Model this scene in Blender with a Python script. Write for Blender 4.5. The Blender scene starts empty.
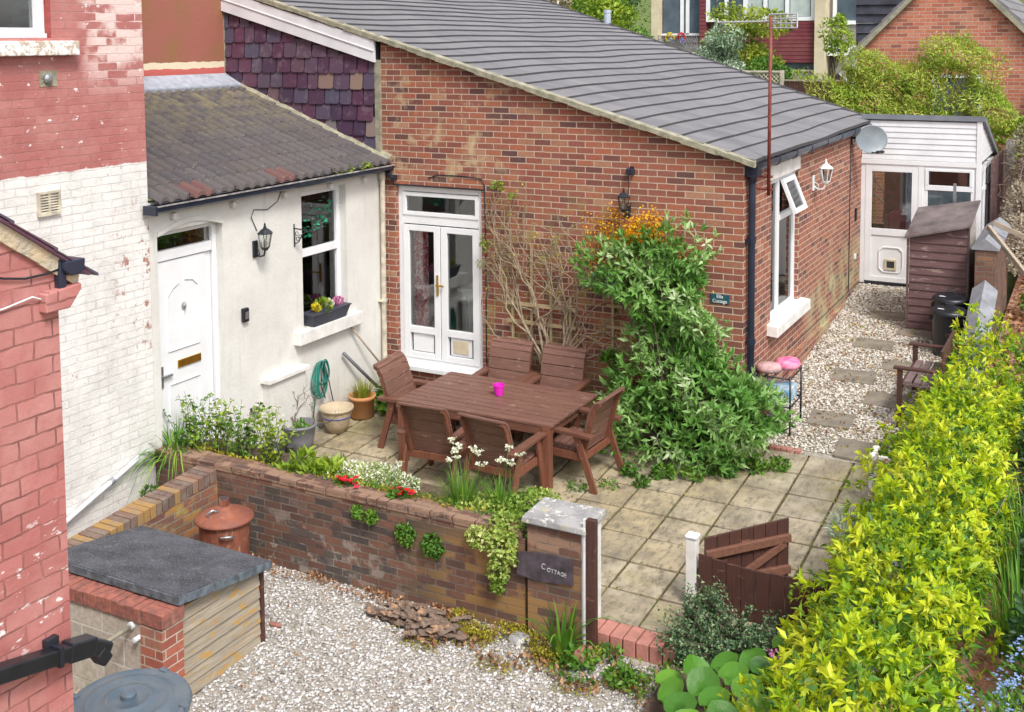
import bpy, math, random
import numpy as np
from mathutils import Vector, Matrix
random.seed(7); RN=np.random.default_rng(11)
R=math.radians
sc=bpy.context.scene; COL=sc.collection
# ------------------------------------------------------------------ materials
class NT:
    def __init__(s,name):
        s.m=bpy.data.materials.new(name); s.m.use_nodes=True; s.t=s.m.node_tree; s.t.nodes.clear()
        s.out=s.n('ShaderNodeOutputMaterial'); s.b=s.n('ShaderNodeBsdfPrincipled')
        s.l(s.b.outputs[0],s.out.inputs[0]); s._g=None
    def n(s,t,**k):
        o=s.t.nodes.new(t)
        for a,v in k.items(): setattr(o,a,v)
        return o
    def l(s,a,b): s.t.links.new(a,b)
    def put(s,sock,v):
        if hasattr(v,'is_output') or isinstance(v,bpy.types.NodeSocket): s.l(v,sock)
        elif isinstance(v,(tuple,list)) and len(v)==3 and sock.type=='RGBA': sock.default_value=(*v,1)
        else: sock.default_value=v
    def obj(s): return s.n('ShaderNodeTexCoord').outputs['Object']
    def pos(s): return s.n('ShaderNodeNewGeometry').outputs['Position']
    def uv(s): return s.n('ShaderNodeTexCoord').outputs['UV']
    def noise(s,vec,scale,detail=3,rough=.55,dist=0,out=0):
        n=s.n('ShaderNodeTexNoise'); s.l(vec,n.inputs['Vector']); n.inputs['Scale'].default_value=scale
        n.inputs['Detail'].default_value=detail; n.inputs['Roughness'].default_value=rough; n.inputs['Distortion'].default_value=dist
        return n.outputs[out]
    def stretch(s,vec,sc_):
        m=s.n('ShaderNodeMapping'); s.l(vec,m.inputs[0]); m.inputs['Scale'].default_value=sc_; return m.outputs[0]
    def math(s,op,a,b=0.,c=None,clamp=False):
        n=s.n('ShaderNodeMath',operation=op,use_clamp=clamp); s.put(n.inputs[0],a); s.put(n.inputs[1],b)
        if c is not None: s.put(n.inputs[2],c)
        return n.outputs[0]
    def step(s,v,lo,hi,a=0.,b=1.):
        n=s.n('ShaderNodeMapRange'); s.put(n.inputs[0],v)
        for i,x in enumerate((lo,hi,a,b)): n.inputs[1+i].default_value=x
        return n.outputs[0]
    def mix(s,f,a,b,mode='MIX'):
        n=s.n('ShaderNodeMix',data_type='RGBA',blend_type=mode); s.put(n.inputs[0],f); s.put(n.inputs[6],a); s.put(n.inputs[7],b); return n.outputs[2]
    def ramp(s,v,cols,const=False):
        n=s.n('ShaderNodeValToRGB'); s.l(v,n.inputs[0]); e=n.color_ramp.elements
        if const: n.color_ramp.interpolation='CONSTANT'
        k=len(cols)
        for i,c in enumerate(cols):
            p,c=(c if len(c)==2 else (i/(k-1),c))
            if i<2: el=e[i]; el.position=p
            else: el=e.new(p)
            el.color=(*c,1)
        return n.outputs[0]
    def sep(s,vec):
        n=s.n('ShaderNodeSeparateXYZ'); s.l(vec,n.inputs[0]); return n.outputs
    def attr(s,name='rnd'):
        return s.n('ShaderNodeAttribute',attribute_name=name).outputs['Fac']
    def bump(s,h,strength=.4,dist=.01):
        n=s.n('ShaderNodeBump'); n.inputs['Strength'].default_value=strength; n.inputs['Distance'].default_value=dist
        s.l(h,n.inputs['Height']); s.l(n.outputs[0],s.b.inputs['Normal']); return n
    def fin(s,col,rough=.6,**k):
        s.put(s.b.inputs['Base Color'],col); s.put(s.b.inputs['Roughness'],rough)
        for a,v in k.items(): s.put(s.b.inputs[a.replace('_',' ')],v)
        return s.m
def window_mask(m,pos,axis,lo,hi,soft):
    x=m.sep(pos)[axis]
    return m.math('MULTIPLY',m.step(x,lo-soft,lo+soft),m.step(x,hi-soft,hi+soft,1.,0.))
def plain(name,c,rough=.5,var=.12,scale=6,bump=.0,bscale=40,metal=0,c2=None,spec=None):
    m=NT(name); p=m.obj(); f=m.noise(p,scale,4)
    if c2 is None: c2=tuple(x*(1-var*2.2) for x in c)
    col=m.mix(m.step(f,.35,.68),c,c2)
    if bump: m.bump(m.noise(p,bscale,3),bump,.01)
    m.fin(col,rough,Metallic=float(metal))
    if spec is not None: m.b.inputs['Specular IOR Level'].default_value=spec
    return m.m
def brick_base(m,vec,w=.225,h=.075,mortar=.011,wob=.004):
    nv=m.n('ShaderNodeTexNoise'); m.l(vec,nv.inputs['Vector']); nv.inputs['Scale'].default_value=9; nv.inputs['Detail'].default_value=3
    v=m.n('ShaderNodeVectorMath',operation='SCALE'); m.l(nv.outputs['Color'],v.inputs[0]); v.inputs['Scale'].default_value=wob*2
    a=m.n('ShaderNodeVectorMath',operation='ADD'); m.l(vec,a.inputs[0]); m.l(v.outputs[0],a.inputs[1])
    b=m.n('ShaderNodeTexBrick'); m.l(a.outputs[0],b.inputs['Vector']); b.inputs['Scale'].default_value=1
    b.inputs['Brick Width'].default_value=w; b.inputs['Row Height'].default_value=h; b.inputs['Mortar Size'].default_value=mortar/2
    b.inputs['Mortar Smooth'].default_value=.25; b.inputs['Color1'].default_value=(0,0,0,1); b.inputs['Color2'].default_value=(1,1,1,1); b.inputs['Mortar'].default_value=(.5,.5,.5,1)
    return b.outputs['Color'],b.outputs['Fac']
def brick(name,cols,mortar,moss=None,bw=False,mw=.013,bumpd=.008,rough=.85,wh=(.225,.075)):
    m=NT(name); uv=m.uv(); p=m.pos()
    t,fac=brick_base(m,uv,wh[0],wh[1],mortar=mw)
    col=m.ramp(t,cols); n1=m.noise(p,28,4,.6); col=m.mix(m.step(n1,.35,.7,0,.6),col,m.mix(.6,col,(.05,.03,.03)))
    n2=m.noise(p,1.3,4); col=m.mix(m.step(n2,.4,.7,0,.28),col,(.30,.15,.09))
    mc=m.mix(m.noise(p,14,3),mortar,tuple(x*.6 for x in mortar)); col=m.mix(fac,col,mc)
    if moss:
        for (c,thr,sc_,ms) in moss:
            f=m.step(m.noise(p,sc_,5,.65),thr,thr+.16)
            if bw: f=m.step(m.math('ADD',m.math('MULTIPLY',m.noise(p,sc_,5,.65),.7),m.math('MULTIPLY',t,.3)),thr,thr+.05)
            for (ax,lo,hi,so) in ms: f=m.math('MULTIPLY',f,window_mask(m,p,ax,lo,hi,so))
            col=m.mix(m.math('MULTIPLY',f,.85 if bw else 1.),col,c)
    h=m.math('SUBTRACT',m.math('MULTIPLY',m.noise(p,45,3),.35),fac); m.bump(h,.7,bumpd)
    return m.fin(col,rough)
WHITE=(.78,.79,.80)
M={}
M['brick']=brick('red_brown_brick',[(0.,(.10,.045,.048)),(.12,(.21,.07,.052)),(.35,(.36,.108,.064)),(.55,(.25,.085,.065)),(.75,(.41,.13,.068)),(.9,(.32,.13,.08)),(1.,(.45,.24,.145))],(.62,.50,.38),
  moss=[((.27,.23,.08),.50,4.5,[(0,-3.4,-1.0,.35),(2,.2,2.75,.3),(1,-.2,.2,.02)]),((.50,.40,.24),.53,3.0,[(0,-4.9,-3.0,.3),(2,2.6,4.4,.25),(1,-.2,.2,.02)]),((.42,.40,.22),.44,2.4,[(0,-.05,.05,.01),(1,3.2,7,.6),(2,.4,1.45,.3)])])
M['brick_dark']=brick('weathered_dark_brick',[(0.,(.08,.046,.040)),(.4,(.18,.085,.055)),(.7,(.12,.065,.052)),(1.,(.25,.13,.07))],(.19,.155,.12),
  bw=True,wh=(.2,.0685),moss=[((.31,.28,.25),.505,6.5,[(0,-4.9,-1.9,.7),(2,-.5,.30,.22)]),((.055,.045,.04),.53,2.6,[(0,-4.9,-.5,.4)]),((.06,.045,.04),.53,3.4,[(0,-3.4,-1.0,.3),(2,-.1,.6,.1)]),((.30,.17,.06),.5,2.6,[(0,-1.6,-.1,.3),(2,-.2,.5,.1)]),((.30,.185,.125),.47,5,[(2,.55,.7,.02)])])
M['brick_amber']=brick('orange_and_purple_brick',[(0.,(.13,.06,.055)),(.35,(.34,.125,.065)),(.6,(.20,.10,.075)),(.88,(.44,.23,.06)),(1.,(.38,.14,.085))],(.30,.26,.20),
  moss=[((.35,.31,.10),.5,4,[(2,.2,.7,.1)]),((.18,.14,.12),.5,5,[(2,.4,.7,.06)])])
M['brick_new']=brick('bright_orange_red_brick',[(0.,(.34,.075,.055)),(.5,(.50,.13,.08)),(1.,(.44,.19,.13))],(.62,.52,.42),moss=[((.2,.15,.12),.52,9,[(2,.3,.6,.1)])])
M['brick_far']=brick('far_orange_brick',[(0.,(.30,.10,.07)),(.5,(.58,.17,.09)),(1.,(.62,.26,.16))],(.55,.45,.38),mw=.014)
M['brick_step']=plain('pinkish_step_brick',(.47,.20,.165),.85,.25,12,.6,50,c2=(.34,.16,.12))
def painted():
    m=NT('flaking_pink_and_white_masonry_paint'); uv=m.uv(); p=m.pos(); s=m.sep(p)
    t,fac=brick_base(m,uv,w=.235,h=.077,mortar=.012,wob=.012)
    edge=m.math('ADD',s[2],m.math('MULTIPLY',m.noise(p,5,4),.06)); top=m.step(edge,3.575,3.585)
    pink=m.mix(m.step(t,.2,.9),(.38,.13,.12),(.44,.165,.15)); pink=m.mix(m.step(m.noise(p,2.1,5,.6),.38,.66,0,.7),pink,(.50,.24,.215)); pink=m.mix(m.step(m.noise(p,9,5,.7),.45,.7,0,.35),pink,(.36,.10,.09))
    white=m.mix(m.step(m.noise(p,2.5,5),.4,.72),(.80,.785,.76),(.66,.65,.62))
    # bleached bricks in the upper corner
    bl=m.math('MULTIPLY',window_mask(m,p,1,-4.72,-3.9,.12),m.step(s[2],4.2,4.6)); bl=m.math('MULTIPLY',bl,m.step(m.math('ADD',m.math('MULTIPLY',t,.45),m.noise(p,4,4)),.62,.75))
    pink=m.mix(m.math('MULTIPLY',bl,.8),pink,(.80,.66,.62))
    fl=m.step(m.noise(m.stretch(p,(1,1,1.7)),7.5,5,.68),.635,.66); pink=m.mix(fl,pink,(.80,.77,.76))
    ex=m.math('MULTIPLY',window_mask(m,p,1,-4.45,-3.9,.12),window_mask(m,p,2,1.7,3.1,.25)); ex=m.math('MULTIPLY',ex,m.step(m.noise(p,7.5,5,.7),.58,.60))
    white=m.mix(ex,white,(.40,.17,.13))
    white=m.mix(m.step(m.noise(p,8,6,.7),.48,.7,0,.6),white,(.55,.54,.52)); ck=m.noise(m.stretch(p,(1,.55,2.2)),5.5,6,.75,1.2); white=m.mix(m.math('MULTIPLY',m.step(m.math('ABSOLUTE',m.math('SUBTRACT',ck,.5)),.0,.006,1.,0.),m.step(m.noise(p,1.7,3),.5,.6,0,.8)),white,(.30,.25,.22)); white=m.mix(m.step(m.noise(p,13,5,.7),.665,.68,0,.85),white,(.42,.28,.23)); col=m.mix(top,white,pink); col=m.mix(m.math('MULTIPLY',m.math('MULTIPLY',fac,m.step(m.noise(p,3.3,4),.42,.62,.08,.8)),.5),col,m.mix(.6,col,(.26,.20,.18)))
    h=m.math('SUBTRACT',m.math('ADD',m.math('MULTIPLY',m.noise(p,16,6,.65),.9),m.math('MULTIPLY',t,.35)),m.math('MULTIPLY',fac,.55)); m.bump(h,.7,.013)
    return m.fin(col,.6)
M['painted']=painted()
def painted_near():
    m=NT('dusky_pink_painted_brick'); uv=m.uv(); p=m.pos(); s=m.sep(p)
    t,fac=brick_base(m,uv,w=.18,h=.0765,mortar=.010,wob=.012)
    col=m.mix(m.step(t,.2,.9),(.38,.13,.12),(.46,.175,.16)); col=m.mix(m.step(m.noise(p,3,5),.4,.66,0,.75),col,(.54,.27,.245)); col=m.mix(m.step(m.noise(p,14,6,.7),.5,.7,0,.45),col,(.33,.10,.09))
    fl=m.math('MULTIPLY',m.step(m.noise(m.stretch(p,(1,1,2)),11,5,.65),.6,.63),window_mask(m,p,2,2.25,2.75,.1)); col=m.mix(fl,col,(.78,.74,.72))
    jn=m.math('MULTIPLY',fac,m.step(m.noise(p,6,3),.4,.6,.25,.9)); col=m.mix(jn,col,(.20,.08,.07))
    h=m.math('SUBTRACT',m.math('MULTIPLY',m.noise(p,34,6,.7),.8),fac); m.bump(h,.6,.006)
    return m.fin(col,.55)
M['painted_near']=painted_near()
def render_wall(name,c,c2,sc_=1.6,bs=30):
    m=NT(name); p=m.pos(); z=m.sep(p)[2]
    col=m.mix(m.step(m.noise(p,sc_,5,.6),.38,.7),c,c2)
    low=m.math('MULTIPLY',m.step(z,.15,.75,1.,0.),m.step(m.noise(p,5,4),.35,.6)); col=m.mix(m.math('MULTIPLY',low,.35),col,(.45,.42,.33))
    st=m.step(m.noise(m.stretch(p,(5,5,.5)),2.2,4),.56,.75,0,.35); col=m.mix(st,col,tuple(x*.62 for x in c))
    m.bump(m.math('ADD',m.noise(p,bs,4),m.math('MULTIPLY',m.noise(p,3,3),2.)),.35,.012)
    return m.fin(col,.75)
M['cream_render']=render_wall('cream_rendered_wall',(.70,.69,.655),(.60,.58,.545))
def brown_render():
    m=NT('rust_brown_render'); p=m.pos(); z=m.sep(p)[2]
    col=m.mix(m.step(m.noise(p,1.8,5,.6),.4,.66),(.33,.115,.085),(.27,.13,.055))
    zz=m.math('ADD',z,m.math('MULTIPLY',m.noise(p,7,3),.05))
    col=m.mix(m.step(zz,4.47,4.475,1.,0.),col,(.72,.62,.45)); col=m.mix(m.step(zz,4.385,4.39,1.,0.),col,(.52,.12,.10))
    m.bump(m.noise(p,25,4),.4,.012); return m.fin(col,.8)
M['brown_render']=brown_render()
M['upvc']=plain('white_upvc',(.80,.81,.83),.3,.04,3)
M['white_paint']=plain('white_painted_board',(.76,.77,.80),.45,.06,4)
M['white_stone']=plain('white_painted_stone',(.80,.78,.75),.6,.1,7,.3,30)
def flaky():
    m=NT('flaking_white_sill_paint'); p=m.pos(); f=m.step(m.noise(p,16,5,.7),.5,.54)
    m.bump(m.noise(p,30,4),.5,.01); return m.fin(m.mix(f,(.80,.79,.77),(.50,.40,.31)),.65)
M['flaky']=flaky()
def glass(name,tint=(.86,.92,.95),refl=.22):
    m=NT(name); tr=m.n('ShaderNodeBsdfTransparent'); tr.inputs[0].default_value=(*tint,1); g=m.n('ShaderNodeBsdfGlossy'); g.inputs['Roughness'].default_value=.03
    fr=m.n('ShaderNodeFresnel'); fr.inputs[0].default_value=1.5; mx=m.n('ShaderNodeMixShader')
    m.l(m.math('ADD',fr.outputs[0],refl,clamp=True),mx.inputs[0]); m.l(tr.outputs[0],mx.inputs[1]); m.l(g.outputs[0],mx.inputs[2]); m.l(mx.outputs[0],m.out.inputs[0]); return m.m
M['glass']=glass('window_glass',(.93,.96,.97),refl=.05); M['glass_dim']=glass('dim_window_glass',(.35,.42,.48),.28)
M['glass_far']=plain('far_window_glass',(.10,.14,.18),.08,.3,.8)
M['black_iron']=plain('black_iron',(.02,.025,.035),.4,.2,20)
M['navy_plastic']=plain('dark_navy_gutter_plastic',(.022,.03,.055),.3,.2,5)
M['black_plastic']=plain('black_bin_plastic',(.018,.020,.026),.38,.2,8)
M['cream_pipe']=plain('cream_painted_pipe',(.66,.60,.48),.5,.2,9)
M['brass']=plain('brass',(.62,.36,.05),.3,.1,20,metal=.9)
M['chrome']=plain('grey_metal',(.45,.47,.5),.35,.1,20,metal=.8)
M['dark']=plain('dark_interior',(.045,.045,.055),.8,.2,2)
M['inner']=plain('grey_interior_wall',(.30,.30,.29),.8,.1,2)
M['inner_white']=plain('white_interior_furniture',(.62,.63,.64),.5,.05,2)
def wood(name,c,c2,rough=.55,grain=(2.,30.,30.),bump=.25,peel=None):
    m=NT(name); p=m.obj(); g=m.noise(m.stretch(p,grain),2.2,5,.65); r=m.attr()
    col=m.mix(m.step(g,.35,.68),c,c2); col=m.mix(m.math('MULTIPLY',r,.35),col,tuple(x*.55 for x in c))
    if peel: col=m.mix(m.step(m.noise(m.stretch(p,(1,1,3.)),peel[1],5,.65),peel[2],peel[2]+.05),col,peel[0])
    m.bump(g,bump,.006); return m.fin(col,rough)
M['table_wood']=wood('reddish_brown_stained_wood',(.195,.085,.055),(.11,.050,.036),.45)
M['table_top']=wood('worn_brown_tabletop_wood',(.235,.122,.092),(.125,.062,.048),.45,peel=((.32,.20,.165),9,.62))
M['chair_side']=wood('orange_brown_chair_wood',(.235,.088,.050),(.13,.050,.034),.5,(30,30,2))
M['gate_wood']=wood('dark_brown_gate_wood',(.095,.038,.028),(.05,.023,.019),.6,(30,30,2.),peel=((.20,.085,.055),5,.6))
M['shed_wood']=wood('faded_purple_brown_boards',(.155,.085,.085),(.085,.045,.047),.75,(2,2,26),peel=((.24,.17,.15),6,.6))
M['shed_roof']=plain('faded_shed_felt',(.20,.16,.155),.8,.25,4,.4,80)
M['bunker_wood']=wood('peeling_yellow_grey_boards',(.42,.36,.27),(.25,.21,.165),.8,(2,2,24),.5,peel=((.42,.25,.08),5.,.56))
M['old_timber']=wood('weathered_grey_timber',(.42,.34,.26),(.28,.22,.16),.8,(2,20,20))
M['trellis_wood']=wood('mossy_brown_trellis_wood',(.52,.42,.25),(.34,.27,.15),.8)
M['bark']=wood('rotten_bark',(.27,.19,.14),(.09,.065,.055),.95,(3,12,12),1.,peel=((.40,.24,.14),5,.56))
M['twig']=plain('pale_brown_twigs',(.40,.315,.215),.8,.25,14,.4,60)
M['twig_dark']=plain('dark_twigs',(.16,.11,.08),.8,.25,14,.3,60)
def tiles_mat():
    m=NT('grey_concrete_roof_tiles'); p=m.pos(); r=m.attr()
    c=m.mix(m.step(m.noise(p,1.1,5,.6),.35,.7),(.215,.205,.215),(.165,.158,.17)); c=m.mix(m.math('MULTIPLY',r,.45),c,(.115,.112,.122)); c=m.mix(m.step(m.noise(m.stretch(p,(.6,3,1)),2.,5,.7),.5,.7,0,.45),c,(.26,.25,.26)); X_=m.sep(p); cv=m.n('ShaderNodeCombineXYZ'); m.l(X_[1],cv.inputs[0]); m.l(m.math('SUBTRACT',X_[0],.13),cv.inputs[1])
    bt_=m.n('ShaderNodeTexBrick'); m.l(cv.outputs[0],bt_.inputs['Vector']); bt_.inputs['Scale'].default_value=1; bt_.inputs['Brick Width'].default_value=.33; bt_.inputs['Row Height'].default_value=.28859; bt_.inputs['Mortar Size'].default_value=.004; bt_.inputs['Mortar Smooth'].default_value=.3
    c=m.mix(m.math('MULTIPLY',bt_.outputs['Fac'],.55),c,(.05,.05,.055)); c=m.mix(m.step(m.noise(p,11,5,.7),.60,.66,0,.5),c,(.30,.29,.26)); c=m.mix(m.step(r,1.5,1.6),c,(.045,.042,.046))  # tile butts coloured dark: dirt, plus shade of the course overlap put into colour
    c=m.mix(m.step(m.noise(p,60,3),.55,.8,0,.4),c,(.27,.26,.27)); b=m.bump(m.noise(p,70,3),.3,.004)
    return m.fin(c,.72)
M['tiles']=tiles_mat()
def pantile_mat():
    m=NT('mossy_brown_grey_pantiles'); p=m.pos(); r=m.attr(); x=m.sep(p)[0]
    c=m.ramp(r,[(0.,(.07,.063,.07)),(.55,(.095,.084,.088)),(.85,(.085,.072,.072)),(.9,(.125,.06,.058)),(1.,(.135,.062,.06))])
    f=m.math('MULTIPLY',m.step(m.noise(p,5,5,.7),.40,.62),m.step(x,-5.6,-6.9,.10,.9)); c=m.mix(m.math('MULTIPLY',f,.6),c,(.24,.205,.10))
    c=m.mix(m.step(m.noise(p,26,4,.6),.63,.70,0,.45),c,(.34,.31,.22)); m.bump(m.noise(p,50,4),.5,.006); return m.fin(c,.85)
M['pantile']=pantile_mat()
def slate_mat():
    m=NT('purple_wall_slates'); p=m.pos(); r=m.attr()
    c=m.ramp(r,[(0.,(.05,.035,.07)),(.25,(.085,.035,.07)),(.5,(.11,.045,.08)),(.68,(.08,.075,.12)),(.88,(.10,.055,.085)),(.97,(.27,.19,.15)),(1.,(.14,.14,.18))])
    c=m.mix(m.step(m.noise(p,9,5,.65),.54,.70,0,.45),c,(.24,.19,.21)); m.bump(m.noise(p,22,4),.5,.006); return m.fin(c,.5)
M['slate']=slate_mat()
M['felt']=None
def felt():
    m=NT('speckled_mineral_felt'); p=m.pos(); c=m.mix(m.step(m.noise(p,3.5,6,.7),.4,.62),(.085,.088,.105),(.035,.038,.048)); c=m.mix(m.step(m.noise(p,75,4,.7),.54,.68),c,(.22,.22,.235)); c=m.mix(m.step(m.noise(p,6,5,.7),.6,.68,0,.6),c,(.20,.20,.20)); m.bump(m.noise(p,110,3),.9,.008); return m.fin(c,.9)
M['felt']=felt()
M['felt_edge']=plain('blue_grey_felt_edge',(.15,.18,.21),.85,.3,14,.6,60)
M['mortar']=plain('lichened_mortar',(.36,.335,.25),.9,.2,9,.9,50,c2=(.20,.20,.14))
M['lead']=plain('grey_white_lead_flashing',(.40,.43,.50),.6,.15,10,.4,20)
def cap_mat():
    m=NT('lichened_concrete_cap'); p=m.pos(); c=m.mix(m.step(m.noise(p,7,6,.7),.4,.6),(.36,.36,.36),(.22,.22,.22))
    c=m.mix(m.step(m.noise(p,14,5,.7),.56,.6),c,(.55,.54,.50)); c=m.mix(m.step(m.noise(p,5,4),.6,.66,0,.5),c,(.40,.36,.18)); m.bump(m.noise(p,40,5),.6,.008); return m.fin(c,.9)
M['cap']=cap_mat()
def flag_mat():
    m=NT('yellowish_riven_flagstone'); p=m.pos(); r=m.attr()
    c=m.ramp(r,[(0.,(.36,.29,.17)),(.35,(.44,.365,.235)),(.7,(.33,.275,.185)),(1.,(.47,.40,.275))])
    x=m.sep(p)[0]; c=m.mix(m.step(x,-.1,.8,0,.4),c,(.37,.33,.28))
    c=m.mix(m.step(m.noise(p,3.1,6,.7),.42,.62,0,.8),c,(.20,.17,.12)); c=m.mix(m.step(m.noise(m.stretch(p,(2.5,1,1)),8,6,.72),.5,.62,0,.75),c,(.13,.115,.09)); c=m.mix(m.step(m.noise(p,2.,5,.7),.55,.7,0,.5),c,(.55,.49,.38))
    c=m.mix(m.step(m.noise(p,1.1,4),.56,.68,0,.35),c,(.30,.28,.09)); c=m.mix(m.step(m.noise(p,40,4,.7),.6,.7,0,.5),c,(.50,.45,.35))
    m.bump(m.math('ADD',m.noise(m.stretch(p,(1.6,1,1)),13,6,.65),m.math('MULTIPLY',m.noise(p,55,3),.3)),.55,.012); return m.fin(c,.68)
M['flag']=flag_mat()
def soil(name,a,b,moss=None,sc_=14):
    m=NT(name); p=m.pos(); c=m.mix(m.step(m.noise(p,sc_,6,.7),.4,.62),a,b)
    if moss: c=m.mix(m.step(m.noise(p,6,5,.7),.46,.58),c,moss)
    m.bump(m.noise(p,35,6,.7),.9,.025); return m.fin(c,.95)
M['stepstone']=plain('grey_brown_path_slab',(.25,.215,.165),.85,.25,5,.6,30,c2=(.15,.135,.11))
M['soil']=soil('dark_bed_soil',(.085,.055,.038),(.16,.11,.075)); M['joint']=soil('mossy_joint_soil',(.07,.05,.028),(.13,.09,.045),(.12,.13,.025))
M['gravel_bed']=soil('gravel_fines',(.46,.43,.38),(.30,.26,.21),None,40)
M['litter']=soil('red_leaf_litter',(.34,.13,.08),(.18,.09,.06),(.36,.22,.15),25)
M['grassland']=soil('rough_grass_ground',(.09,.13,.03),(.13,.15,.05),None,4)
def stone_mat(name,cols):
    m=NT(name); r=m.attr(); c=m.ramp(r,cols); m.bump(m.noise(m.pos(),140,2),.2,.003); return m.fin(c,.75)
M['gravel_white']=stone_mat('white_limestone_chips',[(0.,(.22,.20,.185)),(.15,(.38,.36,.34)),(.4,(.52,.505,.485)),(.7,(.66,.65,.64)),(.92,(.60,.60,.62)),(1.,(.36,.27,.20))])
M['gravel_tan']=stone_mat('tan_and_grey_gravel',[(0.,(.22,.17,.12)),(.2,(.42,.36,.29)),(.5,(.58,.53,.45)),(.75,(.70,.67,.61)),(.94,(.76,.74,.71)),(1.,(.40,.25,.15))])
def leafm(name,cols,trans=.35,rough=.42,spec=.35):
    m=NT(name); r=m.attr(); c=m.ramp(r,cols); m.fin(c,rough); m.b.inputs['Specular IOR Level'].default_value=spec
    t=m.n('ShaderNodeBsdfTranslucent'); m.l(m.mix(.5,c,(1,1,.3),'MULTIPLY'),t.inputs[0]); mx=m.n('ShaderNodeMixShader'); mx.inputs[0].default_value=trans
    m.l(m.b.outputs[0],mx.inputs[1]); m.l(t.outputs[0],mx.inputs[2]); m.l(mx.outputs[0],m.out.inputs[0]); return m.m
L={}
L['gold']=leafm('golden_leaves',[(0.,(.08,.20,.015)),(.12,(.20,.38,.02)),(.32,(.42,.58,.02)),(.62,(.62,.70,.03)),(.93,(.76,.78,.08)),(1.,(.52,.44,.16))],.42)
L['goldgreen']=leafm('green_gold_leaves',[(0.,(.05,.14,.015)),(.3,(.14,.29,.02)),(.6,(.34,.48,.03)),(.85,(.58,.64,.04)),(1.,(.74,.74,.10))],.4)
L['buddleja']=leafm('grey_green_leaves',[(0.,(.05,.14,.02)),(.3,(.12,.29,.05)),(.6,(.24,.43,.11)),(.8,(.40,.55,.26)),(1.,(.64,.70,.50))],.3)
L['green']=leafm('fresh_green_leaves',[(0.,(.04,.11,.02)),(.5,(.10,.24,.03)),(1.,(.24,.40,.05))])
L['lime']=leafm('lime_green_leaves',[(0.,(.10,.20,.02)),(.5,(.25,.38,.03)),(1.,(.42,.50,.06))])
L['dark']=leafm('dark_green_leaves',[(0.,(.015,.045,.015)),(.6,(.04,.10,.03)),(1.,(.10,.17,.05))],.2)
L['grass']=leafm('grass_blades',[(0.,(.05,.15,.02)),(.6,(.12,.30,.03)),(1.,(.28,.42,.06))],.3)
L['coton']=leafm('small_grey_green_leaves',[(0.,(.03,.08,.035)),(.5,(.08,.17,.07)),(.85,(.20,.31,.14)),(1.,(.40,.48,.30))],.15)
L['variegated']=leafm('cream_edged_green_leaves',[(0.,(.08,.17,.02)),(.4,(.22,.36,.05)),(.7,(.44,.52,.12)),(1.,(.72,.73,.42))],.3)
L['white']=leafm('white_petals',[(0.,(.55,.60,.42)),(.4,(.78,.80,.66)),(1.,(.85,.85,.80))],.3)
L['red']=leafm('red_petals',[(0.,(.55,.01,.02)),(.8,(.75,.03,.03)),(1.,(.75,.05,.25))],.2)
L['pink']=leafm('pink_petals',[(0.,(.60,.15,.40)),(1.,(.78,.35,.60))],.2)
L['blue']=leafm('blue_petals',[(0.,(.20,.32,.72)),(1.,(.42,.55,.85))],.2)
L['orange']=leafm('orange_yellow_leaves',[(0.,(.72,.27,.01)),(.5,(.80,.43,.01)),(1.,(.80,.60,.03))],.3)
L['yellow']=leafm('yellow_petals',[(0.,(.70,.50,.02)),(1.,(.78,.68,.05))],.2)
L['bamboo']=leafm('yellow_green_bamboo_leaves',[(0.,(.16,.27,.03)),(.4,(.34,.47,.05)),(.8,(.54,.60,.12)),(1.,(.64,.58,.20))],.35)
L['silver']=leafm('silver_green_leaves',[(0.,(.12,.20,.10)),(.5,(.30,.42,.28)),(1.,(.50,.58,.46))],.2)
L['moss']=leafm('yellow_green_moss',[(0.,(.12,.10,.02)),(.5,(.30,.27,.02)),(1.,(.42,.38,.04))],.1)
L['deadivy']=leafm('dry_grey_ivy',[(0.,(.16,.12,.08)),(.5,(.36,.30,.22)),(1.,(.52,.47,.38))],.1)
L['bergenia']=leafm('glossy_round_leaves',[(0.,(.05,.18,.02)),(.5,(.12,.32,.03)),(1.,(.26,.46,.05))],.25,.3,.5)
L['brownleaf']=leafm('dry_brown_leaves',[(0.,(.14,.06,.03)),(.6,(.34,.17,.08)),(1.,(.48,.30,.16))],.1)
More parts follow.
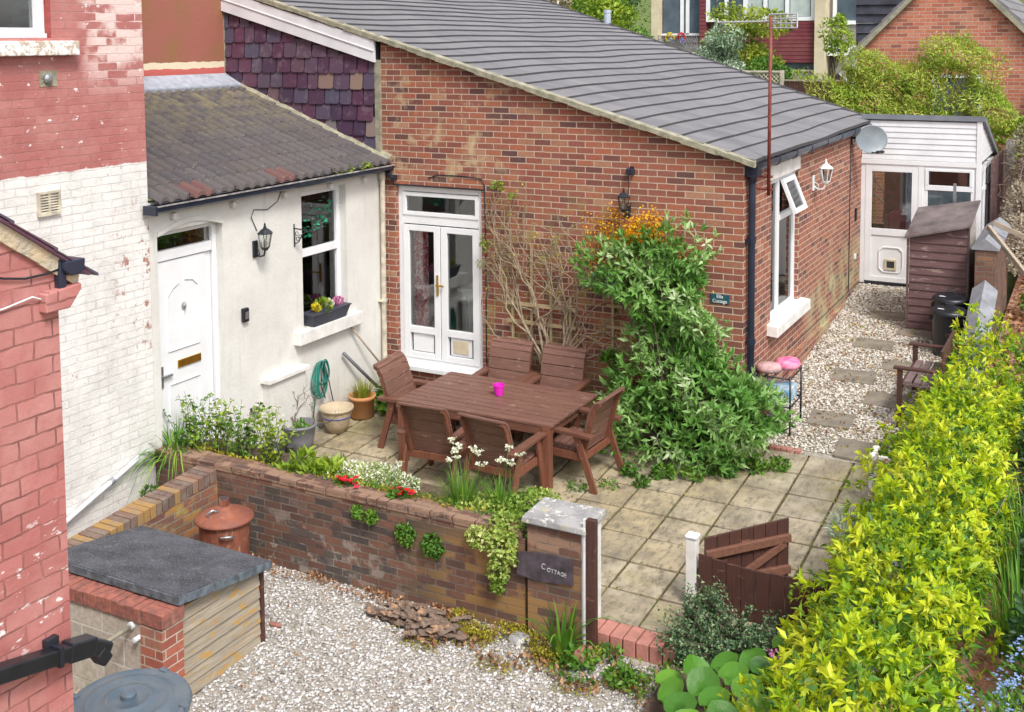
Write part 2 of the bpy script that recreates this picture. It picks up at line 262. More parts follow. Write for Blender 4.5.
# ------------------------------------------------------------------ mesh building
def V(*a): return np.array(a,float)
class MB:
    def __init__(s): s.v=[]; s.f=[]; s.r=[]
    def add(s,vs,fs,r=None):
        o=len(s.v); s.v+= [tuple(map(float,p)) for p in vs]; r=random.random() if r is None else r
        for f in fs: s.f.append([i+o for i in f]); s.r.append(r)
        return s
    def poly(s,pts,r=None): return s.add(pts,[list(range(len(pts)))],r)
    def box(s,x0,x1,y0,y1,z0,z1,r=None):
        return s.hexa([(x0,y0,z0),(x1,y0,z0),(x1,y1,z0),(x0,y1,z0)],[(x0,y0,z1),(x1,y0,z1),(x1,y1,z1),(x0,y1,z1)],r)
    def hexa(s,b,t,r=None):
        return s.add(list(b)+list(t),[[3,2,1,0],[4,5,6,7],[0,1,5,4],[1,2,6,5],[2,3,7,6],[3,0,4,7]],r)
    def bar(s,p0,p1,w,h,up=(0,0,1),r=None):
        p0,p1=V(*p0),V(*p1); d=p1-p0; d/=np.linalg.norm(d); u=V(*up); a=np.cross(d,u); a/=np.linalg.norm(a); u=np.cross(a,d)
        a*=w/2; u*=h/2
        return s.hexa([p0-a-u,p0+a-u,p0+a+u,p0-a+u],[p1-a-u,p1+a-u,p1+a+u,p1-a+u],r)
    def tube(s,pts,rad,n=8,r=None,cap=True):
        P=[V(*p) for p in pts]; k=len(P); rad=[rad]*k if isinstance(rad,(int,float)) else rad
        vs=[];fs=[]; ref=V(0,0,1)
        for i in range(k):
            d=P[min(i+1,k-1)]-P[max(i-1,0)]; d/=np.linalg.norm(d)+1e-9
            if abs(d@ref)>.97: ref=V(1,0,0) if abs(d[0])<.9 else V(0,1,0)
            a=np.cross(d,ref); a/=np.linalg.norm(a); b=np.cross(a,d); ref=b
            for j in range(n):
                t=2*math.pi*j/n; vs.append(P[i]+(a*math.cos(t)+b*math.sin(t))*rad[i])
        for i in range(k-1):
            for j in range(n): fs.append([i*n+j,i*n+(j+1)%n,(i+1)*n+(j+1)%n,(i+1)*n+j][::-1])
        if cap: fs.append(list(range(n))); fs.append([(k-1)*n+j for j in range(n)][::-1])
        return s.add(vs,fs,r)
    def lathe(s,c,prof,n=24,r=None,axis=None):
        vs=[];fs=[];k=len(prof)
        for (rr,z) in prof:
            for j in range(n):
                t=2*math.pi*j/n; p=V(rr*math.cos(t),rr*math.sin(t),z)
                if axis is not None: p=axis@p
                vs.append(V(*c)+p)
        for i in range(k-1):
            for j in range(n): fs.append([i*n+j,i*n+(j+1)%n,(i+1)*n+(j+1)%n,(i+1)*n+j])
        if prof[0][0]>1e-4: fs.append(list(range(n))[::-1])
        if prof[-1][0]>1e-4: fs.append([(k-1)*n+j for j in range(n)])
        return s.add(vs,fs,r)
    def prism(s,poly,fn,d0,d1,r=None):
        n=len(poly); a=[fn(u,v,d0) for u,v in poly]; b=[fn(u,v,d1) for u,v in poly]
        return s.add(a+b,[list(range(n))[::-1],[n+i for i in range(n)]]+[[i,(i+1)%n,n+(i+1)%n,n+i] for i in range(n)],r)
    def build(s,name,mat,parent=None,bevel=0,smooth=False,origin=None):
        o=mk(name,np.array(s.v),s.f,mat,parent,np.array(s.r),smooth,origin)
        if bevel:
            b=o.modifiers.new('bevel','BEVEL'); b.width=bevel; b.segments=2; b.limit_method='ANGLE'; b.angle_limit=R(40)
        return o
ORG={}
def mk(name,v,f,mat,parent=None,rnd=None,smooth=False,origin=None,fixn=True):
    me=bpy.data.meshes.new(name); v=np.asarray(v,float)
    org=ORG[parent.name] if parent is not None else (V(*origin) if origin is not None else V(0,0,0))
    me.from_pydata([tuple(p) for p in v-org],[],[list(q) for q in f]) if not isinstance(f,np.ndarray) else me_fast(me,v-org,f)
    me.update()
    if fixn and not isinstance(f,np.ndarray):
        import bmesh; b=bmesh.new(); b.from_mesh(me); bmesh.ops.recalc_face_normals(b,faces=b.faces); b.to_mesh(me); b.free()
        # uv box mapping in metres
        uv=me.uv_layers.new(name='UVMap').data; w=[tuple(p) for p in v]
        for p in me.polygons:
            nx,ny,nz=map(abs,p.normal)
            for li in p.loop_indices:
                x,y,z=w[me.loops[li].vertex_index]
                uv[li].uv=(y,z) if nx>=ny and nx>=nz else ((x,z) if ny>=nz else (x,y))
    if rnd is not None and len(rnd)==len(me.polygons):
        a=me.attributes.new('rnd','FLOAT','FACE'); a.data.foreach_set('value',np.asarray(rnd,np.float32))
    if smooth: me.polygons.foreach_set('use_smooth',[True]*len(me.polygons))
    if mat: me.materials.append(mat)
    o=bpy.data.objects.new(name,me); COL.objects.link(o)
    if parent is not None: o.parent=parent
    else: o.location=org
    ORG[o.name]=org
    return o
def me_fast(me,v,f):
    n,k=f.shape; me.vertices.add(len(v)); me.vertices.foreach_set('co',v.astype(np.float32).ravel())
    me.loops.add(n*k); me.loops.foreach_set('vertex_index',f.astype(np.int32).ravel())
    me.polygons.add(n); me.polygons.foreach_set('loop_start',np.arange(0,n*k,k,dtype=np.int32))
    me.update(calc_edges=True)
def tag(o,label=None,cat=None,group=None,kind=None):
    if label: o['label']=label
    if cat: o['category']=cat
    if group: o['group']=group
    if kind: o['kind']=kind
    return o
def thing(name,label,cat,loc=(0,0,0),group=None):
    o=bpy.data.objects.new(name,None); COL.objects.link(o); o.location=loc; o.empty_display_size=.1; ORG[o.name]=V(*loc); return tag(o,label,cat,group)
def cube(name,mat,parent,*b,bevel=0):
    m=MB()
    for i in range(0,len(b),6): m.box(*b[i:i+6])
    return m.build(name,mat,parent,bevel)
def copy_tree(o,parent=None):
    c=o.copy(); COL.objects.link(c)
    if parent is not None: c.parent=parent
    for ch in list(o.children): copy_tree(ch,c)
    return c
def split(o,name):
    """one mesh of several far-apart pieces -> one object per piece"""
    import bmesh
    b=bmesh.new(); b.from_mesh(o.data); b.verts.ensure_lookup_table(); n=len(b.verts); lab=[-1]*n; k=0
    for v in b.verts:
        if lab[v.index]>=0: continue
        st=[v]; lab[v.index]=k
        while st:
            q=st.pop()
            for e in q.link_edges:
                w=e.other_vert(q)
                if lab[w.index]<0: lab[w.index]=k; st.append(w)
        k+=1
    co=np.array([v.co[:] for v in b.verts]); lab=np.array(lab); b.free()
    lo=np.array([co[lab==i].min(0) for i in range(k)]); hi=np.array([co[lab==i].max(0) for i in range(k)]); sz=(hi-lo).max(1)
    grp=list(range(k))
    def root(i):
        while grp[i]!=i: i=grp[i]
        return i
    for i in range(k):
        for j in range(i+1,k):
            g=np.linalg.norm(np.maximum(0,np.maximum(lo[i]-hi[j],lo[j]-hi[i])))
            if g<=max(.02,.5*max(sz[i],sz[j])): grp[root(i)]=root(j)
    cl=np.array([root(i) for i in range(k)])[lab]; ids=list(dict.fromkeys(cl.tolist())); out=[]
    for c in ids:
        me=o.data.copy(); b=bmesh.new(); b.from_mesh(me); b.verts.ensure_lookup_table()
        bmesh.ops.delete(b,geom=[v for v in b.verts if cl[v.index]!=c],context='VERTS'); b.to_mesh(me); b.free()
        q=o.copy(); q.name=name; q.data=me; me.name=name; COL.objects.link(q); ORG[q.name]=ORG.get(o.name); out.append(q)
    bpy.data.objects.remove(o); return out
# leaves ------------------------------------------------------------
def leaves(name,P,D,size,mat,parent=None,width=.4,fold=.25,rnd=None,origin=None,nrm=None):
    """P base points, D axis directions, each leaf a folded pointed blade"""
    P=np.asarray(P,float); D=np.asarray(D,float); n=len(P); D=D/(np.linalg.norm(D,axis=1,keepdims=True)+1e-9)
    if nrm is None: nrm=RN.normal(size=(n,3))*.6+V(0,0,1)
    S=np.cross(D,nrm); S/=np.linalg.norm(S,axis=1,keepdims=True)+1e-9; U=np.cross(S,D)
    size=np.broadcast_to(size,(n,)) if np.ndim(size) else np.full(n,size)
    sz=size[:,None]; w=sz*width/2
    a=P; b=P+D*sz*.45-S*w+U*w*fold*2; c=P+D*sz-U*sz*.12; d=P+D*sz*.45+S*w+U*w*fold*2; m=P+D*sz*.5
    v=np.stack([a,b,m,c,d],1).reshape(-1,3)
    i=np.arange(n)*5
    f=np.concatenate([np.stack([i,i+2,i+1],1),np.stack([i+1,i+2,i+3],1),np.stack([i+2,i+4,i+3],1),np.stack([i,i+4,i+2],1)])
    r=RN.random(n) if rnd is None else rnd
    return mk(name,v,f,mat,parent,np.tile(r,4),False,origin)
def sph(n): 
    d=RN.normal(size=(n,3)); return d/np.linalg.norm(d,axis=1,keepdims=True)
def lump(P,s,a):
    return a*(np.sin(P[:,0]*s+1.3)*np.sin(P[:,1]*s*1.1+.4)+np.sin(P[:,2]*s*1.3+2.+P[:,0]*s*.5))*.5
def crown(blobs,n,lo=.55,hi=1.03,lumps=(4.,.12)):
    """points spread through the volume of several ellipsoids"""
    blobs=np.array(blobs,float); vol=(blobs[:,3]*blobs[:,4]+blobs[:,4]*blobs[:,5]+blobs[:,3]*blobs[:,5]); k=RN.choice(len(blobs),n,p=vol/vol.sum())
    d=sph(n); rr=(lo+(hi-lo)*RN.random(n)**.6)[:,None]; P=blobs[k,:3]+d*blobs[k,3:6]*rr
    P=P+d*lump(P,*lumps)[:,None]; return P,d,k
def bush(name,label,cat,blobs,n,size,mat,width=.4,up=.3,group=None,stems=True,stem_mat=None,lo=.5,jit=.5,whorl=1,droop=0.,base=None,hi=1.03,lumps=(4.,.12),smooth_r=None,part='foliage',root=None,cull=None):
    if root is None:
        b0=blobs[0]; base=base or (b0[0],b0[1],min(b[2]-b[5] for b in blobs)); root=thing(name,label,cat,base,group)
    base=ORG[root.name]
    if lumps==(4.,.12): lumps=(4.,min(.12,.3*min(min(b[3:6]) for b in blobs)))
    m=n//whorl; P,d,k=crown(blobs,m,lo,hi,lumps)
    P=np.repeat(P,whorl,0); d=np.repeat(d,whorl,0); N=len(P)
    D=d*(1-jit)+RN.normal(size=(N,3))*jit+V(0,0,up-droop)
    nrm=d+RN.normal(size=(N,3))*.35+V(0,0,.6)
    keep=P[:,2]>base[2]+.0
    if cull is not None:
        a_,b_,r_=V(*cull[0]),V(*cull[1]),cull[2]; t_=np.clip(((P-a_)@(b_-a_))/((b_-a_)@(b_-a_)),0,1); keep&=np.linalg.norm(P-(a_+t_[:,None]*(b_-a_)),axis=1)>r_
    r=np.repeat(np.clip(RN.random(m)*.55+.45*(.5+.5*np.sin(P[::whorl][:m,0]*5+P[::whorl][:m,2]*7+P[::whorl][:m,1]*4)),0,1),whorl)*.75+RN.random(N)*.25
    sz=size*(.65+.7*RN.random(N))
    leaves(part,P[keep],D[keep],sz[keep],mat,root,width,rnd=r[keep],nrm=nrm[keep])
    if stems:
        t=MB()
        for b in blobs:
            for q in range(4 if len(blobs)>3 else 7):
                dd=sph(1)[0]; e=V(*b[:3])+dd*V(*b[3:6])*.75; e[2]=max(e[2],base[2]+.05); s0=V(*base)+V(random.uniform(-.06,.06),random.uniform(-.06,.06),0); mid=(s0+e)/2+V(random.uniform(-.08,.08),random.uniform(-.08,.08),.1*np.linalg.norm(e-s0))
                k_=.012*(1+size*4); t.tube([s0,(s0+mid)/2,mid,(mid+e)/2+V(0,0,.02),e],[k_,k_*.8,k_*.6,k_*.4,k_*.2],5)
        t.build('stem',stem_mat or M['twig_dark'],root,smooth=True)
    return root
def blades(name,base,n,h,w,mat,parent=None,spread=.05,lean=.4,origin=None,droop=.3,dirx=(0,0)):
    """strap leaves: 4-segment ribbons"""
    B=np.array(base,float); vs=[];fs=[];rs=[]; seg=5
    for i in range(n):
        a=random.uniform(0,6.28); p=B+V(math.cos(a),math.sin(a),0)*spread*random.random()**.5; hh=h*random.uniform(.55,1.1)
        dx=V(math.cos(a)+dirx[0],math.sin(a)+dirx[1],0)*lean*random.random(); sd=V(-math.sin(a),math.cos(a),0)*w/2*random.uniform(.7,1.2); o=len(vs)
        for j in range(seg+1):
            t=j/seg; q=p+V(0,0,hh)*(t-droop*random.uniform(.8,1.2)*t**3*np.linalg.norm(dx)/ (lean+1e-6)*1.2)+dx*hh*t**1.7; ww=(1-t**2)*1.; vs+= [q-sd*ww,q+sd*ww+1e-4]
        for j in range(seg): fs.append([o+2*j,o+2*j+1,o+2*j+3,o+2*j+2])
        rs+= [random.random()]*seg
    return mk(name,np.array(vs),np.array(fs),mat,parent,np.array(rs),True,origin)
def ball_pts(c,r,n): return V(*c)+sph(n)*r
def stones(name,xy,zf,mat,smin,smax,kind='stuff'):
    n=len(xy); base=np.array([(1,0,0),(-1,0,0),(0,1,0),(0,-1,0),(0,0,1),(0,0,-1)],float); F=np.array([(0,2,4),(2,1,4),(1,3,4),(3,0,4),(2,0,5),(1,2,5),(3,1,5),(0,3,5)])
    # cube-ish rock: 8 corners
    cb=np.array([(x,y,z) for x in(-1,1) for y in(-1,1) for z in(-1,1)],float); CF=np.array([(0,1,3,2),(4,6,7,5),(0,4,5,1),(2,3,7,6),(0,2,6,4),(1,5,7,3)])
    s=(smin+(smax-smin)*RN.random(n)**1.7)[:,None,None]
    v=cb[None]*(1+RN.normal(size=(n,8,3))*.28)*V(1,.8,.5)*s*.5
    a=RN.random(n)*6.28; t=RN.normal(size=n)*.35; ca,sa=np.cos(a),np.sin(a); ct,st=np.cos(t),np.sin(t)
    x=v[:,:,0];y=v[:,:,1]*ct[:,None]-v[:,:,2]*st[:,None];z=v[:,:,1]*st[:,None]+v[:,:,2]*ct[:,None]
    X=x*ca[:,None]-y*sa[:,None]; Y=x*sa[:,None]+y*ca[:,None]
    c=np.column_stack([xy,zf(xy[:,0],xy[:,1])+s[:,0,0]*.12+RN.random(n)*.008])
    W=np.stack([X,Y,z],2)+c[:,None,:]
    f=(CF[None]+np.arange(n)[:,None,None]*8).reshape(-1,4)
    o=mk(name,W.reshape(-1,3),f,mat,None,np.repeat(RN.random(n),6)); return tag(o,kind=kind)
# ------------------------------------------------------------------ terrain profile
GY=[-30,-4,-1.9,0,.5,2.8,6.4,12,34,200]; GZ=[-.3,-.10,0,.12,.2,.44,.74,1.0,1.95,2.5]
def gz(y): return np.interp(y,GY,GZ)
def yz(y): return -.22+.06*(np.maximum(y,-16)+4.05)
def sheet(name,x0,x1,ys,zf,mat,nx=2,thick=None):
    m=MB(); xs=np.linspace(x0,x1,nx)
    for a,b in zip(ys[:-1],ys[1:]):
        for c,d in zip(xs[:-1],xs[1:]): m.poly([(c,a,zf(a)),(d,a,zf(a)),(d,b,zf(b)),(c,b,zf(b))])
    return tag(m.build(name,mat),kind='structure')
sheet('ground',-150,150,[-150,-16,-4.2,-3.9,-1.9,0,.5,2.8,6.4,12,34,200],lambda y:(yz(y)-.5 if y<-4 else gz(y)-.35),M['grassland'])
sheet('gravel_yard',-4.8,2.0,[-16,-8,-3.93],yz,M['gravel_bed'])
sheet('gravel_path',-.02,2.1,[.12,.5,2.8,6.5],lambda y:gz(y)-.005,M['gravel_bed'])
sheet('neighbour_ground',2.25,30,[-16,-6,-1,3,9,30],lambda y:float(np.interp(y,[-16,-6,-1,3,9,30],[.1,.2,.4,.62,.8,1.2])),M['litter'])
# patio: joints sheet + riven slabs in one sheet of paving
sheet('patio_joints',-4.81,2.0,[-3.95,-1.9,0,.12],lambda y:gz(y)-.018,M['joint'])
sl=MB(); py=.475
for i in range(-11,6):
    for j in range(-9,1):
        x0=-.225+i*.475; y0=.13+(j-1)*.485; x1=x0+.475; y1=y0+.485
        x0=max(x0,-4.8); x1=min(x1,2.0); y0=max(y0,-3.74); y1=min(y1,.12)
        if x1-x0<.08 or y1-y0<.08 or (y1>.05 and False): continue
        if x0>-.3 and x1<2.2 and y0< -3.8: continue
        g=.010+random.random()*.006; dz=random.uniform(-.003,.004); tx=random.uniform(-.004,.004)
        c=[(x0+g,y0+g),(x1-g,y0+g),(x1-g,y1-g),(x0+g,y1-g)]
        sl.hexa([(x,y,gz(y)-.045) for x,y in c],[(x+random.uniform(-.004,.004),y+random.uniform(-.004,.004),gz(y)+dz+(tx if x>(x0+x1)/2 else -tx)) for x,y in c])
o=sl.build('patio',M['flag'],bevel=.006); tag(o,kind='structure')
sheet('planting_soil',.66,2.0,[-7.5,-3.95],lambda y:yz(y)+.09,M['soil'])
sheet('planting_soil',-.06,2.0,[-3.95,-3.74],lambda y:-.135,M['soil'])
# threshold of pink bricks at the gate opening
th=thing('brick_threshold','row of pinkish red bricks laid on edge in front of the paved gate opening','step',(-.1,-3.95,-.2))
b=MB()
for i in range(7):
    x=-.12+i*.113; b.box(x,x+.101,-3.99,-3.765,-.24,-.075+random.uniform(-.004,.004))
b.build('brick_row',M['brick_step'],th,bevel=.006)
# stepping stones
STEPS=[]
for k,(x,y,w,d,lab) in enumerate([(.72,4.93,.5,.36,'worn grey stepping stone nearest the conservatory door'),(.75,3.64,.5,.36,'stepping stone level with the two black bins, left row'),(1.2,4.3,.45,.34,'small stepping stone half hidden by the foot of the shed'),(.74,2.38,.5,.38,'left row stepping stone with the bench end far to its right'),(1.25,2.9,.48,.36,'right row stepping stone in front of the black bins'),(.76,1.02,.5,.4,'broad stepping stone beside the black wire plant stand'),(1.24,1.78,.5,.4,'right row stepping stone touching the bench leg'),(1.22,.36,.52,.42,'stepping stone at the patio end of the gravel path')]):
    m=MB(); z=gz(y); c=[(x-w/2,y-d/2),(x+w/2,y-d/2),(x+w/2,y+d/2),(x-w/2,y+d/2)]; c=[(a+random.uniform(-.02,.02),b_+random.uniform(-.02,.02)) for a,b_ in c]
    m.hexa([(a,b_,gz(b_)-.04) for a,b_ in c],[(a,b_,gz(b_)+.028) for a,b_ in c])
    STEPS.append((x,y,w,d)); tag(m.build('stepping_stone',M['stepstone'],origin=(x,y,z),bevel=.008),lab,'paving slab','stepping stones in the gravel path')
pts=np.column_stack([RN.uniform(-4.4,1.6,42000),RN.uniform(-7.4,-4.05,42000)]); pts=pts[~((pts[:,0]<-2.6)&(pts[:,1]<-5.0))]
stones('yard_gravel',pts,lambda x,y:yz(y),M['gravel_white'],.010,.028)
pts=np.column_stack([RN.uniform(.01,2.05,34000),RN.uniform(.2,6.45,34000)])
for (x,y,w,d) in STEPS: pts=pts[~((abs(pts[:,0]-x)<w/2-.02)&(abs(pts[:,1]-y)<d/2-.02))]
stones('path_gravel',pts,lambda x,y:gz(y),M['gravel_tan'],.010,.030)
# ------------------------------------------------------------------ walls with openings
def wall(m,ax,pos,thick,u0,u1,v0,top,holes,flip=1):
    """ax 'y': wall in plane y=pos, u=x.  ax 'x': plane x=pos, u=y. thickness goes to +y or -x."""
    def P(u,v,d): return (u,pos+d,v) if ax=='y' else (pos-d,u,v)
    us=sorted({u0,u1,*[h[0] for h in holes],*[h[1] for h in holes]}); tf=top if callable(top) else (lambda u:top)
    for a,b in zip(us[:-1],us[1:]):
        hs=sorted([h for h in holes if h[0]<=a+1e-6 and h[1]>=b-1e-6],key=lambda h:h[2]); lo=v0
        for h in hs+[None]:
            if h is None: t0,t1=tf(a),tf(b)
            else: t0=t1=h[2]
            for d in (0,thick): m.poly([P(a,lo,d),P(b,lo,d),P(b,t1,d),P(a,t0,d)])
            if h is not None: lo=h[3]
        m.poly([P(a,tf(a),0),P(b,tf(b),0),P(b,tf(b),thick),P(a,tf(a),thick)])
    for u in (u0,u1): m.poly([P(u,v0,0),P(u,tf(u),0),P(u,tf(u),thick),P(u,v0,thick)])
    for h in holes:
        a,b,c,d=h
        for q in ([(a,c),(b,c)],[(b,c),(b,d)],[(b,d),(a,d)],[(a,d),(a,c)]):
            m.poly([P(*q[0],0),P(*q[1],0),P(*q[1],thick),P(*q[0],thick)])
def frame(m,ax,pos,u0,u1,v0,v1,w,d,inner=()):
    """rectangular frame, plus inner bars ('u',pos,width) / ('v',...)"""
    def bx(a,b,c,e):
        if ax=='y': m.box(a,b,pos,pos+d,c,e)
        else: m.box(pos-d,pos,a,b,c,e)
    bx(u0,u0+w,v0,v1); bx(u1-w,u1,v0,v1); bx(u0+w,u1-w,v0,v0+w); bx(u0+w,u1-w,v1-w,v1)
def rect(ax,m,pos,d,u0,u1,v0,v1):
    if ax=='y': m.box(u0,u1,pos,pos+d,v0,v1)
    else: m.box(pos-d,pos,u0,u1,v0,v1)
# ================================================================== BRICK EXTENSION
K=.284
def rz(x): return 3.40-K*x
ext=thing('brick_cottage','single storey red brick cottage wing with sloping grey tiled roof and white glazed double door','building',(-2.4,2,0))
w=MB(); wall(w,'y',0,.22,-4.81,0,-.1,lambda x:rz(x)-.05,[(-4.6,-3.33,.50,2.85)]); wall(w,'x',0,.22,.22,6.5,.0,3.36,[(1.12,2.45,1.30,3.03)])
w.build('wall',M['brick'],ext)
cube('damp_course',M['black_iron'],ext,-.001,.004,2.2,6.48,.76,.775)
cube('plinth',M['brick'],ext,-.05,.035,.3,6.48,-.1,.66)
# slate hung part of the same wall
sw=MB(); wall(sw,'y',0,.2,-7.43,-4.87,3.0,lambda x:rz(x)-.05,[]); sw.build('slate_backing',M['dark'],ext)
s=MB(); row=0; z=5.35
while z>3.15:
    x=-7.41-(.1 if row%2 else 0)
    while x<-4.88:
        wd=random.uniform(.17,.27); x1=min(x+wd-.018,-4.885); xx=max(x,-7.41)
        if x1-xx>.04 and z-.24<rz(xx)-.36 and z>3.17+(-4.85-x1)*.374-.1:
            zt=min(z+.02,rz(x1)-.34); zb=z-.235+random.uniform(-.008,.008); cc=.02
            s.prism([(xx,zt),(xx,zb+cc),(xx+cc,zb),(x1-cc,zb),(x1,zb+cc),(x1,zt)],lambda u,v,d:(u,-.012-.024*((zt-v)/.25)-d,v),0,.012)
        x+=wd
    z-=.205; row+=1
s.build('slate_hanging',M['slate'],ext)
bb=MB(); bb.hexa([(-7.6,-.085,rz(-7.6)-.36),(-4.86,-.085,rz(-4.86)-.34),(-4.86,-.04,rz(-4.86)-.34),(-7.6,-.04,rz(-7.6)-.36)],[(-7.6,-.085,rz(-7.6)-.07),(-4.86,-.085,rz(-4.86)-.06),(-4.86,-.04,rz(-4.86)-.06),(-7.6,-.04,rz(-7.6)-.07)])
bb.hexa([(-7.6,-.097,rz(-7.6)-.2),(-4.86,-.097,rz(-4.86)-.2),(-4.86,-.085,rz(-4.86)-.2),(-7.6,-.085,rz(-7.6)-.2)],[(-7.6,-.097,rz(-7.6)-.19),(-4.86,-.097,rz(-4.86)-.19),(-4.86,-.085,rz(-4.86)-.19),(-7.6,-.085,rz(-7.6)-.19)])
bb.build('bargeboard',M['white_paint'],ext)
cube('corner_trim',M['mortar'],ext,-4.885,-4.803,-.04,-.003,3.1,4.47,-7.45,-7.41,-.05,0,4.2,5.2)
# roof: stepped courses
def rear(x): return 6.95-.455*x if x<0.02 else 6.95
rf=MB(); g=.3*math.cos(math.atan(K)); x=.13; c=0
while x>-8.9:
    x1=x-g-.03; ys=np.arange(-.07,rear(x)+.01,.3); ys=np.append(ys[:-1],rear(x)); ph=random.uniform(0,6)
    def zz(xx,y,off): return rz(xx)+off+.009*math.sin(y*1.5+xx*.5)+.004*math.sin(y*3.1+1+xx*1.1)+.0012*math.sin(y*21+ph)
    for a,b_ in zip(ys[:-1],ys[1:]):
        yb0=min(a,rear(x1));yb1=min(b_,rear(x1))
        r=random.random(); A=[(x,a,zz(x,a,.029)),(x,b_,zz(x,b_,.029)),(x1,b_,zz(x1,b_,.004)),(x1,a,zz(x1,a,.004))]
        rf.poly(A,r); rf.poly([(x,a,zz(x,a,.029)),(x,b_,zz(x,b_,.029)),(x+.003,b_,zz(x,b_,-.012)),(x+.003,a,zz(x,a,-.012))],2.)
    x-=g; c+=1
rf.poly([(.12,-.05,rz(.12)-.04),(-8.9,-.05,rz(-8.9)-.04),(-8.9,11.0,rz(-8.9)-.04),(.12,6.95,rz(.12)-.04)]); rf.poly([(.12,-.05,rz(.12)-.04),(.12,-.05,rz(.12)),(-8.9,-.05,rz(-8.9)),(-8.9,-.05,rz(-8.9)-.04)])
rf.poly([(.12,6.95,rz(.12)-.04),(.12,6.95,rz(.12)+.03),(-8.9,11.0,rz(-8.9)+.03),(-8.9,11.0,rz(-8.9)-.04)])
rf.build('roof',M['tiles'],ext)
rw=MB(); rw.poly([(-8.8,.3,0),(-8.8,10.8,0),(-8.8,10.8,rz(-8.8)-.05),(-8.8,.3,rz(-8.8)-.05)]); rw.poly([(0,6.5,0),(-8.8,10.6,0),(-8.8,10.6,rz(-8.8)-.05),(0,6.5,3.3)]); rw.build('rear_wall',M['brick'],ext)
vg=MB(); xs=list(np.arange(.14,-9,-.14)); 
for a,b_ in zip(xs[:-1],xs[1:]):
    j=random.uniform(-.006,.01); k=random.uniform(-.008,.008)
    vg.hexa([(b_,-.10+k,rz(b_)-.05+j),(a,-.10+k,rz(a)-.05+j),(a,-.035,rz(a)-.05),(b_,-.035,rz(b_)-.05)],[(b_,-.10+k,rz(b_)+.012),(a,-.10+k,rz(a)+.012),(a,-.035,rz(a)+.03),(b_,-.035,rz(b_)+.03)])
vg.build('verge',M['mortar'],ext)
cube('fascia',M['navy_plastic'],ext,.005,.03,0,6.5,3.22,3.36)
gt=MB(); prof=[(.03,3.345),(.035,3.285),(.06,3.25),(.10,3.24),(.135,3.255),(.155,3.29),(.158,3.345),(.148,3.345),(.143,3.295),(.10,3.252),(.06,3.265),(.045,3.345)]
gt.prism(prof,lambda u,v,d:(u,d,v),-.02,6.75)
for y in (.9,1.7,2.5,3.4,4.3,5.2,6.0): gt.prism([(u*1.06-.004,v*1.0-(.006 if v<3.3 else -.004)) for u,v in prof[:7]],lambda u,v,d:(u,d,v),y,y+.05)
gt.build('gutter',M['navy_plastic'],ext,smooth=False)
dp=MB(); dp.tube([(.085,.07,3.26),(.085,.07,3.18),(.06,.10,3.12),(.06,.10,.15)],.040,12); 
for z in (3.14,1.95+.5,1.3): dp.lathe((.06,.10,z),[(.05,0),(.05,.07)],12); 
dp.box(.0,.05,.04,.16,2.45,2.5); dp.box(.02,.15,-.01,.15,3.2,3.32); dp.build('downpipe',M['navy_plastic'],ext,smooth=False)
# window on the path side
lin=MB(); lin.box(-.03,.012,1.0,2.47,3.035,3.235); lin.build('lintel',M['white_stone'],ext)
wn=MB(); X0=-.05
wn.box(X0-.06,X0,1.12,1.18,1.3,3.03);wn.box(X0-.06,X0,2.38,2.45,1.3,3.03);wn.box(X0-.06,X0,1.18,2.38,1.3,1.37);wn.box(X0-.06,X0,1.18,2.38,2.96,3.03);wn.box(X0-.06,X0,1.60,1.68,1.37,2.96); wn.box(X0-.06,X0,1.68,2.38,2.46,2.53)
wo=wn.build('side_window',M['upvc'],ext,bevel=.004)
cube('glass_pane',M['glass'],wo,X0-.035,X0-.03,1.18,1.60,1.37,2.96,X0-.035,X0-.03,1.68,2.38,1.37,2.46)
sl_=MB(); sl_.hexa([(-.05,.98,1.185),(.13,.98,1.17),(.13,2.62,1.17),(-.05,2.62,1.185)],[(-.05,.98,1.325),(.13,.98,1.30),(.13,2.62,1.30),(-.05,2.62,1.325)]); sl_.build('window_sill',M['white_stone'],ext,bevel=.006)
sa=MB(); 
def SP(y,t,d): return (X0+.01+t*.42*math.sin(R(24))+d*math.cos(R(24)),y,2.97-t*.46*math.cos(R(24))+d*math.sin(R(24)))
for (a,b_,t0,t1) in [(1.66,1.72,0,1.),(2.18,2.24,0,1.),(1.72,2.18,0,.13),(1.72,2.18,.87,1.)]:
    sa.hexa([SP(a,t0,0),SP(b_,t0,0),SP(b_,t1,0),SP(a,t1,0)],[SP(a,t0,.04),SP(b_,t0,.04),SP(b_,t1,.04),SP(a,t1,.04)])
so=sa.build('open_top_sash',M['upvc'],ext); q=MB(); q.hexa([SP(1.72,.13,.018),SP(2.18,.13,.018),SP(2.18,.87,.018),SP(1.72,.87,.018)],[SP(1.72,.13,.023),SP(2.18,.13,.023),SP(2.18,.87,.023),SP(1.72,.87,.023)]); q.build('sash_glass',M['glass'],so)
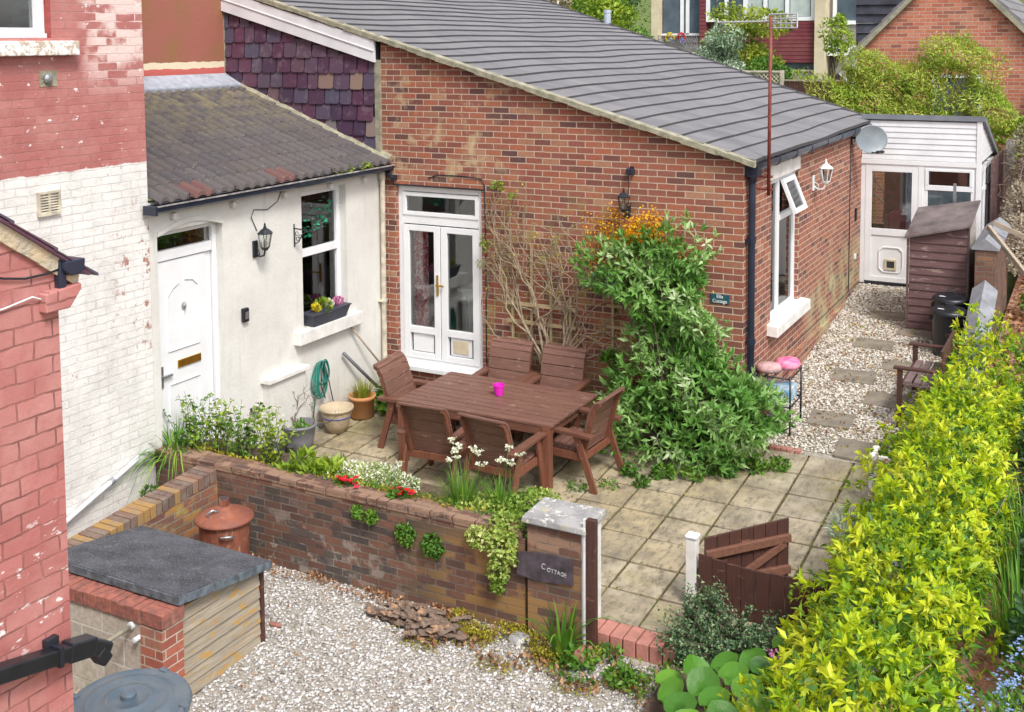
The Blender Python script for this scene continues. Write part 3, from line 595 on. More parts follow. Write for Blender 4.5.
# interior behind both openings
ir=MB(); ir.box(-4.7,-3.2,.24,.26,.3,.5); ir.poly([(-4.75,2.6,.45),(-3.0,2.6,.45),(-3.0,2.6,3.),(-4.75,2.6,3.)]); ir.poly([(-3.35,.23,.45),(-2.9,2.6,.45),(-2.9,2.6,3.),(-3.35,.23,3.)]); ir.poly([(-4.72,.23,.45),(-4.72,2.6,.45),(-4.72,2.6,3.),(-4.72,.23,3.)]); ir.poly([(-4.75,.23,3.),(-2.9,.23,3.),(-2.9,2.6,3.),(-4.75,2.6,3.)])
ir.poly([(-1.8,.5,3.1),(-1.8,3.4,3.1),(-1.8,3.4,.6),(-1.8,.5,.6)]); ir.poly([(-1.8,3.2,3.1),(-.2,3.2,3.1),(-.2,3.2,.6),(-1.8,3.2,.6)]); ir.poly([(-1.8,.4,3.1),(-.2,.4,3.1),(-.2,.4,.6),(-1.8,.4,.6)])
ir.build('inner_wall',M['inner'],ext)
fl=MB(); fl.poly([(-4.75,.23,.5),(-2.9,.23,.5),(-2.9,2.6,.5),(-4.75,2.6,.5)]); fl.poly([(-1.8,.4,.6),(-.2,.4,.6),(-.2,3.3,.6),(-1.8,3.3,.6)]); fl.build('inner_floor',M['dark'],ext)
# double glazed door
Y0=.05
fd=MB(); frame(fd,'y',Y0,-4.6,-3.33,.53,2.85,.07,.07)
rect('y',fd,Y0,.07,-4.53,-3.40,2.36,2.47)                      # transom
rect('y',fd,Y0-.012,.07,-4.48,-3.45,2.47,2.52); rect('y',fd,Y0-.012,.07,-4.48,-3.45,2.72,2.77); rect('y',fd,Y0-.012,.07,-4.53,-4.48,2.47,2.77); rect('y',fd,Y0-.012,.07,-3.45,-3.40,2.47,2.77)
for (a,b_) in ((-4.53,-3.972),(-3.958,-3.40)):
    rect('y',fd,Y0-.012,.065,a,a+.09,.60,2.345); rect('y',fd,Y0-.012,.065,b_-.09,b_,.60,2.345); rect('y',fd,Y0-.012,.065,a+.09,b_-.09,.60,.68); rect('y',fd,Y0-.012,.065,a+.09,b_-.09,.93,1.02); rect('y',fd,Y0-.012,.065,a+.09,b_-.09,2.27,2.345)
    rect('y',fd,Y0+.012,.03,a+.125,b_-.125,.69,.92)
fo=fd.build('double_door',M['upvc'],ext,bevel=.004)
gm=MB()
for (a,b_) in ((-4.44,-4.062),(-3.868,-3.49)): gm.box(a,b_,Y0+.02,Y0+.026,1.02,2.27)
gm.box(-4.48,-3.45,Y0+.02,Y0+.026,2.52,2.72); gm.build('door_glass',M['glass'],fo)
cube('door_handle',M['brass'],fo,-4.02,-3.995,Y0-.03,Y0-.012,1.45,1.72,-4.02,-3.90,Y0-.06,Y0-.04,1.58,1.60,bevel=.003)
cube('beige_panel',plain('beige_panel',(.66,.56,.40),.6),fo,-3.79,-3.57,Y0+.0,Y0+.012,.73,.89)
cube('door_sill',M['upvc'],ext,-4.66,-3.28,-.10,.10,.47,.528,bevel=.005)
cube('drip_strip',M['black_iron'],ext,-4.64,-3.29,-.012,.0,2.852,2.872)
# curtain and things seen through the glass
def curtain(name,x0,x1,y,z0,z1,mat,label,ax='y'):
    vs=[];fs=[];n=28
    for i in range(n+1):
        t=i/n; u=x0+(x1-x0)*t; d=.025*math.sin(t*24)
        vs+= [(u,y+d,z0),(u*1.0,y+d*.7,z1)] if ax=='y' else [(y+d,u,z0),(y+d*.7,u,z1)]
    for i in range(n): fs.append([2*i,2*i+2,2*i+3,2*i+1])
    vs2=[(a+.004,b_+.004,c) for a,b_,c in vs]; o=len(vs); fs+= [[q+o for q in f][::-1] for f in fs]
    return tag(mk(name,np.array(vs+vs2),fs,mat,origin=vs[0],smooth=True),label,'curtain')
def floral():
    m=NT('red_floral_curtain_fabric'); p=m.pos(); f=m.step(m.noise(p,16,3,.5,1.5),.48,.54); return m.fin(m.mix(f,(.55,.04,.08),(.80,.55,.55)),.8)
curtain('curtain',-4.45,-4.22,.17,.75,2.3,floral(),'red patterned curtain hanging behind the left pane of the double door')
curtain('net_curtain',1.45,2.0,-.25,1.35,2.95,plain('pale_net_fabric',(.62,.62,.58),.9),'pale net curtain inside the side window beside the downpipe','x')
tb=thing('white_sideboard','white slatted sideboard seen through the right pane of the double door','furniture',(-3.6,.7,.5)); cube('body',M['inner_white'],tb,-3.95,-3.42,.55,.95,.5,1.42); cube('top',M['inner_white'],tb,-4.0,-3.40,.5,1.0,1.42,1.46)
cube('slat',M['inner'],tb,-3.88,-3.86,.54,.55,.6,1.36,-3.78,-3.76,.54,.55,.6,1.36,-3.68,-3.66,.54,.55,.6,1.36,-3.58,-3.56,.54,.55,.6,1.36,-3.49,-3.47,.54,.55,.6,1.36)
yf=thing('yellow_flower_vase','small vase with a yellow bloom standing inside the side window','vase',(-.18,1.35,1.37)); m=MB(); m.lathe((-.18,1.38,1.37),[(.02,0),(.035,.05),(.02,.11),(.024,.13)],12); m.build('vase',M['inner_white'],yf)
P=ball_pts((-.18,1.38,1.55),.04,60); leaves('bloom',P,P-V(-.18,1.38,1.5),.04,L['yellow'],yf,.6)
# ================================================================== LEAN-TO (cream render)
XC=-4.81
lt=thing('rendered_lean_to','low cream rendered lean-to with white front door, tall window and mossy pantile roof','building',(-6,-2,0))
w=MB(); wall(w,'x',XC,.14,-4.03,0,-.2,3.13,[(-3.93,-3.0,-.05,2.82),(-1.67,-.80,1.33,2.95)])
ar=[]; n=14
for i in range(n+1):
    t=i/n; y=-3.93+.93*t; ar.append((y,2.80+.09*math.sin(math.pi*t)))
# dark arch soffit moulding around the door head
w.build('wall',M['cream_render'],lt)
am=MB()
for a,b_ in zip(ar[:-1],ar[1:]): am.hexa([(XC,a[0],a[1]-.02),(XC+.018,a[0],a[1]-.02),(XC+.018,b_[0],b_[1]-.02),(XC,b_[0],b_[1]-.02)],[(XC,a[0],a[1]+.03),(XC+.018,a[0],a[1]+.03),(XC+.018,b_[0],b_[1]+.03),(XC,b_[0],b_[1]+.03)])
am.build('door_arch',M['cream_render'],lt)
# pantile roof
EX=-4.66; KL=.374
def lz(x): return 3.135+(EX-x)*KL
pt=MB(); per=.168; gg=.262; x=EX; row=0
ysamp=np.arange(-4.03,-.02+1e-6,per/9)
while x>-7.40:
    x1=max(x-gg-.03,-7.42); tilecol={}
    for i in range(len(ysamp)-1):
        a,b_=ysamp[i],ysamp[i+1]; tid=int((a+10.01)/(per*2)); 
        if tid not in tilecol:
            c=random.random()*.82
            if row==0 and (-3.85<a<-3.3 or -2.6<a<-1.95): c=.95
            tilecol[tid]=c
        h=lambda y:.046*math.sqrt(max(0,1-(((y/per)%1-.5)/.33)**2))
        jx=.006*math.sin(tid*3.7+row*2.1)
        pt.poly([(x+jx,a,lz(x)+.014+h(a)),(x+jx,b_,lz(x)+.014+h(b_)),(x1,b_,lz(x1)+h(b_)),(x1,a,lz(x1)+h(a))],tilecol[tid])
        pt.poly([(x+jx,a,lz(x)+.014+h(a)),(x+jx,b_,lz(x)+.014+h(b_)),(x+jx+.002,b_,lz(x)-.006+h(b_)*.5),(x+jx+.002,a,lz(x)-.006+h(a)*.5)],tilecol[tid])
    x-=gg; row+=1
pt.poly([(EX,-4.03,lz(EX)),(EX,-.02,lz(EX)),(-7.42,-.02,lz(-7.42)-.02),(-7.42,-4.03,lz(-7.42)-.02)]); o=pt.build('roof',M['pantile'],lt)
vm=MB()
for a in np.arange(-4.66,-7.4,-.13): vm.hexa([(a,-.11+random.uniform(-.02,.02),lz(a)+.03),(a-.13,-.11,lz(a-.13)+.03),(a-.13,-.02,lz(a-.13)+.03),(a,-.02,lz(a)+.03)],[(a,-.06,lz(a)+.075),(a-.13,-.06,lz(a-.13)+.075),(a-.13,-.0,lz(a-.13)+.11),(a,-.0,lz(a)+.11)])
vm.build('verge_mortar',M['mortar'],lt)
fm=MB(); fm.hexa([(-7.40,-4.02,4.13),(-7.12,-4.02,4.05),(-7.12,-.05,4.05),(-7.40,-.05,4.13)],[(-7.40,-4.02,4.29),(-7.10,-4.02,4.135),(-7.10,-.05,4.135),(-7.40,-.05,4.29)]); fm.build('flashing',M['lead'],lt,bevel=.02)
g2=MB(); g2.prism([(-4.80+u,3.02+v) for u,v in [(.03,.10),(.03,.05),(.06,.02),(.12,.015),(.17,.04),(.18,.10),(.165,.10),(.155,.05),(.12,.03),(.06,.035),(.045,.10)]],lambda u,v,d:(u,d,v),-4.12,.05)
g2.box(-4.78,-4.61,-4.13,-4.10,3.03,3.12); g2.build('gutter',M['navy_plastic'],lt)
b=MB(); b.box(-4.625,-4.612,-4.1,.03,3.108,3.122); b.build('gutter_lip',plain('dusty_gutter_lip',(.42,.40,.40),.7,.3,12),lt)
b=MB()
for y in (-3.72,-2.85,-2.0,-1.15,-.45): b.box(XC,XC+.06,y-.03,y+.03,2.93,3.0)
b.build('rafter_foot',M['cream_render'],lt,bevel=.012)
dp=MB(); dp.tube([(XC+.06,-.09,3.04),(XC+.05,-.09,.1)],.033,12); dp.lathe((XC+.05,-.09,2.93),[(.045,0),(.045,.12)],12); dp.lathe((XC+.05,-.09,1.32),[(.045,0),(.045,.04)],12); dp.box(XC,XC+.07,-.15,-.03,1.33,1.35); dp.build('downpipe',M['cream_pipe'],lt,smooth=False)
# front door
XD=-4.93
d=MB(); frame(d,'x',XD+.03,-3.93,-3.0,.0,2.82,.06,.08); rect('x',d,XD+.03,.08,-3.86,-3.07,2.50,2.60)
d.box(XD-.05,XD+.015,-3.855,-3.16,.05,2.49); d.box(XD-.05,XD+.0,-3.155,-3.07,.05,2.49)
# raised mouldings on the leaf
def mould(pts,w=.018): 
    for a,b_ in zip(pts[:-1],pts[1:]): d.bar((XD+.019,*a),(XD+.019,*b_),.012,w,up=(1,0,0))
mould([(-3.72,1.55),(-3.72,2.12),(-3.64,2.2),(-3.55,2.24)]); mould([(-3.28,1.55),(-3.28,2.17),(-3.36,2.24),(-3.47,2.26)]); mould([(-3.72,1.55),(-3.28,1.55)]); mould([(-3.72,1.2),(-3.28,1.2),(-3.28,.3),(-3.72,.3),(-3.72,1.2)]); mould([(-3.50,1.55),(-3.50,2.0)])
do=d.build('front_door',M['upvc'],lt,bevel=.004)
cube('fanlight',M['glass_dim'],do,XD-.02,XD-.012,-3.87,-3.06,2.60,2.76); 
cube('fanlight_dark',M['dark'],do,XD-.1,XD-.055,-3.87,-3.06,2.58,2.78)
cube('letter_plate',M['brass'],do,XD+.016,XD+.03,-3.60,-3.27,1.35,1.43,bevel=.004)
b=MB(); b.lathe((XD+.03,-3.5,1.98),[(.0,-.045),(.016,-.03),(.028,.01),(.016,.04),(.0,.055)],8); b.build('knocker',M['chrome'],do)
cube('door_handle',M['chrome'],do,XD+.02,XD+.05,-3.84,-3.70,1.30,1.32,XD+.015,XD+.03,-3.84,-3.81,1.2,1.42)
# sash window
wn=MB(); frame(wn,'x',XD+.02,-1.67,-.80,1.33,2.95,.07,.07); rect('x',wn,XD+.03,.07,-1.60,-.87,2.15,2.24)
wo=wn.build('sash_window',M['upvc'],lt,bevel=.004); cube('glass_pane',M['glass'],wo,XD-.02,XD-.014,-1.60,-.87,1.40,2.15,XD-.02,XD-.014,-1.60,-.87,2.24,2.88)
cube('window_sill',M['white_stone'],lt,XC-.1,XC+.10,-1.86,-.62,1.17,1.325,bevel=.008)
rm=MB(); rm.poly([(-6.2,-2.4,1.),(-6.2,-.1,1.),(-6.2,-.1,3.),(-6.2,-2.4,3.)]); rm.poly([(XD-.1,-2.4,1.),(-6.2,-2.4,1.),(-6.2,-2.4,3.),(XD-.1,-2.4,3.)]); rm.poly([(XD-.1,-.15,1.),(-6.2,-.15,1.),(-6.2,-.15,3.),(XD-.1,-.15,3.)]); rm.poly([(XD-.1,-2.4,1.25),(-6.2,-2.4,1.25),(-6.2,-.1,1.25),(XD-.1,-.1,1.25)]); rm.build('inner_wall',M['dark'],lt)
iv=bush('indoor_plant','leafy green house plant trailing inside the upper window sash','plant',[(-5.03,-1.12,2.62,.04,.24,.22),(-5.03,-1.38,2.45,.04,.16,.2)],900,.09,leafm('teal_house_plant_leaves',[(0.,(.03,.45,.28)),(1.,(.14,.80,.50))]),.5,stems=False)
tag(cube('white_ornament',M['inner_white'],None,-5.2,-5.12,-1.2,-1.0,1.33,2.0,-5.2,-5.1,-1.25,-.95,1.33,1.38),'white ornament and frame standing inside the lower window sash','ornament')
cube('step',M['flag'],lt,XC+.0,XC+.35,-3.95,-2.95,-.2,.05)
cube('meter_box',M['cream_render'],lt,XC,XC+.10,-2.42,-1.78,.15,.88); cube('meter_box_lid',M['white_stone'],lt,XC,XC+.14,-2.46,-1.74,.88,.93,bevel=.006)
# ================================================================== TALL PAINTED HOUSE
hs=thing('painted_house','tall old brick house painted dusky pink above and flaking white below','building',(-6.5,-7,0))
w=MB(); wall(w,'x',XC-.002,.2,-16,-4.032,-.9,9,[(-6.4,-5.1,4.76,6.3)]); w.build('wall',M['painted'],hs)
w=MB(); w.poly([(XC-.2,-4.034,-.5),(-7.45,-4.034,-.5),(-7.45,-4.034,9),(XC-.2,-4.034,9)]); w.poly([(XC-.2,-4.2,-.5),(-7.45,-4.2,-.5),(-7.45,-4.2,9),(XC-.2,-4.2,9)]); w.build('return_wall',M['painted'],hs)
w=MB(); wall(w,'x',-7.42,.2,-4.03,.2,3.9,9,[]); w.build('brown_wall',M['brown_render'],hs)
cube('window_reveal',plain('red_reveal_brick',(.40,.08,.07),.7,.25,12,.4,40),hs,XC-.14,XC-.006,-5.104,-5.094,4.76,6.3)
wn=MB(); frame(wn,'x',XC-.08,-6.4,-5.105,4.76,6.3,.09,.07); rect('x',wn,XC-.05,.06,-6.4,-5.105,4.76,4.80); wo=wn.build('upper_window',M['upvc'],hs,bevel=.004)
cube('glass_pane',M['glass_dim'],wo,XC-.13,XC-.124,-6.31,-5.195,4.85,6.21); cube('window_sill',M['flaky'],hs,XC-.1,XC+.09,-6.6,-4.87,4.605,4.735,bevel=.008)
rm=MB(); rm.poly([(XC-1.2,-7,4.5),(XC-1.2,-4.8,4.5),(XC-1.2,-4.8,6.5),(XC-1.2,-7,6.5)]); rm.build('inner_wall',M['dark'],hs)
tag(cube('pink_box',plain('pale_pink_box',(.7,.45,.5),.6),None,XC-.3,XC-.2,-5.62,-5.40,4.84,4.91),'small pale pink box on the inner ledge of the upstairs window','box')
v=thing('wall_vent','cream louvred air vent on the white painted wall','vent',(XC,-5.21,3.29)); m=MB(); frame(m,'x',XC+.03,-5.33,-5.09,3.18,3.40,.022,.035); m.box(XC-.005,XC+.028,-5.22,-5.2,3.2,3.38); m.build('frame',M['cream_pipe'],v)
m=MB()
for k in range(8): m.bar((XC+.016,-5.31,3.21+k*.024),(XC+.016,-5.11,3.21+k*.024),.018,.006,up=(.6,0,.8))
m.build('louvres',M['cream_pipe'],v)
a=thing('wall_socket','round black and grey fixing left on a patch of the pink upper wall','fixing',(XC,-5.17,4.40)); m=MB(); m.lathe((XC,-5.17,4.40),[(.045,0),(.045,.03),(.02,.045)],12,axis=np.array([[0,0,1],[0,1,0],[1,0,0]])); m.build('boss',M['chrome'],a); cube('plate',M['mortar'],a,XC,XC+.004,-5.25,-5.06,4.33,4.47)
pp=thing('sloping_waste_pipe','white plastic waste pipe sloping down the white painted wall','pipe',(XC+.05,-4.8,.5)); m=MB(); m.tube([(XC+.05,-4.30,.665),(XC+.05,-4.42,.62),(XC+.05,-5.6,.22)],.024,10); m.build('pipe',M['white_paint'],pp,smooth=True); m=MB(); m.tube([(XC+.05,-4.62,.55),(XC+.05,-4.66,.535)],.031,10); m.box(XC,XC+.05,-4.65,-4.63,.53,.55); m.build('clip',M['chrome'],pp)
# ================================================================== NEAR OUTBUILDING (left edge)
ob=thing('pink_outbuilding','dusky pink painted brick outbuilding close at the left edge with a small gable verge','building',(-1.5,-10.5,-.5))
XO=-.27
def oz(y): return 3.755+(-8.885-y)*.70
m=MB(); 
for d in (0,-.22): m.poly([(XO+d,-14,-1),(XO+d,-8.885,-1),(XO+d,-8.885,oz(-8.885)),(XO+d,-14,oz(-14))])
m.poly([(XO,-8.885,-1),(-4,-8.885,-1),(-4,-8.885,3.8),(XO,-8.885,3.8)]); m.build('wall',M['painted_near'],ob)
m=MB(); ys=list(np.arange(-8.80,-10.4,-.09))
for a,b_ in zip(ys[:-1],ys[1:]):
    j=random.uniform(-.006,.006); m.hexa([(XO,b_,oz(b_)+.0+j),(XO+.02,b_,oz(b_)+j),(XO+.02,a,oz(a)+j),(XO,a,oz(a)+j)],[(XO,b_,oz(b_)+.07),(XO+.035+j,b_,oz(b_)+.07),(XO+.035+j,a,oz(a)+.07),(XO,a,oz(a)+.07)])
m.build('verge_mortar',plain('yellowish_verge_mortar',(.62,.50,.33),.9,.25,12,.8,50,c2=(.42,.40,.34)),ob)
m=MB(); m.hexa([(XO+.05,-8.76,oz(-8.76)+.07),(XO+.05,-14,oz(-14)+.07),(-4,-14,oz(-14)+.07),(-4,-8.76,oz(-8.76)+.07)],[(XO+.05,-8.76,oz(-8.76)+.085),(XO+.05,-14,oz(-14)+.085),(-4,-14,oz(-14)+.085),(-4,-8.76,oz(-8.76)+.085)])
for k in range(12):
    y=-8.72-k*.2; m.hexa([(XO+.055,y,oz(y)+.09),(XO+.055,y-.22,oz(y-.22)+.085),(-4,y-.22,oz(y-.22)+.085),(-4,y,oz(y)+.09)],[(XO+.055,y,oz(y)+.102),(XO+.055,y-.22,oz(y-.22)+.09),(-4,y-.22,oz(y-.22)+.09),(-4,y,oz(y)+.102)])
m.build('roof',M['slate'],ob)
m=MB(); m.box(XO-.02,XO+.012,-8.885,-8.60,3.60,3.67); m.hexa([(XO-.2,-8.95,3.67),(XO+.03,-8.95,3.67),(XO+.03,-8.80,3.67),(XO-.2,-8.80,3.67)],[(XO-.2,-8.95,3.70),(XO+.03,-8.95,3.70),(XO+.03,-8.80,3.70),(XO-.2,-8.80,3.70)])
m=MB(); m.prism([(-8.98,3.62),(-8.86,3.62),(-8.80,3.69),(-8.80,3.715),(-8.98,3.70)],lambda u,v,d:(d,u,v),XO-.2,XO+.045); m.build('kneeler_brick',M['painted_near'],ob,bevel=.006)
m=MB(); m.prism([(-8.89+u*.85,3.755+v*.85) for u,v in [(0,.075),(.0,.03),(.03,.0),(.09,.0),(.115,.03),(.12,.075)]],lambda u,v,d:(d,u,v),-3.9,XO+.06); m.box(XO-.02,XO+.035,-8.90,-8.865,3.70,3.83); m.build('gutter',M['navy_plastic'],ob,bevel=.006)
def cable(name,pts,r,mat,label,cat='cable',parent=None):
    m=MB(); m.tube(pts,r,6); o=m.build(name,mat,parent,smooth=True,origin=None if parent is not None else pts[0])
    if label: tag(o,label,cat)
    return o
cable('wall_cable',[(XO+.012,-9.6,3.93),(XO+.012,-9.3,3.84),(XO+.012,-9.15,3.795),(XO+.012,-9.05,3.775),(XO+.012,-8.95,3.775),(XO+.03,-8.885,3.79)],.005,M['black_iron'],'black cable sagging across the top of the pink outbuilding')
cable('white_cable',[(XO+.012,-9.6,3.64),(XO+.012,-9.15,3.675),(XO+.014,-9.02,3.695),(XO+.012,-8.90,3.64),(XO-.1,-8.87,3.62)],.004,M['white_paint'],'thin white cable under the brick kneeler of the pink outbuilding')
rp=thing('black_square_pipe','black square rainwater pipe running low across the pink outbuilding to the water butt','pipe',(XO,-9.2,2.1))
m=MB(); m.bar((XO+.045,-10.2,2.46),(XO+.045,-8.93,2.175),.065,.065); m.bar((XO+.045,-8.95,2.18),(XO+.045,-8.82,2.15),.075,.08); m.build('pipe',M['black_plastic'],rp,bevel=.006)
m=MB(); m.bar((XO+.045,-8.84,2.155),(XO+.045,-8.74,2.09),.07,.07); m.bar((XO+.045,-8.80,2.12),(XO+.045,-8.755,2.05),.075,.06); m.build('elbow',M['black_plastic'],rp,bevel=.012)
m=MB(); m.box(XO,XO+.082,-9.01,-8.99,2.15,2.235); m.box(XO,XO+.03,-9.03,-8.97,2.23,2.26); m.build('bracket',M['black_iron'],rp)
# ================================================================== PLANTER WALL + PILLAR
YF=-4.05
pw=thing('planter_wall','long low weathered brick retaining wall holding the flower bed in front of the patio','garden wall',(-2.6,YF,-.3))
m=MB(); m.box(-4.80,-.63,YF,YF+.22,-.6,.585); m.build('wall',M['brick_dark'],pw)
m=MB(); x=-4.80
while x<-.66:
    w_=random.choice([.225,.225,.11]); x1=min(x+w_-.008,-.632); j=random.uniform(-.004,.006); m.box(x,x1,YF-.012+j,YF+.212+j,.587,.652+j*.7); x+=w_
m.build('coping',M['brick_dark'],pw,bevel=.006)
m=MB(); m.box(-.59,-.10,YF-.03,YF+.30,-.6,.765); m.build('pillar',M['brick_dark'],pw)
m=MB(); m.box(-.099,-.075,YF-.032,YF+.30,-.3,.765); m.build('rendered_side',M['white_stone'],pw)
m=MB(); m.hexa([(-.63,YF-.08,.77),(-.045,YF-.08,.77),(-.045,YF+.36,.77),(-.63,YF+.36,.77)],[(-.62,YF-.07,.825),(-.055,YF-.07,.825),(-.055,YF+.35,.835),(-.62,YF+.35,.835)]); m.build('capstone',M['cap'],pw,bevel=.012)
m=MB(); m.box(-.075,-.055,YF-.055,YF-.035,-.22,.90); m.build('white_strip',M['white_paint'],pw)
tag(cube('gate_stop_post',M['gate_wood'],None,-.052,.03,YF-.06,YF+.0,-.25,.90,bevel=.005),'tall narrow brown timber post fixed against the capped brick pillar','post')
bed=MB(); bed.poly([(-4.80,YF+.21,.53),(-.63,YF+.21,.53),(-.63,-3.25,.50),(-4.80,-3.2,.50)]); bed.poly([(-4.80,-3.2,.50),(-.63,-3.25,.50),(-.63,-3.2,-.1),(-4.8,-3.15,-.1)]); tag(bed.build('flower_bed',M['soil']),kind='structure')
# slate sign
ss=thing('slate_house_sign','dark broken slate plaque lettered Cottage hanging on the brick pillar','sign',(-.44,YF-.04,.4))
m=MB(); m.prism([(-.68,.50),(-.50,.53),(-.18,.54),(-.17,.32),(-.51,.29),(-.68,.31)],lambda u,v,d:(u,YF-.035-d,v),0,.014); m.build('plaque',plain('purple_grey_slate',(.095,.075,.095),.6,.3,9,.4,30),ss)
def text(body,loc,size,rot,mat,parent=None,extr=.001,sx=1.,name='lettering'):
    c=bpy.data.curves.new(name,'FONT'); c.body=body; c.size=size; c.extrude=extr; c.align_x='CENTER'; c.align_y='CENTER'
    o=bpy.data.objects.new(name,c); COL.objects.link(o); bpy.context.view_layer.update()
    me=bpy.data.meshes.new_from_object(o); bpy.data.objects.remove(o); me.materials.clear(); me.materials.append(mat)
    for q in me.vertices: q.co.x*=sx
    o=bpy.data.objects.new(name,me); COL.objects.link(o); o.rotation_euler=rot
    if parent is not None: o.parent=parent; o.location=Vector(V(*loc)-ORG[parent.name])
    else: o.location=loc
    return o
LW=plain('white_lettering',(.82,.82,.80),.6,.0); M['chalk']=plain('faded_chalk_lettering',(.66,.68,.66),.8,.3,40,c2=(.22,.20,.24))
text('C',(-.435,YF-.0505,.425),.07,(R(90),R(4),0),M['chalk'],ss,sx=.8); text('OTTAGE',(-.315,YF-.0505,.40),.048,(R(90),R(5),0),M['chalk'],ss,sx=.95)
hsn=thing('cottage_name_sign','small blue green name plate lettered white, screwed to the red brick near the corner','sign',(-.27,0,1.81))
cube('plate',plain('teal_blue_plate',(.02,.09,.13),.4,.1),hsn,-.375,-.155,-.012,-.0015,1.755,1.86,bevel=.002)
text('Ella',(-.265,-.0135,1.835),.055,(R(90),0,0),LW,hsn,sx=1.05); text('Cottage',(-.265,-.0135,1.783),.055,(R(90),0,0),LW,hsn,sx=.95)
# ================================================================== BRICK SIDE WALL, BUNKER, INCINERATOR, BUTT
bw=thing('brick_yard_wall','low orange and purple brick wall running from the planter wall beside the felt topped store','garden wall',(-4.1,-5.1,-.4))
def bt(y): return .50+.10*np.clip((y+5.4)/1.35,-.6,1) 
m=MB(); ys=np.linspace(-6.2,YF,12)
for a,b_ in zip(ys[:-1],ys[1:]): m.hexa([(-4.22,a,-.7),(-3.99,a,-.7),(-3.99,b_,-.7),(-4.22,b_,-.7)],[(-4.22,a,bt(a)-.12),(-3.99,a,bt(a)-.12),(-3.99,b_,bt(b_)-.12),(-4.22,b_,bt(b_)-.12)])
m.build('wall',M['brick_amber'],bw); m=MB(); y=-6.2
solid=NT('soldier_course_brick'); p_=solid.pos(); c_=solid.ramp(solid.attr(),[(0.,(.11,.07,.065)),(.4,(.20,.11,.08)),(.65,(.15,.10,.085)),(.86,(.36,.21,.06)),(1.,(.26,.13,.09))]); top_=solid.step(solid.sep(p_)[2],.44,.6); c_=solid.mix(solid.step(solid.noise(p_,9,5,.7),.45,.6,0,.75),c_,(.22,.18,.14)); solid.bump(solid.noise(p_,40,4),.6,.006); M['soldier']=solid.fin(c_,.85)
while y<YF-.01:
    y1=min(y+.066,YF-.004); j=random.uniform(-.004,.004); m.hexa([(-4.225+j,y,bt(y)-.118),(-3.985+j,y,bt(y)-.118),(-3.985+j,y1,bt(y1)-.118),(-4.225+j,y1,bt(y1)-.118)],[(-4.225+j,y,bt(y)+j),(-3.985+j,y,bt(y)+j),(-3.985+j,y1,bt(y1)+j),(-4.225+j,y1,bt(y1)+j)]); y+=.076
m.build('coping',M['soldier'],bw,bevel=.004); cube('coping_mortar',M['mortar'],bw,-4.215,-3.992,-6.19,YF-.01,.25,.37)
bn=thing('bin_store','low store shed with black mineral felt roof and peeling yellow grey boarded side','shed',(-3.2,-5.5,-.3))
def rzf(y): return .41+(-5.06-y)*.155
m=MB(); n_=7
for k in range(n_):
    z0=-.30+k*.105; 
    f=lambda y,z: min(z,rzf(y)-.03)
    m.hexa([(-2.60,-5.98,z0),(-2.56,-5.98,z0),(-2.56,-5.10,z0),(-2.60,-5.10,z0)],[(-2.60,-5.98,f(-5.98,z0+.101)),(-2.575,-5.98,f(-5.98,z0+.101)),(-2.575,-5.10,f(-5.10,z0+.101)),(-2.60,-5.10,f(-5.10,z0+.101))])
m.build('side_boards',M['bunker_wood'],bn); cube('corner_post',M['gate_wood'],bn,-2.60,-2.55,-5.098,-5.06,-.33,.40); cube('back_boards',M['bunker_wood'],bn,-3.96,-2.60,-5.10,-5.07,-.33,.39); cube('front_boards',M['gate_wood'],bn,-3.96,-2.58,-5.995,-5.97,-.33,.52)
m=MB(); m.hexa([(-3.97,-6.07,rzf(-6.07)-.035),(-2.50,-6.07,rzf(-6.07)-.035),(-2.50,-5.03,rzf(-5.03)-.035),(-3.97,-5.03,rzf(-5.03)-.035)],[(-3.97,-6.07,rzf(-6.07)+.02),(-2.50,-6.07,rzf(-6.07)+.02),(-2.50,-5.03,rzf(-5.03)+.02),(-3.97,-5.03,rzf(-5.03)+.02)]); m.build('felt_roof',M['felt'],bn,bevel=.008)
m=MB(); z=rzf(-6.07); m.box(-3.97,-2.492,-6.082,-6.071,z-.05,z+.012); m.hexa([(-2.499,-6.08,z-.05),(-2.488,-6.08,z-.05),(-2.488,-5.03,rzf(-5.03)-.05),(-2.499,-5.03,rzf(-5.03)-.05)],[(-2.499,-6.08,z+.012),(-2.488,-6.08,z+.012),(-2.488,-5.03,rzf(-5.03)+.012),(-2.499,-5.03,rzf(-5.03)+.012)]); m.build('felt_edge',M['felt_edge'],bn)
bp_=thing('block_and_brick_wall','grey block wall capped with red brick on edge in front of the felt roofed store','garden wall',(-3.2,-6.2,-.35))
m=MB(); m.box(-2.74,-2.52,-6.225,-6.01,-.6,.385); m.build('brick_pier',M['brick_new'],bp_)
M['block']=brick('pale_concrete_block',[(0.,(.50,.47,.40)),(1.,(.62,.58,.50))],(.76,.73,.66),mw=.016,moss=[((.36,.34,.22),.56,4,[(2,-.5,.1,.2)])])
for nd in M['block'].node_tree.nodes:
    if nd.type=='TEX_BRICK': nd.inputs['Brick Width'].default_value=.45; nd.inputs['Row Height'].default_value=.225
m=MB(); m.box(-4.3,-2.742,-6.215,-6.03,-.6,.385); m.build('block_wall',M['block'],bp_)
m=MB(); x=-4.25
while x<-2.72: m.box(x,x+.066,-6.235+random.uniform(-.004,.004),-6.005,.39,.50+random.uniform(-.004,.004)); x+=.076
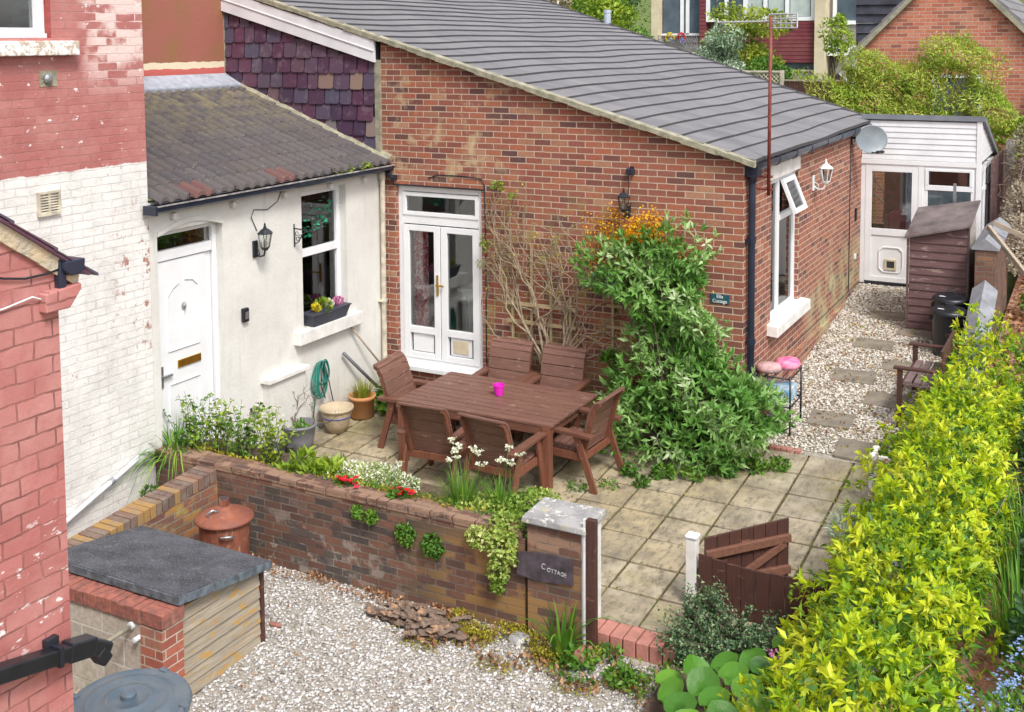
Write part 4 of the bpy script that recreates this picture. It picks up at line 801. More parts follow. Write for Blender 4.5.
m.box(-2.715,-2.505,-6.235,-6.125,.39,.502); m.box(-2.715,-2.505,-6.115,-6.005,.39,.50); m.build('coping',M['brick_step'] if False else plain('worn_red_coping_brick',(.38,.13,.095),.88,.3,16,.7,45,c2=(.19,.085,.07)),bp_,bevel=.005); cube('coping_mortar',M['mortar'],bp_,-4.25,-2.51,-6.225,-6.015,.385,.485)
op=thing('overflow_pipe','mossy overflow pipe with white end cap poking from the grey block wall','pipe',(-2.83,-6.2,.35)); m=MB(); m.tube([(-2.83,-6.2,.345),(-2.83,-6.62,.33)],.017,10); m.build('pipe',M['mortar'],op,smooth=True); m=MB(); m.lathe((-2.83,-6.225,.35),[(.0,-.02),(.028,-.018),(.03,.02),(0,.022)],12,axis=np.array([[1,0,0],[0,0,1],[0,1,0]])); m.lathe((-2.76,-6.225,.27),[(.0,-.05),(.02,-.048),(.02,.02),(0,.022)],10,axis=np.array([[1,0,0],[0,0,1],[0,1,0]])); m.build('end_cap',M['white_paint'],op)
def rust(name,a,b,c,st):
    m=NT(name); p=m.pos(); q=m.stretch(p,st); k=m.mix(m.step(m.noise(q,6,6,.7),.42,.6),a,b); k=m.mix(m.step(m.noise(q,15,5,.7),.56,.66,0,.8),k,c); m.bump(m.noise(p,60,5),.5,.006); return m.fin(k,.65)
RUST=rust('rusty_brown_lid',(.27,.085,.045),(.19,.065,.045),(.34,.16,.09),(1,1,1)); RUST2=rust('streaked_rust_drum',(.16,.045,.03),(.25,.085,.045),(.40,.24,.15),(1,1,.35))
ic=thing('garden_incinerator','rusty round garden incinerator bin with chimney lid in the corner of the brick walls','incinerator',(-3.49,-4.50,-.25)); c=(-3.49,-4.50,0)
m=MB(); m.lathe(c,[(.20,-.30),(.215,.0),(.232,.36),(.232,.38)],28); m.build('drum',RUST2,ic,smooth=True)
m=MB(); m.lathe(c,[(.262,.375),(.268,.385),(.262,.40),(.20,.43),(.06,.495),(.055,.50)],32); m.build('lid',RUST,ic,smooth=True)
m=MB(); m.lathe(c,[(.048,.475),(.046,.565)],16); m.build('chimney',RUST2,ic,smooth=False); m=MB(); m.lathe(c,[(.040,.5655),(.0,.5657)],16); m.build('chimney_mouth',M['dark'],ic)
m=MB(); m.tube([(-3.52,-4.66,.43),(-3.535,-4.675,.47),(-3.49,-4.625,.515) if False else (-3.50,-4.64,.50),(-3.47,-4.59,.47)],.012,8); m.build('lid_handle',M['chrome'],ic,smooth=True); m=MB(); m.tube([(-3.36,-4.70,.30),(-3.33,-4.72,.31),(-3.27,-4.66,.31),(-3.27,-4.63,.30)],.011,8); m.build('side_handle',M['chrome'],ic,smooth=True)
BUTT=plain('blue_grey_butt_plastic',(.085,.125,.165),.42,.2,7,.2,60,c2=(.13,.155,.18))
wb=thing('water_butt','large round blue grey water butt with ringed lid at the bottom left corner','water butt',(-1.84,-7.17,-.41)); c=(-1.84,-7.17,0)
m=MB(); m.lathe(c,[(.30,-.42),(.35,.0),(.36,.50),(.36,.52)],36); m.build('barrel',BUTT,wb,smooth=True)
m=MB(); m.lathe(c,[(.385,.50),(.388,.52),(.375,.548),(.365,.552),(.355,.545),(.27,.556),(.262,.566),(.25,.566),(.243,.558),(.15,.566),(.142,.577),(.13,.577),(.122,.568),(.05,.572)],48); m.build('lid',BUTT,wb,smooth=True)
m=MB(); m.lathe(c,[(.05,.565),(.05,.60),(.03,.612),(.0,.612)],18)
for t in (20,100,200,290): a=R(t); m.box(c[0]+.37*math.cos(a)-.03,c[0]+.37*math.cos(a)+.03,c[1]+.37*math.sin(a)-.02,c[1]+.37*math.sin(a)+.02,.51,.556)
m.build('knob',BUTT,wb,bevel=.004)
# ================================================================== TABLE + CHAIRS
tbl=thing('patio_table','long reddish brown slatted wooden table in the middle of the patio','table',(-2.45,-1.2,.02))
TZ=.715
m=MB(); n_=10; ya,yb=-1.80,-.60; w_=(yb-ya)/n_
for k in range(n_): m.box(-3.43,-1.49,ya+k*w_+.0085,ya+(k+1)*w_-.0085,TZ-.03,TZ+random.uniform(-.0015,.0015))
m.build('tabletop',M['table_top'],tbl,bevel=.004)
m=MB(); m.box(-3.40,-1.52,ya+.015,ya+.05,TZ-.12,TZ-.032); m.box(-3.40,-1.52,yb-.05,yb-.015,TZ-.12,TZ-.032); m.box(-3.40,-3.365,ya+.052,yb-.052,TZ-.12,TZ-.032); m.box(-1.555,-1.52,ya+.052,yb-.052,TZ-.12,TZ-.032); m.build('apron',M['table_wood'],tbl,bevel=.003)
for x in (-3.36,-1.56):
    for y in (ya+.045,yb-.045): m=MB(); m.box(x-.045,x+.045,y-.045 if y<-1 else y-.045,y+.045,gz(y),TZ-.033); m.build('leg',M['chair_side'],tbl,bevel=.004)
def make_chair():
    t=thing('patio_chair','','chair',(0,0,0),'wooden armchairs round the patio table'); W=.30
    m=MB()
    for k in range(5): y=-.20+k*.088; m.box(-.255,.255,y,y+.078,.395-.01*(4-k)*.3,.418-.01*(4-k)*.3)
    m.build('seat',M['table_top'],t,bevel=.004)
    m=MB()
    for s in (-1,1): m.box(s*.275-.015,s*.275+.015,-.24,.25,.31,.39)
    m.box(-.26,.26,.225,.25,.31,.39); m.box(-.26,.26,-.24,-.215,.31,.385); m.build('seat_frame',M['chair_side'],t,bevel=.003)
    for s in (-1,1):
        m=MB(); m.bar((s*W,.17,.585),(s*W,.27,0),.032,.075,up=(0,1,0)); m.build('leg',M['chair_side'],t,bevel=.004)
        m=MB(); m.bar((s*W,-.17,.585),(s*W,-.37,0),.032,.075,up=(0,1,0)); m.build('leg',M['chair_side'],t,bevel=.004)
        m=MB(); m.prism([(-.36,.585),(.30,.595),(.30,.625),(.22,.632),(-.20,.632),(-.36,.622)],lambda u,v,d:(s*W+d,u,v),-.045,.045); m.build('armrest',M['table_wood'],t,bevel=.006)
    # backrest: side boards with curved top and horizontal slats
    prof=[(-.19,.36),(-.235,.53),(-.28,.70),(-.32,.84),(-.355,.915),(-.40,.960),(-.45,.965)]
    for s in (-1,1):
        m=MB(); out=[(y+.024,z+.006) for y,z in prof]+[(y-.034,z-.012) for y,z in prof[::-1]]; 
        for a in range(len(prof)-2):
            (y0,z0),(y1,z1)=prof[a],prof[a+1]; m.hexa([(s*.252-.015,y0-.045,z0-.012),(s*.252+.015,y0-.045,z0-.012),(s*.252+.015,y0+.0,z0+.006),(s*.252-.015,y0+.0,z0+.006)],[(s*.252-.015,y1-.045,z1-.018),(s*.252+.015,y1-.045,z1-.018),(s*.252+.015,y1+.0,z1+.0),(s*.252-.015,y1+.0,z1+.0)])
        m.build('back_post',M['chair_side'],t,bevel=.0)
    m=MB(); segs=[(.02,.20),(.21,.395),(.405,.59),(.60,.755),(.76,.865),(.868,.94),(.943,1.)]
    L_=np.cumsum([0]+[math.dist(prof[i],prof[i+1]) for i in range(len(prof)-1)]); L_/=L_[-1]
    ev=lambda t_:(np.interp(t_,L_,[q[0] for q in prof]),np.interp(t_,L_,[q[1] for q in prof]))
    for a,b_ in segs:
        (y0,z0),(y1,z1)=ev(a),ev(b_); m.bar((-.275,(y0+y1)/2+.012,(z0+z1)/2+.004),(.275,(y0+y1)/2+.012,(z0+z1)/2+.004),math.dist((y0,z0),(y1,z1)),.022,up=(0,z1-z0,-(y1-y0)))
    m.build('backrest',M['table_top'],t,bevel=.004)
    m=MB()
    for s in (-1,1):
        for (y,z) in ((.17,.50),(.20,.36),(-.19,.50),(-.24,.36)): m.lathe((s*(W+.016),y,z),[(.007,-.003),(.007,.003)],8,axis=np.array([[0,0,1],[0,1,0],[1,0,0]]))
    split(m.build('bolts',M['chrome'],t),'bolt')
    return t
ch0=make_chair(); first=True
tilt=math.atan(.055)
for (x,y,rz_,lab) in [(-2.70,-1.98,3,'wooden armchair with its back to the flower bed, left of the front pair'),(-1.91,-2.02,-4,'wooden armchair with its back to the flower bed, right of the front pair'),(-2.80,-.52,180,'wooden armchair against the brick wall nearest the glazed double door'),(-2.10,-.50,180,'wooden armchair against the brick wall in front of the climber trunk'),(-3.44,-1.27,-88,'wooden armchair at the table end beside the terracotta pot'),(-1.40,-1.32,84,'wooden armchair at the table end beside the big green shrub')]:
    o=ch0 if first else copy_tree(ch0); first=False
    o.location=(x,y,gz(y)); o.rotation_euler=(Matrix.Rotation(tilt,4,'X')@Matrix.Rotation(R(rz_),4,'Z')).to_euler(); o['label']=lab
cp=thing('pink_pot','small bright magenta plastic pot standing on the patio table','pot',(-2.47,-1.15,TZ))
mg=plain('magenta_plastic',(.72,.02,.48),.35,.03); m=MB(); m.lathe((-2.47,-1.15,TZ),[(.045,0.002),(.062,.105),(.068,.107),(.068,.125),(.060,.125),(.042,.01),(0,.01)],24); m.build('pot_body',mg,cp,smooth=False)
# ================================================================== POTS, HOSE, TOOLS BY THE RENDERED WALL
def pot(name,label,c,prof,mat,soilz,soilr,group=None):
    t=thing(name,label,'plant pot',c,group); m=MB(); m.lathe(c,prof,32); m.build('pot_body',mat,t,smooth=True); m=MB(); m.lathe(c,[(0,soilz),(soilr,soilz-.01)][::-1],24); m.build('compost',M['soil'],t); return t
gp=pot('grey_pot','large grey plastic pot holding a bare twiggy shrub',(-4.60,-2.05,0.0),[(.13,0),(.165,.15),(.19,.30),(.205,.31),(.205,.335),(.185,.335),(.17,.28)],plain('mid_grey_pot_plastic',(.19,.19,.21),.5,.12,9,.2,40),.27,.172)
bt_=thing('bare_shrub','bare brown twiggy shrub growing out of the grey pot','shrub',(-4.60,-2.05,.27)); m=MB()
def grow(m,p,d,l,r,depth,minr=.002,split=3,spread=.75,flat=None,tips=None):
    p=V(*p); d=V(*d); d/=np.linalg.norm(d); pts=[p]; q=p
    for k in range(3):
        d=d+RN.normal(size=3)*.30; 
        if flat is not None: d[flat[0]]*=.25
        d/=np.linalg.norm(d); q=q+d*l/3
        if flat is not None:
            q[flat[0]]=np.clip(q[flat[0]],flat[1],flat[2])
            if len(flat)>3 and (q[0]<flat[3] or q[0]>flat[4]): q[0]=np.clip(q[0],flat[3],flat[4]); d[0]*=-.6; d[2]+=.3
        pts.append(q)
    m.tube(pts,[r,r*.9,r*.8,r*.68],5,cap=False)
    if tips is not None and depth<=2: tips.append((q,d))
    if depth>0:
        for k in range(split if depth>1 else 2):
            nd=d+RN.normal(size=3)*spread; nd[2]+=.15; grow(m,q if k else pts[2+(k%2)],nd,l*random.uniform(.62,.9),max(r*.62,minr),depth-1,minr,split,spread,flat,tips)
for a in range(3): grow(m,(-4.60+.03*math.cos(a*2),-2.05+.03*math.sin(a*2),.27),(RN.normal()*.3,RN.normal()*.3,1),.22,.010,4,.002,2,.55)
m.build('twigs',M['twig_dark'],bt_,smooth=True)
bush('pot_weed','small green weeds at the foot of the twiggy shrub in the grey pot','plant',[(-4.53,-2.11,.32,.07,.07,.06)],120,.045,L['green'],.5,stems=False)
cpn=pot('glazed_pot','cream glazed pot with a blue band, empty soil showing',(-4.56,-1.40,.035),[(.09,0),(.15,.10),(.185,.24),(.19,.27),(.205,.275),(.208,.31),(.185,.31),(.17,.25)],plain('cream_glazed_clay',(.52,.43,.30),.35,.2,6,.15,40,c2=(.42,.33,.22)),.25,.17)
m=MB(); m.lathe((-4.56,-1.40,.035),[(.172,.185),(.1785,.205),(.176,.206)],32); m.build('blue_band',plain('cobalt_blue_glaze',(.10,.12,.35),.3,.1),cpn,smooth=True)
tp=pot('terracotta_pot','orange terracotta pot with grassy yellow green plant beside the left armchair',(-4.56,-.88,.06),[(.12,0),(.15,.02),(.15,.23),(.17,.235),(.172,.28),(.15,.28),(.14,.24)],plain('orange_terracotta',(.60,.25,.08),.7,.25,7,.3,40,c2=(.50,.28,.14)),.24,.145)
gr=thing('pot_grass','tufty yellow and green grass growing in the terracotta pot','plant',(-4.56,-.88,.30)); blades('leaf_blades',(-4.56,-.88,.29),170,.26,.010,leafm('yellow_green_tuft',[(0.,(.10,.22,.03)),(.6,(.30,.36,.05)),(1.,(.62,.34,.05))]),gr,.11,.8)
bush('leafy_weed','round leaved green plant between the terracotta pot and the left armchair','plant',[(-4.34,-.62,.22,.15,.15,.15),(-4.42,-.35,.3,.12,.12,.12)],420,.085,L['green'],.75,stems=False)
bush('pale_tuft','pale feathery tuft against the cream downpipe','plant',[(-4.5,-.35,.42,.13,.12,.2)],500,.06,L['silver'],.2,stems=False)
wc=thing('watering_can','black plastic watering can half hidden by the flower bed plants','watering can',(-4.58,-2.50,-.03)); m=MB(); m.lathe((-4.58,-2.50,-.03),[(.11,0),(.11,.22),(.09,.25),(0,.25)],18); m.build('body',M['black_plastic'],wc,smooth=False); m=MB(); m.tube([(-4.48,-2.50,.08),(-4.35,-2.55,.2),(-4.29,-2.58,.26)],[.03,.02,.015],8); m.lathe((-4.28,-2.585,.27),[(.02,-.02),(.05,.02)],12); m.build('spout',M['black_plastic'],wc); m=MB(); m.tube([(-4.58,-2.43,.2),(-4.58,-2.35,.36),(-4.58,-2.53,.42),(-4.58,-2.6,.3),(-4.58,-2.59,.2)],.013,8); m.build('handle',M['black_plastic'],wc)
ho=thing('garden_hose','coiled green garden hose hanging on the cream rendered wall','hose',(XC,-1.42,.85)); m=MB()
for k in range(7):
    a=np.linspace(0,2*math.pi,29); w_=random.uniform(.08,.17); h_=random.uniform(.13,.25); ph=random.uniform(-.05,.05)
    m.tube([(XC+.03+.008*k,-1.42+ph*1.6+w_*math.sin(t)*(.6+.4*(1-math.cos(t))/2),.86-h_*(1-math.cos(t))+.005*k) for t in a],.009,6,cap=False)
m.tube([(XC+.05,-1.5,.85),(XC+.06,-1.55,.5),(XC+.05,-1.6,.2),(XC+.08,-1.5,.08)],.009,6); m.build('coil',plain('teal_green_hose',(.02,.22,.17),.4,.2,5),ho,smooth=True)
m=MB(); m.tube([(XC+.06,-1.38,.85),(XC+.07,-1.30,.6),(XC+.06,-1.22,.35),(XC+.05,-1.12,.2)],.007,6); m.tube([(XC+.06,-1.42,.86),(XC+.08,-1.47,.6),(XC+.07,-1.38,.42)],.007,6); m.build('grey_lead',M['black_iron'],ho,smooth=True); m=MB(); m.tube([(XC,-1.42,.84),(XC+.10,-1.42,.84),(XC+.10,-1.42,.88)],.009,6); m.build('hook',M['black_iron'],ho)
tag(cable('grey_pole',[(XC+.05,-.97,.86),(XC+.16,-.42,.30)],.022,plain('grey_plastic_pole',(.16,.16,.18),.5),None),'thick grey pole with a socket end leaning on the cream wall','pole')
o=MB(); o.tube([(XC+.045,-.80,1.15),(XC+.2,-.15,.35)],.014,8); tag(o.build('broom_handle',M['old_timber'],origin=(-4.6,-.2,.3),smooth=True),'thin pale wooden handle leaning on the cream wall under the window sill','broom handle')
wbx=thing('window_box','dark plastic trough of small flowers on the white window sill','window box',(XC+.02,-1.26,1.325)); m=MB()
y0,y1=-1.62,-.90; m.hexa([(XC-.06,y0+.05,1.328),(XC+.08,y0+.05,1.328),(XC+.08,y1-.05,1.328),(XC-.06,y1-.05,1.328)],[(XC-.10,y0,1.47),(XC+.12,y0,1.47),(XC+.12,y1,1.47),(XC-.10,y1,1.47)]); m.box(XC-.11,XC+.13,y0-.01,y1+.01,1.47,1.485); m.build('trough',plain('dark_slate_plastic',(.05,.055,.08),.5),wbx,bevel=.004)
for nm,lab,y,mt,k in (('lime_foliage','lime green foliage in the window box',-1.35,'lime',200),('yellow_primula','yellow flowers at the left end of the window box',-1.47,'yellow',50),('white_primula','white flower in the middle of the window box',-1.22,'white',50),('pink_primula','bright pink flowers at the right end of the window box',-1.03,'red' if False else 'pink',70)):
    P=ball_pts((XC+.03,y,1.52),.045 if k<100 else .09,k); 
    tag(leaves(nm,P,P-V(XC+.03,y,1.45),.045,L[mt],width=.7,origin=(XC+.03,y,1.48)),lab,'flower')
# lanterns
def lantern(name,label,pos,out,mat,gl,armdown=True,s=1.):
    """pos: wall fixing point, out: unit vector away from the wall"""
    t=thing(name,label,'wall lantern',pos); p=V(*pos); o=V(*out); sd=V(-o[1],o[0],0); c=p+o*.15*s+V(0,0,.06*s)
    m=MB(); q=p+o*.012; m.hexa([q-sd*.035*s-o*.012+V(0,0,-.09*s),q+sd*.035*s-o*.012+V(0,0,-.09*s),q+sd*.035*s+o*.012+V(0,0,-.09*s),q-sd*.035*s+o*.012+V(0,0,-.09*s)],[q-sd*.035*s-o*.012+V(0,0,.09*s),q+sd*.035*s-o*.012+V(0,0,.09*s),q+sd*.035*s+o*.012+V(0,0,.09*s),q-sd*.035*s+o*.012+V(0,0,.09*s)]); m.build('wall_plate',mat,t,bevel=.006)
    m=MB(); m.tube([p+V(0,0,-.03*s),p+o*.07*s+V(0,0,-.075*s),p+o*.13*s+V(0,0,-.06*s),c+V(0,0,-.05*s)],.010*s,8); m.tube([p+V(0,0,.02*s),p+o*.06*s+V(0,0,-.01*s),p+o*.07*s+V(0,0,-.06*s)],.006*s,6); m.build('arm',mat,t,smooth=True)
    A=np.eye(3); m=MB(); m.lathe(c,[(0,-.065*s),(.03*s,-.06*s),(.04*s,-.04*s),(.045*s,-.04*s),(.045*s,-.03*s)],6)
    m.lathe(c,[(.085*s,.115*s),(.088*s,.122*s),(.045*s,.16*s),(.018*s,.175*s),(.018*s,.19*s),(.010*s,.195*s),(.012*s,.215*s),(0,.235*s)],6)
    for k in range(6):
        a=k*math.pi/3; m.tube([c+V(.045*s*math.cos(a),.045*s*math.sin(a),-.035*s),c+V(.078*s*math.cos(a),.078*s*math.sin(a),.118*s)],.0045*s,4)
    m.build('cage',mat,t); m=MB(); m.lathe(c,[(.040*s,-.033*s),(.072*s,.115*s)],6); m.build('glass_shade',gl,t); m=MB(); m.lathe(c,[(.018*s,-.03*s),(.022*s,.03*s),(.0,.06*s)],10); m.build('bulb',M['upvc'],t); return t
GL2=glass('lantern_glass',(.9,.92,.9),.12)
lantern('white_lantern','white coach lantern on the brick wall facing the gravel path',(0,3.2,2.76),(1,0,0),M['upvc'],GL2,s=1.15)
lantern('coach_lantern','black coach lantern on the brick wall above the orange climber',(-1.37,0,2.74),(0,-1,0),M['black_iron'],GL2,s=.95)
lantern('coach_lantern','black coach lantern on the cream render beside the front door',(XC,-2.50,2.42),(1,0,0),M['black_iron'],GL2,s=1.05)
cable('lantern_wire',[(XC+.008,-2.46,2.62),(XC+.01,-2.55,2.78),(XC+.008,-2.5,2.86),(XC+.008,-2.28,2.83),(XC+.008,-2.1,2.9),(XC+.008,-2.02,3.03)],.005,M['black_iron'],'thin dark wire looping above the lantern beside the front door')
sn=thing('security_sensor','small dark blue sensor box above the lantern on the brick wall','sensor',(-1.32,-.02,3.20)); cube('case',M['navy_plastic'],sn,-1.37,-1.28,-.09,-.012,3.16,3.23,bevel=.01); cube('mount',M['black_iron'],sn,-1.35,-1.30,-.012,.0,3.15,3.25); cable('sensor_wire',[(-1.36,-.006,3.16),(-1.37,-.006,2.9)],.003,M['black_iron'],None,parent=sn)
cable('door_cable',[(-4.1,-.01,2.97),(-3.95,-.01,3.02),(-3.6,-.01,3.02),(-3.32,-.01,3.0),(-3.28,-.01,2.92),(-3.27,-.01,2.2),(-3.27,-.01,.5)],.007,M['black_iron'],'black cable looping over and down beside the glazed double door')
hk=thing('basket_bracket','ornate black iron hanging basket bracket left of the sash window','bracket',(XC,-1.82,2.48)); m=MB(); m.tube([(XC+.012,-1.82,2.33),(XC+.012,-1.82,2.60)],.008,6); m.tube([(XC,-1.82,2.55),(XC+.15,-1.82,2.54),(XC+.30,-1.82,2.52),(XC+.32,-1.82,2.55)],.008,6); m.tube([(XC+.01,-1.82,2.36),(XC+.08,-1.82,2.40),(XC+.12,-1.82,2.48),(XC+.2,-1.82,2.53)],.006,6)
for k,(a,b_) in enumerate(((.05,2.49),(.10,2.46),(.06,2.43))): m.tube([(XC+a+.022*math.cos(t),-1.82,b_+.022*math.sin(t)) for t in np.linspace(0,6,10)],.004,5)
m.build('ironwork',M['black_iron'],hk,smooth=True)
ks=thing('key_safe','small dark key safe on the cream render right of the front door','key safe',(XC,-2.70,1.72)); cube('case',M['black_plastic'],ks,XC,XC+.045,-2.745,-2.655,1.645,1.80,bevel=.01); cube('keypad',M['chrome'],ks,XC+.045,XC+.05,-2.725,-2.675,1.68,1.76)
dsn=thing('door_hook','small black lamp bracket at the top left corner of the glazed double door','bracket',(-4.62,0,2.98)); m=MB(); m.bar((-4.72,-.04,3.03),(-4.60,-.08,2.95),.05,.05); m.box(-4.64,-4.58,-.07,0,2.92,2.99); m.build('case',M['black_iron'],dsn,bevel=.006)
tap=thing('outside_tap_box','small brown boxed fitting low on the cream wall below the meter box','fixing',(XC,-2.6,.62)); cube('case',plain('brown_fitting',(.08,.05,.04),.6),tap,XC,XC+.06,-2.64,-2.54,.6,.65,bevel=.004)
# antenna, dish
an=thing('tv_aerial','tall rusty red aerial mast with grid reflector clamped to the brick corner','aerial',(.20,.27,3.0)); RD=plain('rusty_red_pole',(.27,.055,.04),.6,.25,9)
m=MB(); m.tube([(.20,.26,2.97),(.20,.28,4.96)],.019,10); m.build('mast',RD,an,smooth=True)
m=MB(); m.tube([(0,.27,3.04),(.24,.27,3.04)],.016,6); m.tube([(0,.27,3.18),(.24,.27,3.18)],.016,6); m.box(0,.02,.25,.29,3.05,3.29); m.build('wall_bracket',RD,an)
GR=plain('dull_grey_aluminium',(.55,.56,.57),.4,.1,9,metal=.3)
u=V(-.90,.42,.0); u/=np.linalg.norm(u); m=MB(); c=V(.20,.28,4.90); m.tube([c-u*.10,c+u*.80],.010,6)
sdv=V(-u[1],u[0],0)
for k in range(13): q=c+u*(.08+.055*k); m.tube([q-sdv*.06-V(0,0,0),q+sdv*.06],.004,4); m.box(q[0]-.006,q[0]+.006,q[1]-.006,q[1]+.006,q[2]-.012,q[2]+.02)
m.build('boom',GR,an)
m=MB(); 
for z in np.linspace(-.075,.075,4): m.tube([c+u*.02+V(0,0,z),c-u*.36+V(0,0,z*1.0)],.010,4)
for k in np.linspace(-.02,.36,6): m.tube([c-u*k+V(0,0,-.075),c-u*k+V(0,0,.075)],.010,4)
m.build('reflector_grid',GR,an)
ds=thing('satellite_dish','grey oval satellite dish on the far end of the brick wall by the conservatory','satellite dish',(.28,5.75,3.15))
ax_=V(.62,-.78,.12); ax_/=np.linalg.norm(ax_); t1=np.cross(V(0,0,1),ax_); t1/=np.linalg.norm(t1); t2=np.cross(ax_,t1); A=np.stack([t1,t2,ax_],1); A2=A@np.diag([1.12,.93,1])
m=MB(); m.lathe((.30,5.70,3.16),[(.001,-.05),(.12,-.04),(.22,-.012),(.235,0),(.236,.004),(.22,-.006),(.12,-.033),(.001,-.043)],32,axis=A2); m.build('reflector',plain('slate_grey_dish',(.22,.26,.29),.4,.15,4),ds,smooth=True)
m=MB(); C0=V(.30,5.70,3.16); m.tube([C0-t2*.20,C0-t2*.22+ax_*.2],.010,6); q=C0-t2*.20+ax_*.24; m.tube([q-ax_*.04-t1*.03,q+ax_*.05-t1*.03],.022,8); m.tube([q-ax_*.04+t1*.03,q+ax_*.05+t1*.03],.022,8); m.build('receiver_arm',M['black_plastic'],ds)
m=MB(); m.box(0,.02,5.68,5.78,3.07,3.27); m.tube([(.02,5.73,3.17),(.16,5.76,3.17),(.25,5.74,3.16)],.02,8); m.build('wall_mount',M['black_iron'],ds)
cable('dish_cable',[(.012,5.62,3.1),(.012,5.60,2.5),(.012,5.60,1.7),(.012,5.60,.80)],.007,M['black_iron'],'dark cable running down the far end of the path side brick wall')
tag(cube('meter_flap',M['black_plastic'],None,0,.03,6.03,6.10,1.83,2.03,bevel=.008),'small black oval fitting on the brick wall near the conservatory','fitting'); tag(cube('white_outlet',M['white_paint'],None,0,.03,6.0,6.08,1.22,1.30,bevel=.008),'small white outlet low on the brick wall near the conservatory','fitting')
# ================================================================== CONSERVATORY
YC=6.5
cs=thing('conservatory','white boarded and glazed porch conservatory with flat roof at the end of the path','conservatory',(.9,7.8,.74))
m=MB(); n_=7
for k in range(n_):
    z0=2.78+k*.088; m.hexa([(.01,YC-.012,z0),(1.74,YC-.012,z0),(1.74,YC+.05,z0),(.01,YC+.05,z0)],[(.01,YC-.001,z0+.086),(1.74,YC-.001,z0+.086),(1.74,YC+.05,z0+.086),(.01,YC+.05,z0+.086)])
    ye=min(8.6,YC+.04+(3.43-z0-.086)/.327); ye=max(ye,YC+.1)
    m.hexa([(1.73,YC+.05,z0),(1.792,YC+.05,z0),(1.792,ye+.26,z0),(1.73,ye+.26,z0)],[(1.73,YC+.05,z0+.086),(1.781,YC+.05,z0+.086),(1.781,ye,z0+.086),(1.73,ye,z0+.086)])
m.build('cladding',M['white_paint'],cs)
m=MB(); m.box(1.72,1.795,YC-.02,YC+.05,.8,3.42); m.box(0,1.72,YC-.02,YC+.05,2.70,2.775); m.box(0,.07,YC-.0,YC+.05,.76,2.70); m.box(.88,.95,YC-.01,YC+.05,.76,2.70); m.build('corner_posts',M['upvc'],cs,bevel=.004)
m=MB(); m.hexa([(.0,YC-.04,3.42),(1.84,YC-.04,3.42),(1.84,8.7,2.70),(.0,8.7,2.70)],[(.0,YC-.04,3.50),(1.84,YC-.04,3.50),(1.84,8.7,2.78),(.0,8.7,2.78)]); m.build('flat_roof',plain('grey_flat_roof_edge',(.22,.24,.28),.7,.15,3),cs)
m=MB(); d0=YC-.005; rect('y',m,d0,.05,.07,.17,.80,2.70); rect('y',m,d0,.05,.78,.88,.80,2.70); rect('y',m,d0,.05,.17,.78,2.58,2.70); rect('y',m,d0,.05,.17,.78,1.55,1.66); rect('y',m,d0,.05,.17,.78,.80,.88); rect('y',m,d0+.015,.03,.17,.78,.88,1.55)
oc=[(.30,1.02),(.30,1.30),(.36,1.36),(.60,1.36),(.66,1.30),(.66,1.02),(.60,.96),(.36,.96),(.30,1.02)]
for a,b_ in zip(oc[:-1],oc[1:]): m.bar((a[0],d0+.008,a[1]),(b_[0],d0+.008,b_[1]),.02,.014,up=(0,1,0))
do=m.build('door',M['upvc'],cs,bevel=.004); cube('door_glass',M['glass'],do,.17,.78,YC+.02,YC+.026,1.66,2.58); cube('door_handle',M['chrome'],do,.81,.84,YC-.03,YC-.006,1.5,1.7,.72,.84,YC-.05,YC-.035,1.62,1.645)
cf=cube('cat_flap',plain('cream_flap_frame',(.66,.60,.42),.5),do,.39,.57,YC-.012,YC+.005,1.0,1.03,.39,.57,YC-.012,YC+.005,1.14,1.17,.39,.42,YC-.012,YC+.005,1.03,1.14,.54,.57,YC-.012,YC+.005,1.03,1.14)
cube('flap',M['dark'],do,.42,.54,YC-.004,YC+.004,1.03,1.14)
m=MB(); frame(m,'y',YC,.95,1.72,1.75,2.70,.07,.05); rect('y',m,YC-.01,.05,.98,1.68,2.32,2.40); rect('y',m,YC-.015,.05,.98,1.03,2.40,2.66);rect('y',m,YC-.015,.05,1.63,1.68,2.40,2.66);rect('y',m,YC-.015,.05,1.03,1.63,2.62,2.66); wo=m.build('front_window',M['upvc'],cs,bevel=.004); cube('glass_pane',M['glass'],wo,1.02,1.65,YC+.02,YC+.026,1.82,2.33,1.03,1.63,YC+.02,YC+.026,2.40,2.62)
cube('blind',plain('pale_blue_blind',(.52,.60,.64),.7),cs,1.0,1.68,YC+.032,YC+.040,1.80,2.36); cube('lower_panel',M['upvc'],cs,.95,1.72,YC,YC+.05,.74,1.75); cube('threshold',M['black_iron'],cs,.02,1.76,YC-.03,YC+.06,.70,.765)
m=MB()
for y in (YC+.05,7.1,7.65,8.2,8.6): m.box(1.735,1.795,y,y+.08,.8,2.70)
m.box(1.735,1.79,YC+.05,8.65,2.62,2.70); m.box(1.735,1.79,YC+.05,8.65,2.28,2.34); m.box(1.735,1.79,YC+.05,8.65,1.5,1.6); so=m.build('side_frames',M['upvc'],cs); cube('side_glass',M['glass'],so,1.76,1.766,YC+.1,8.6,1.6,2.64); cube('side_panel',M['upvc'],cs,1.74,1.78,YC+.05,8.65,.74,1.5)
m=MB(); m.box(.0,1.79,8.62,8.68,.7,2.72); m.build('inner_wall',plain('orange_brick_inside',(.36,.16,.09),.8,.3,3),cs); m=MB(); m.poly([(-.3,6.6,.75),(1.75,6.6,.75),(1.72,8.6,.75),(-.3,8.6,.75)]); m.build('inner_floor',M['inner'],cs)
tag(cube('red_cushion',plain('crimson_fabric',(.40,.04,.09),.8),None,.2,.75,7.6,8.1,.76,1.75,bevel=.08),'crimson cushioned seat seen through the conservatory door glass','seat')
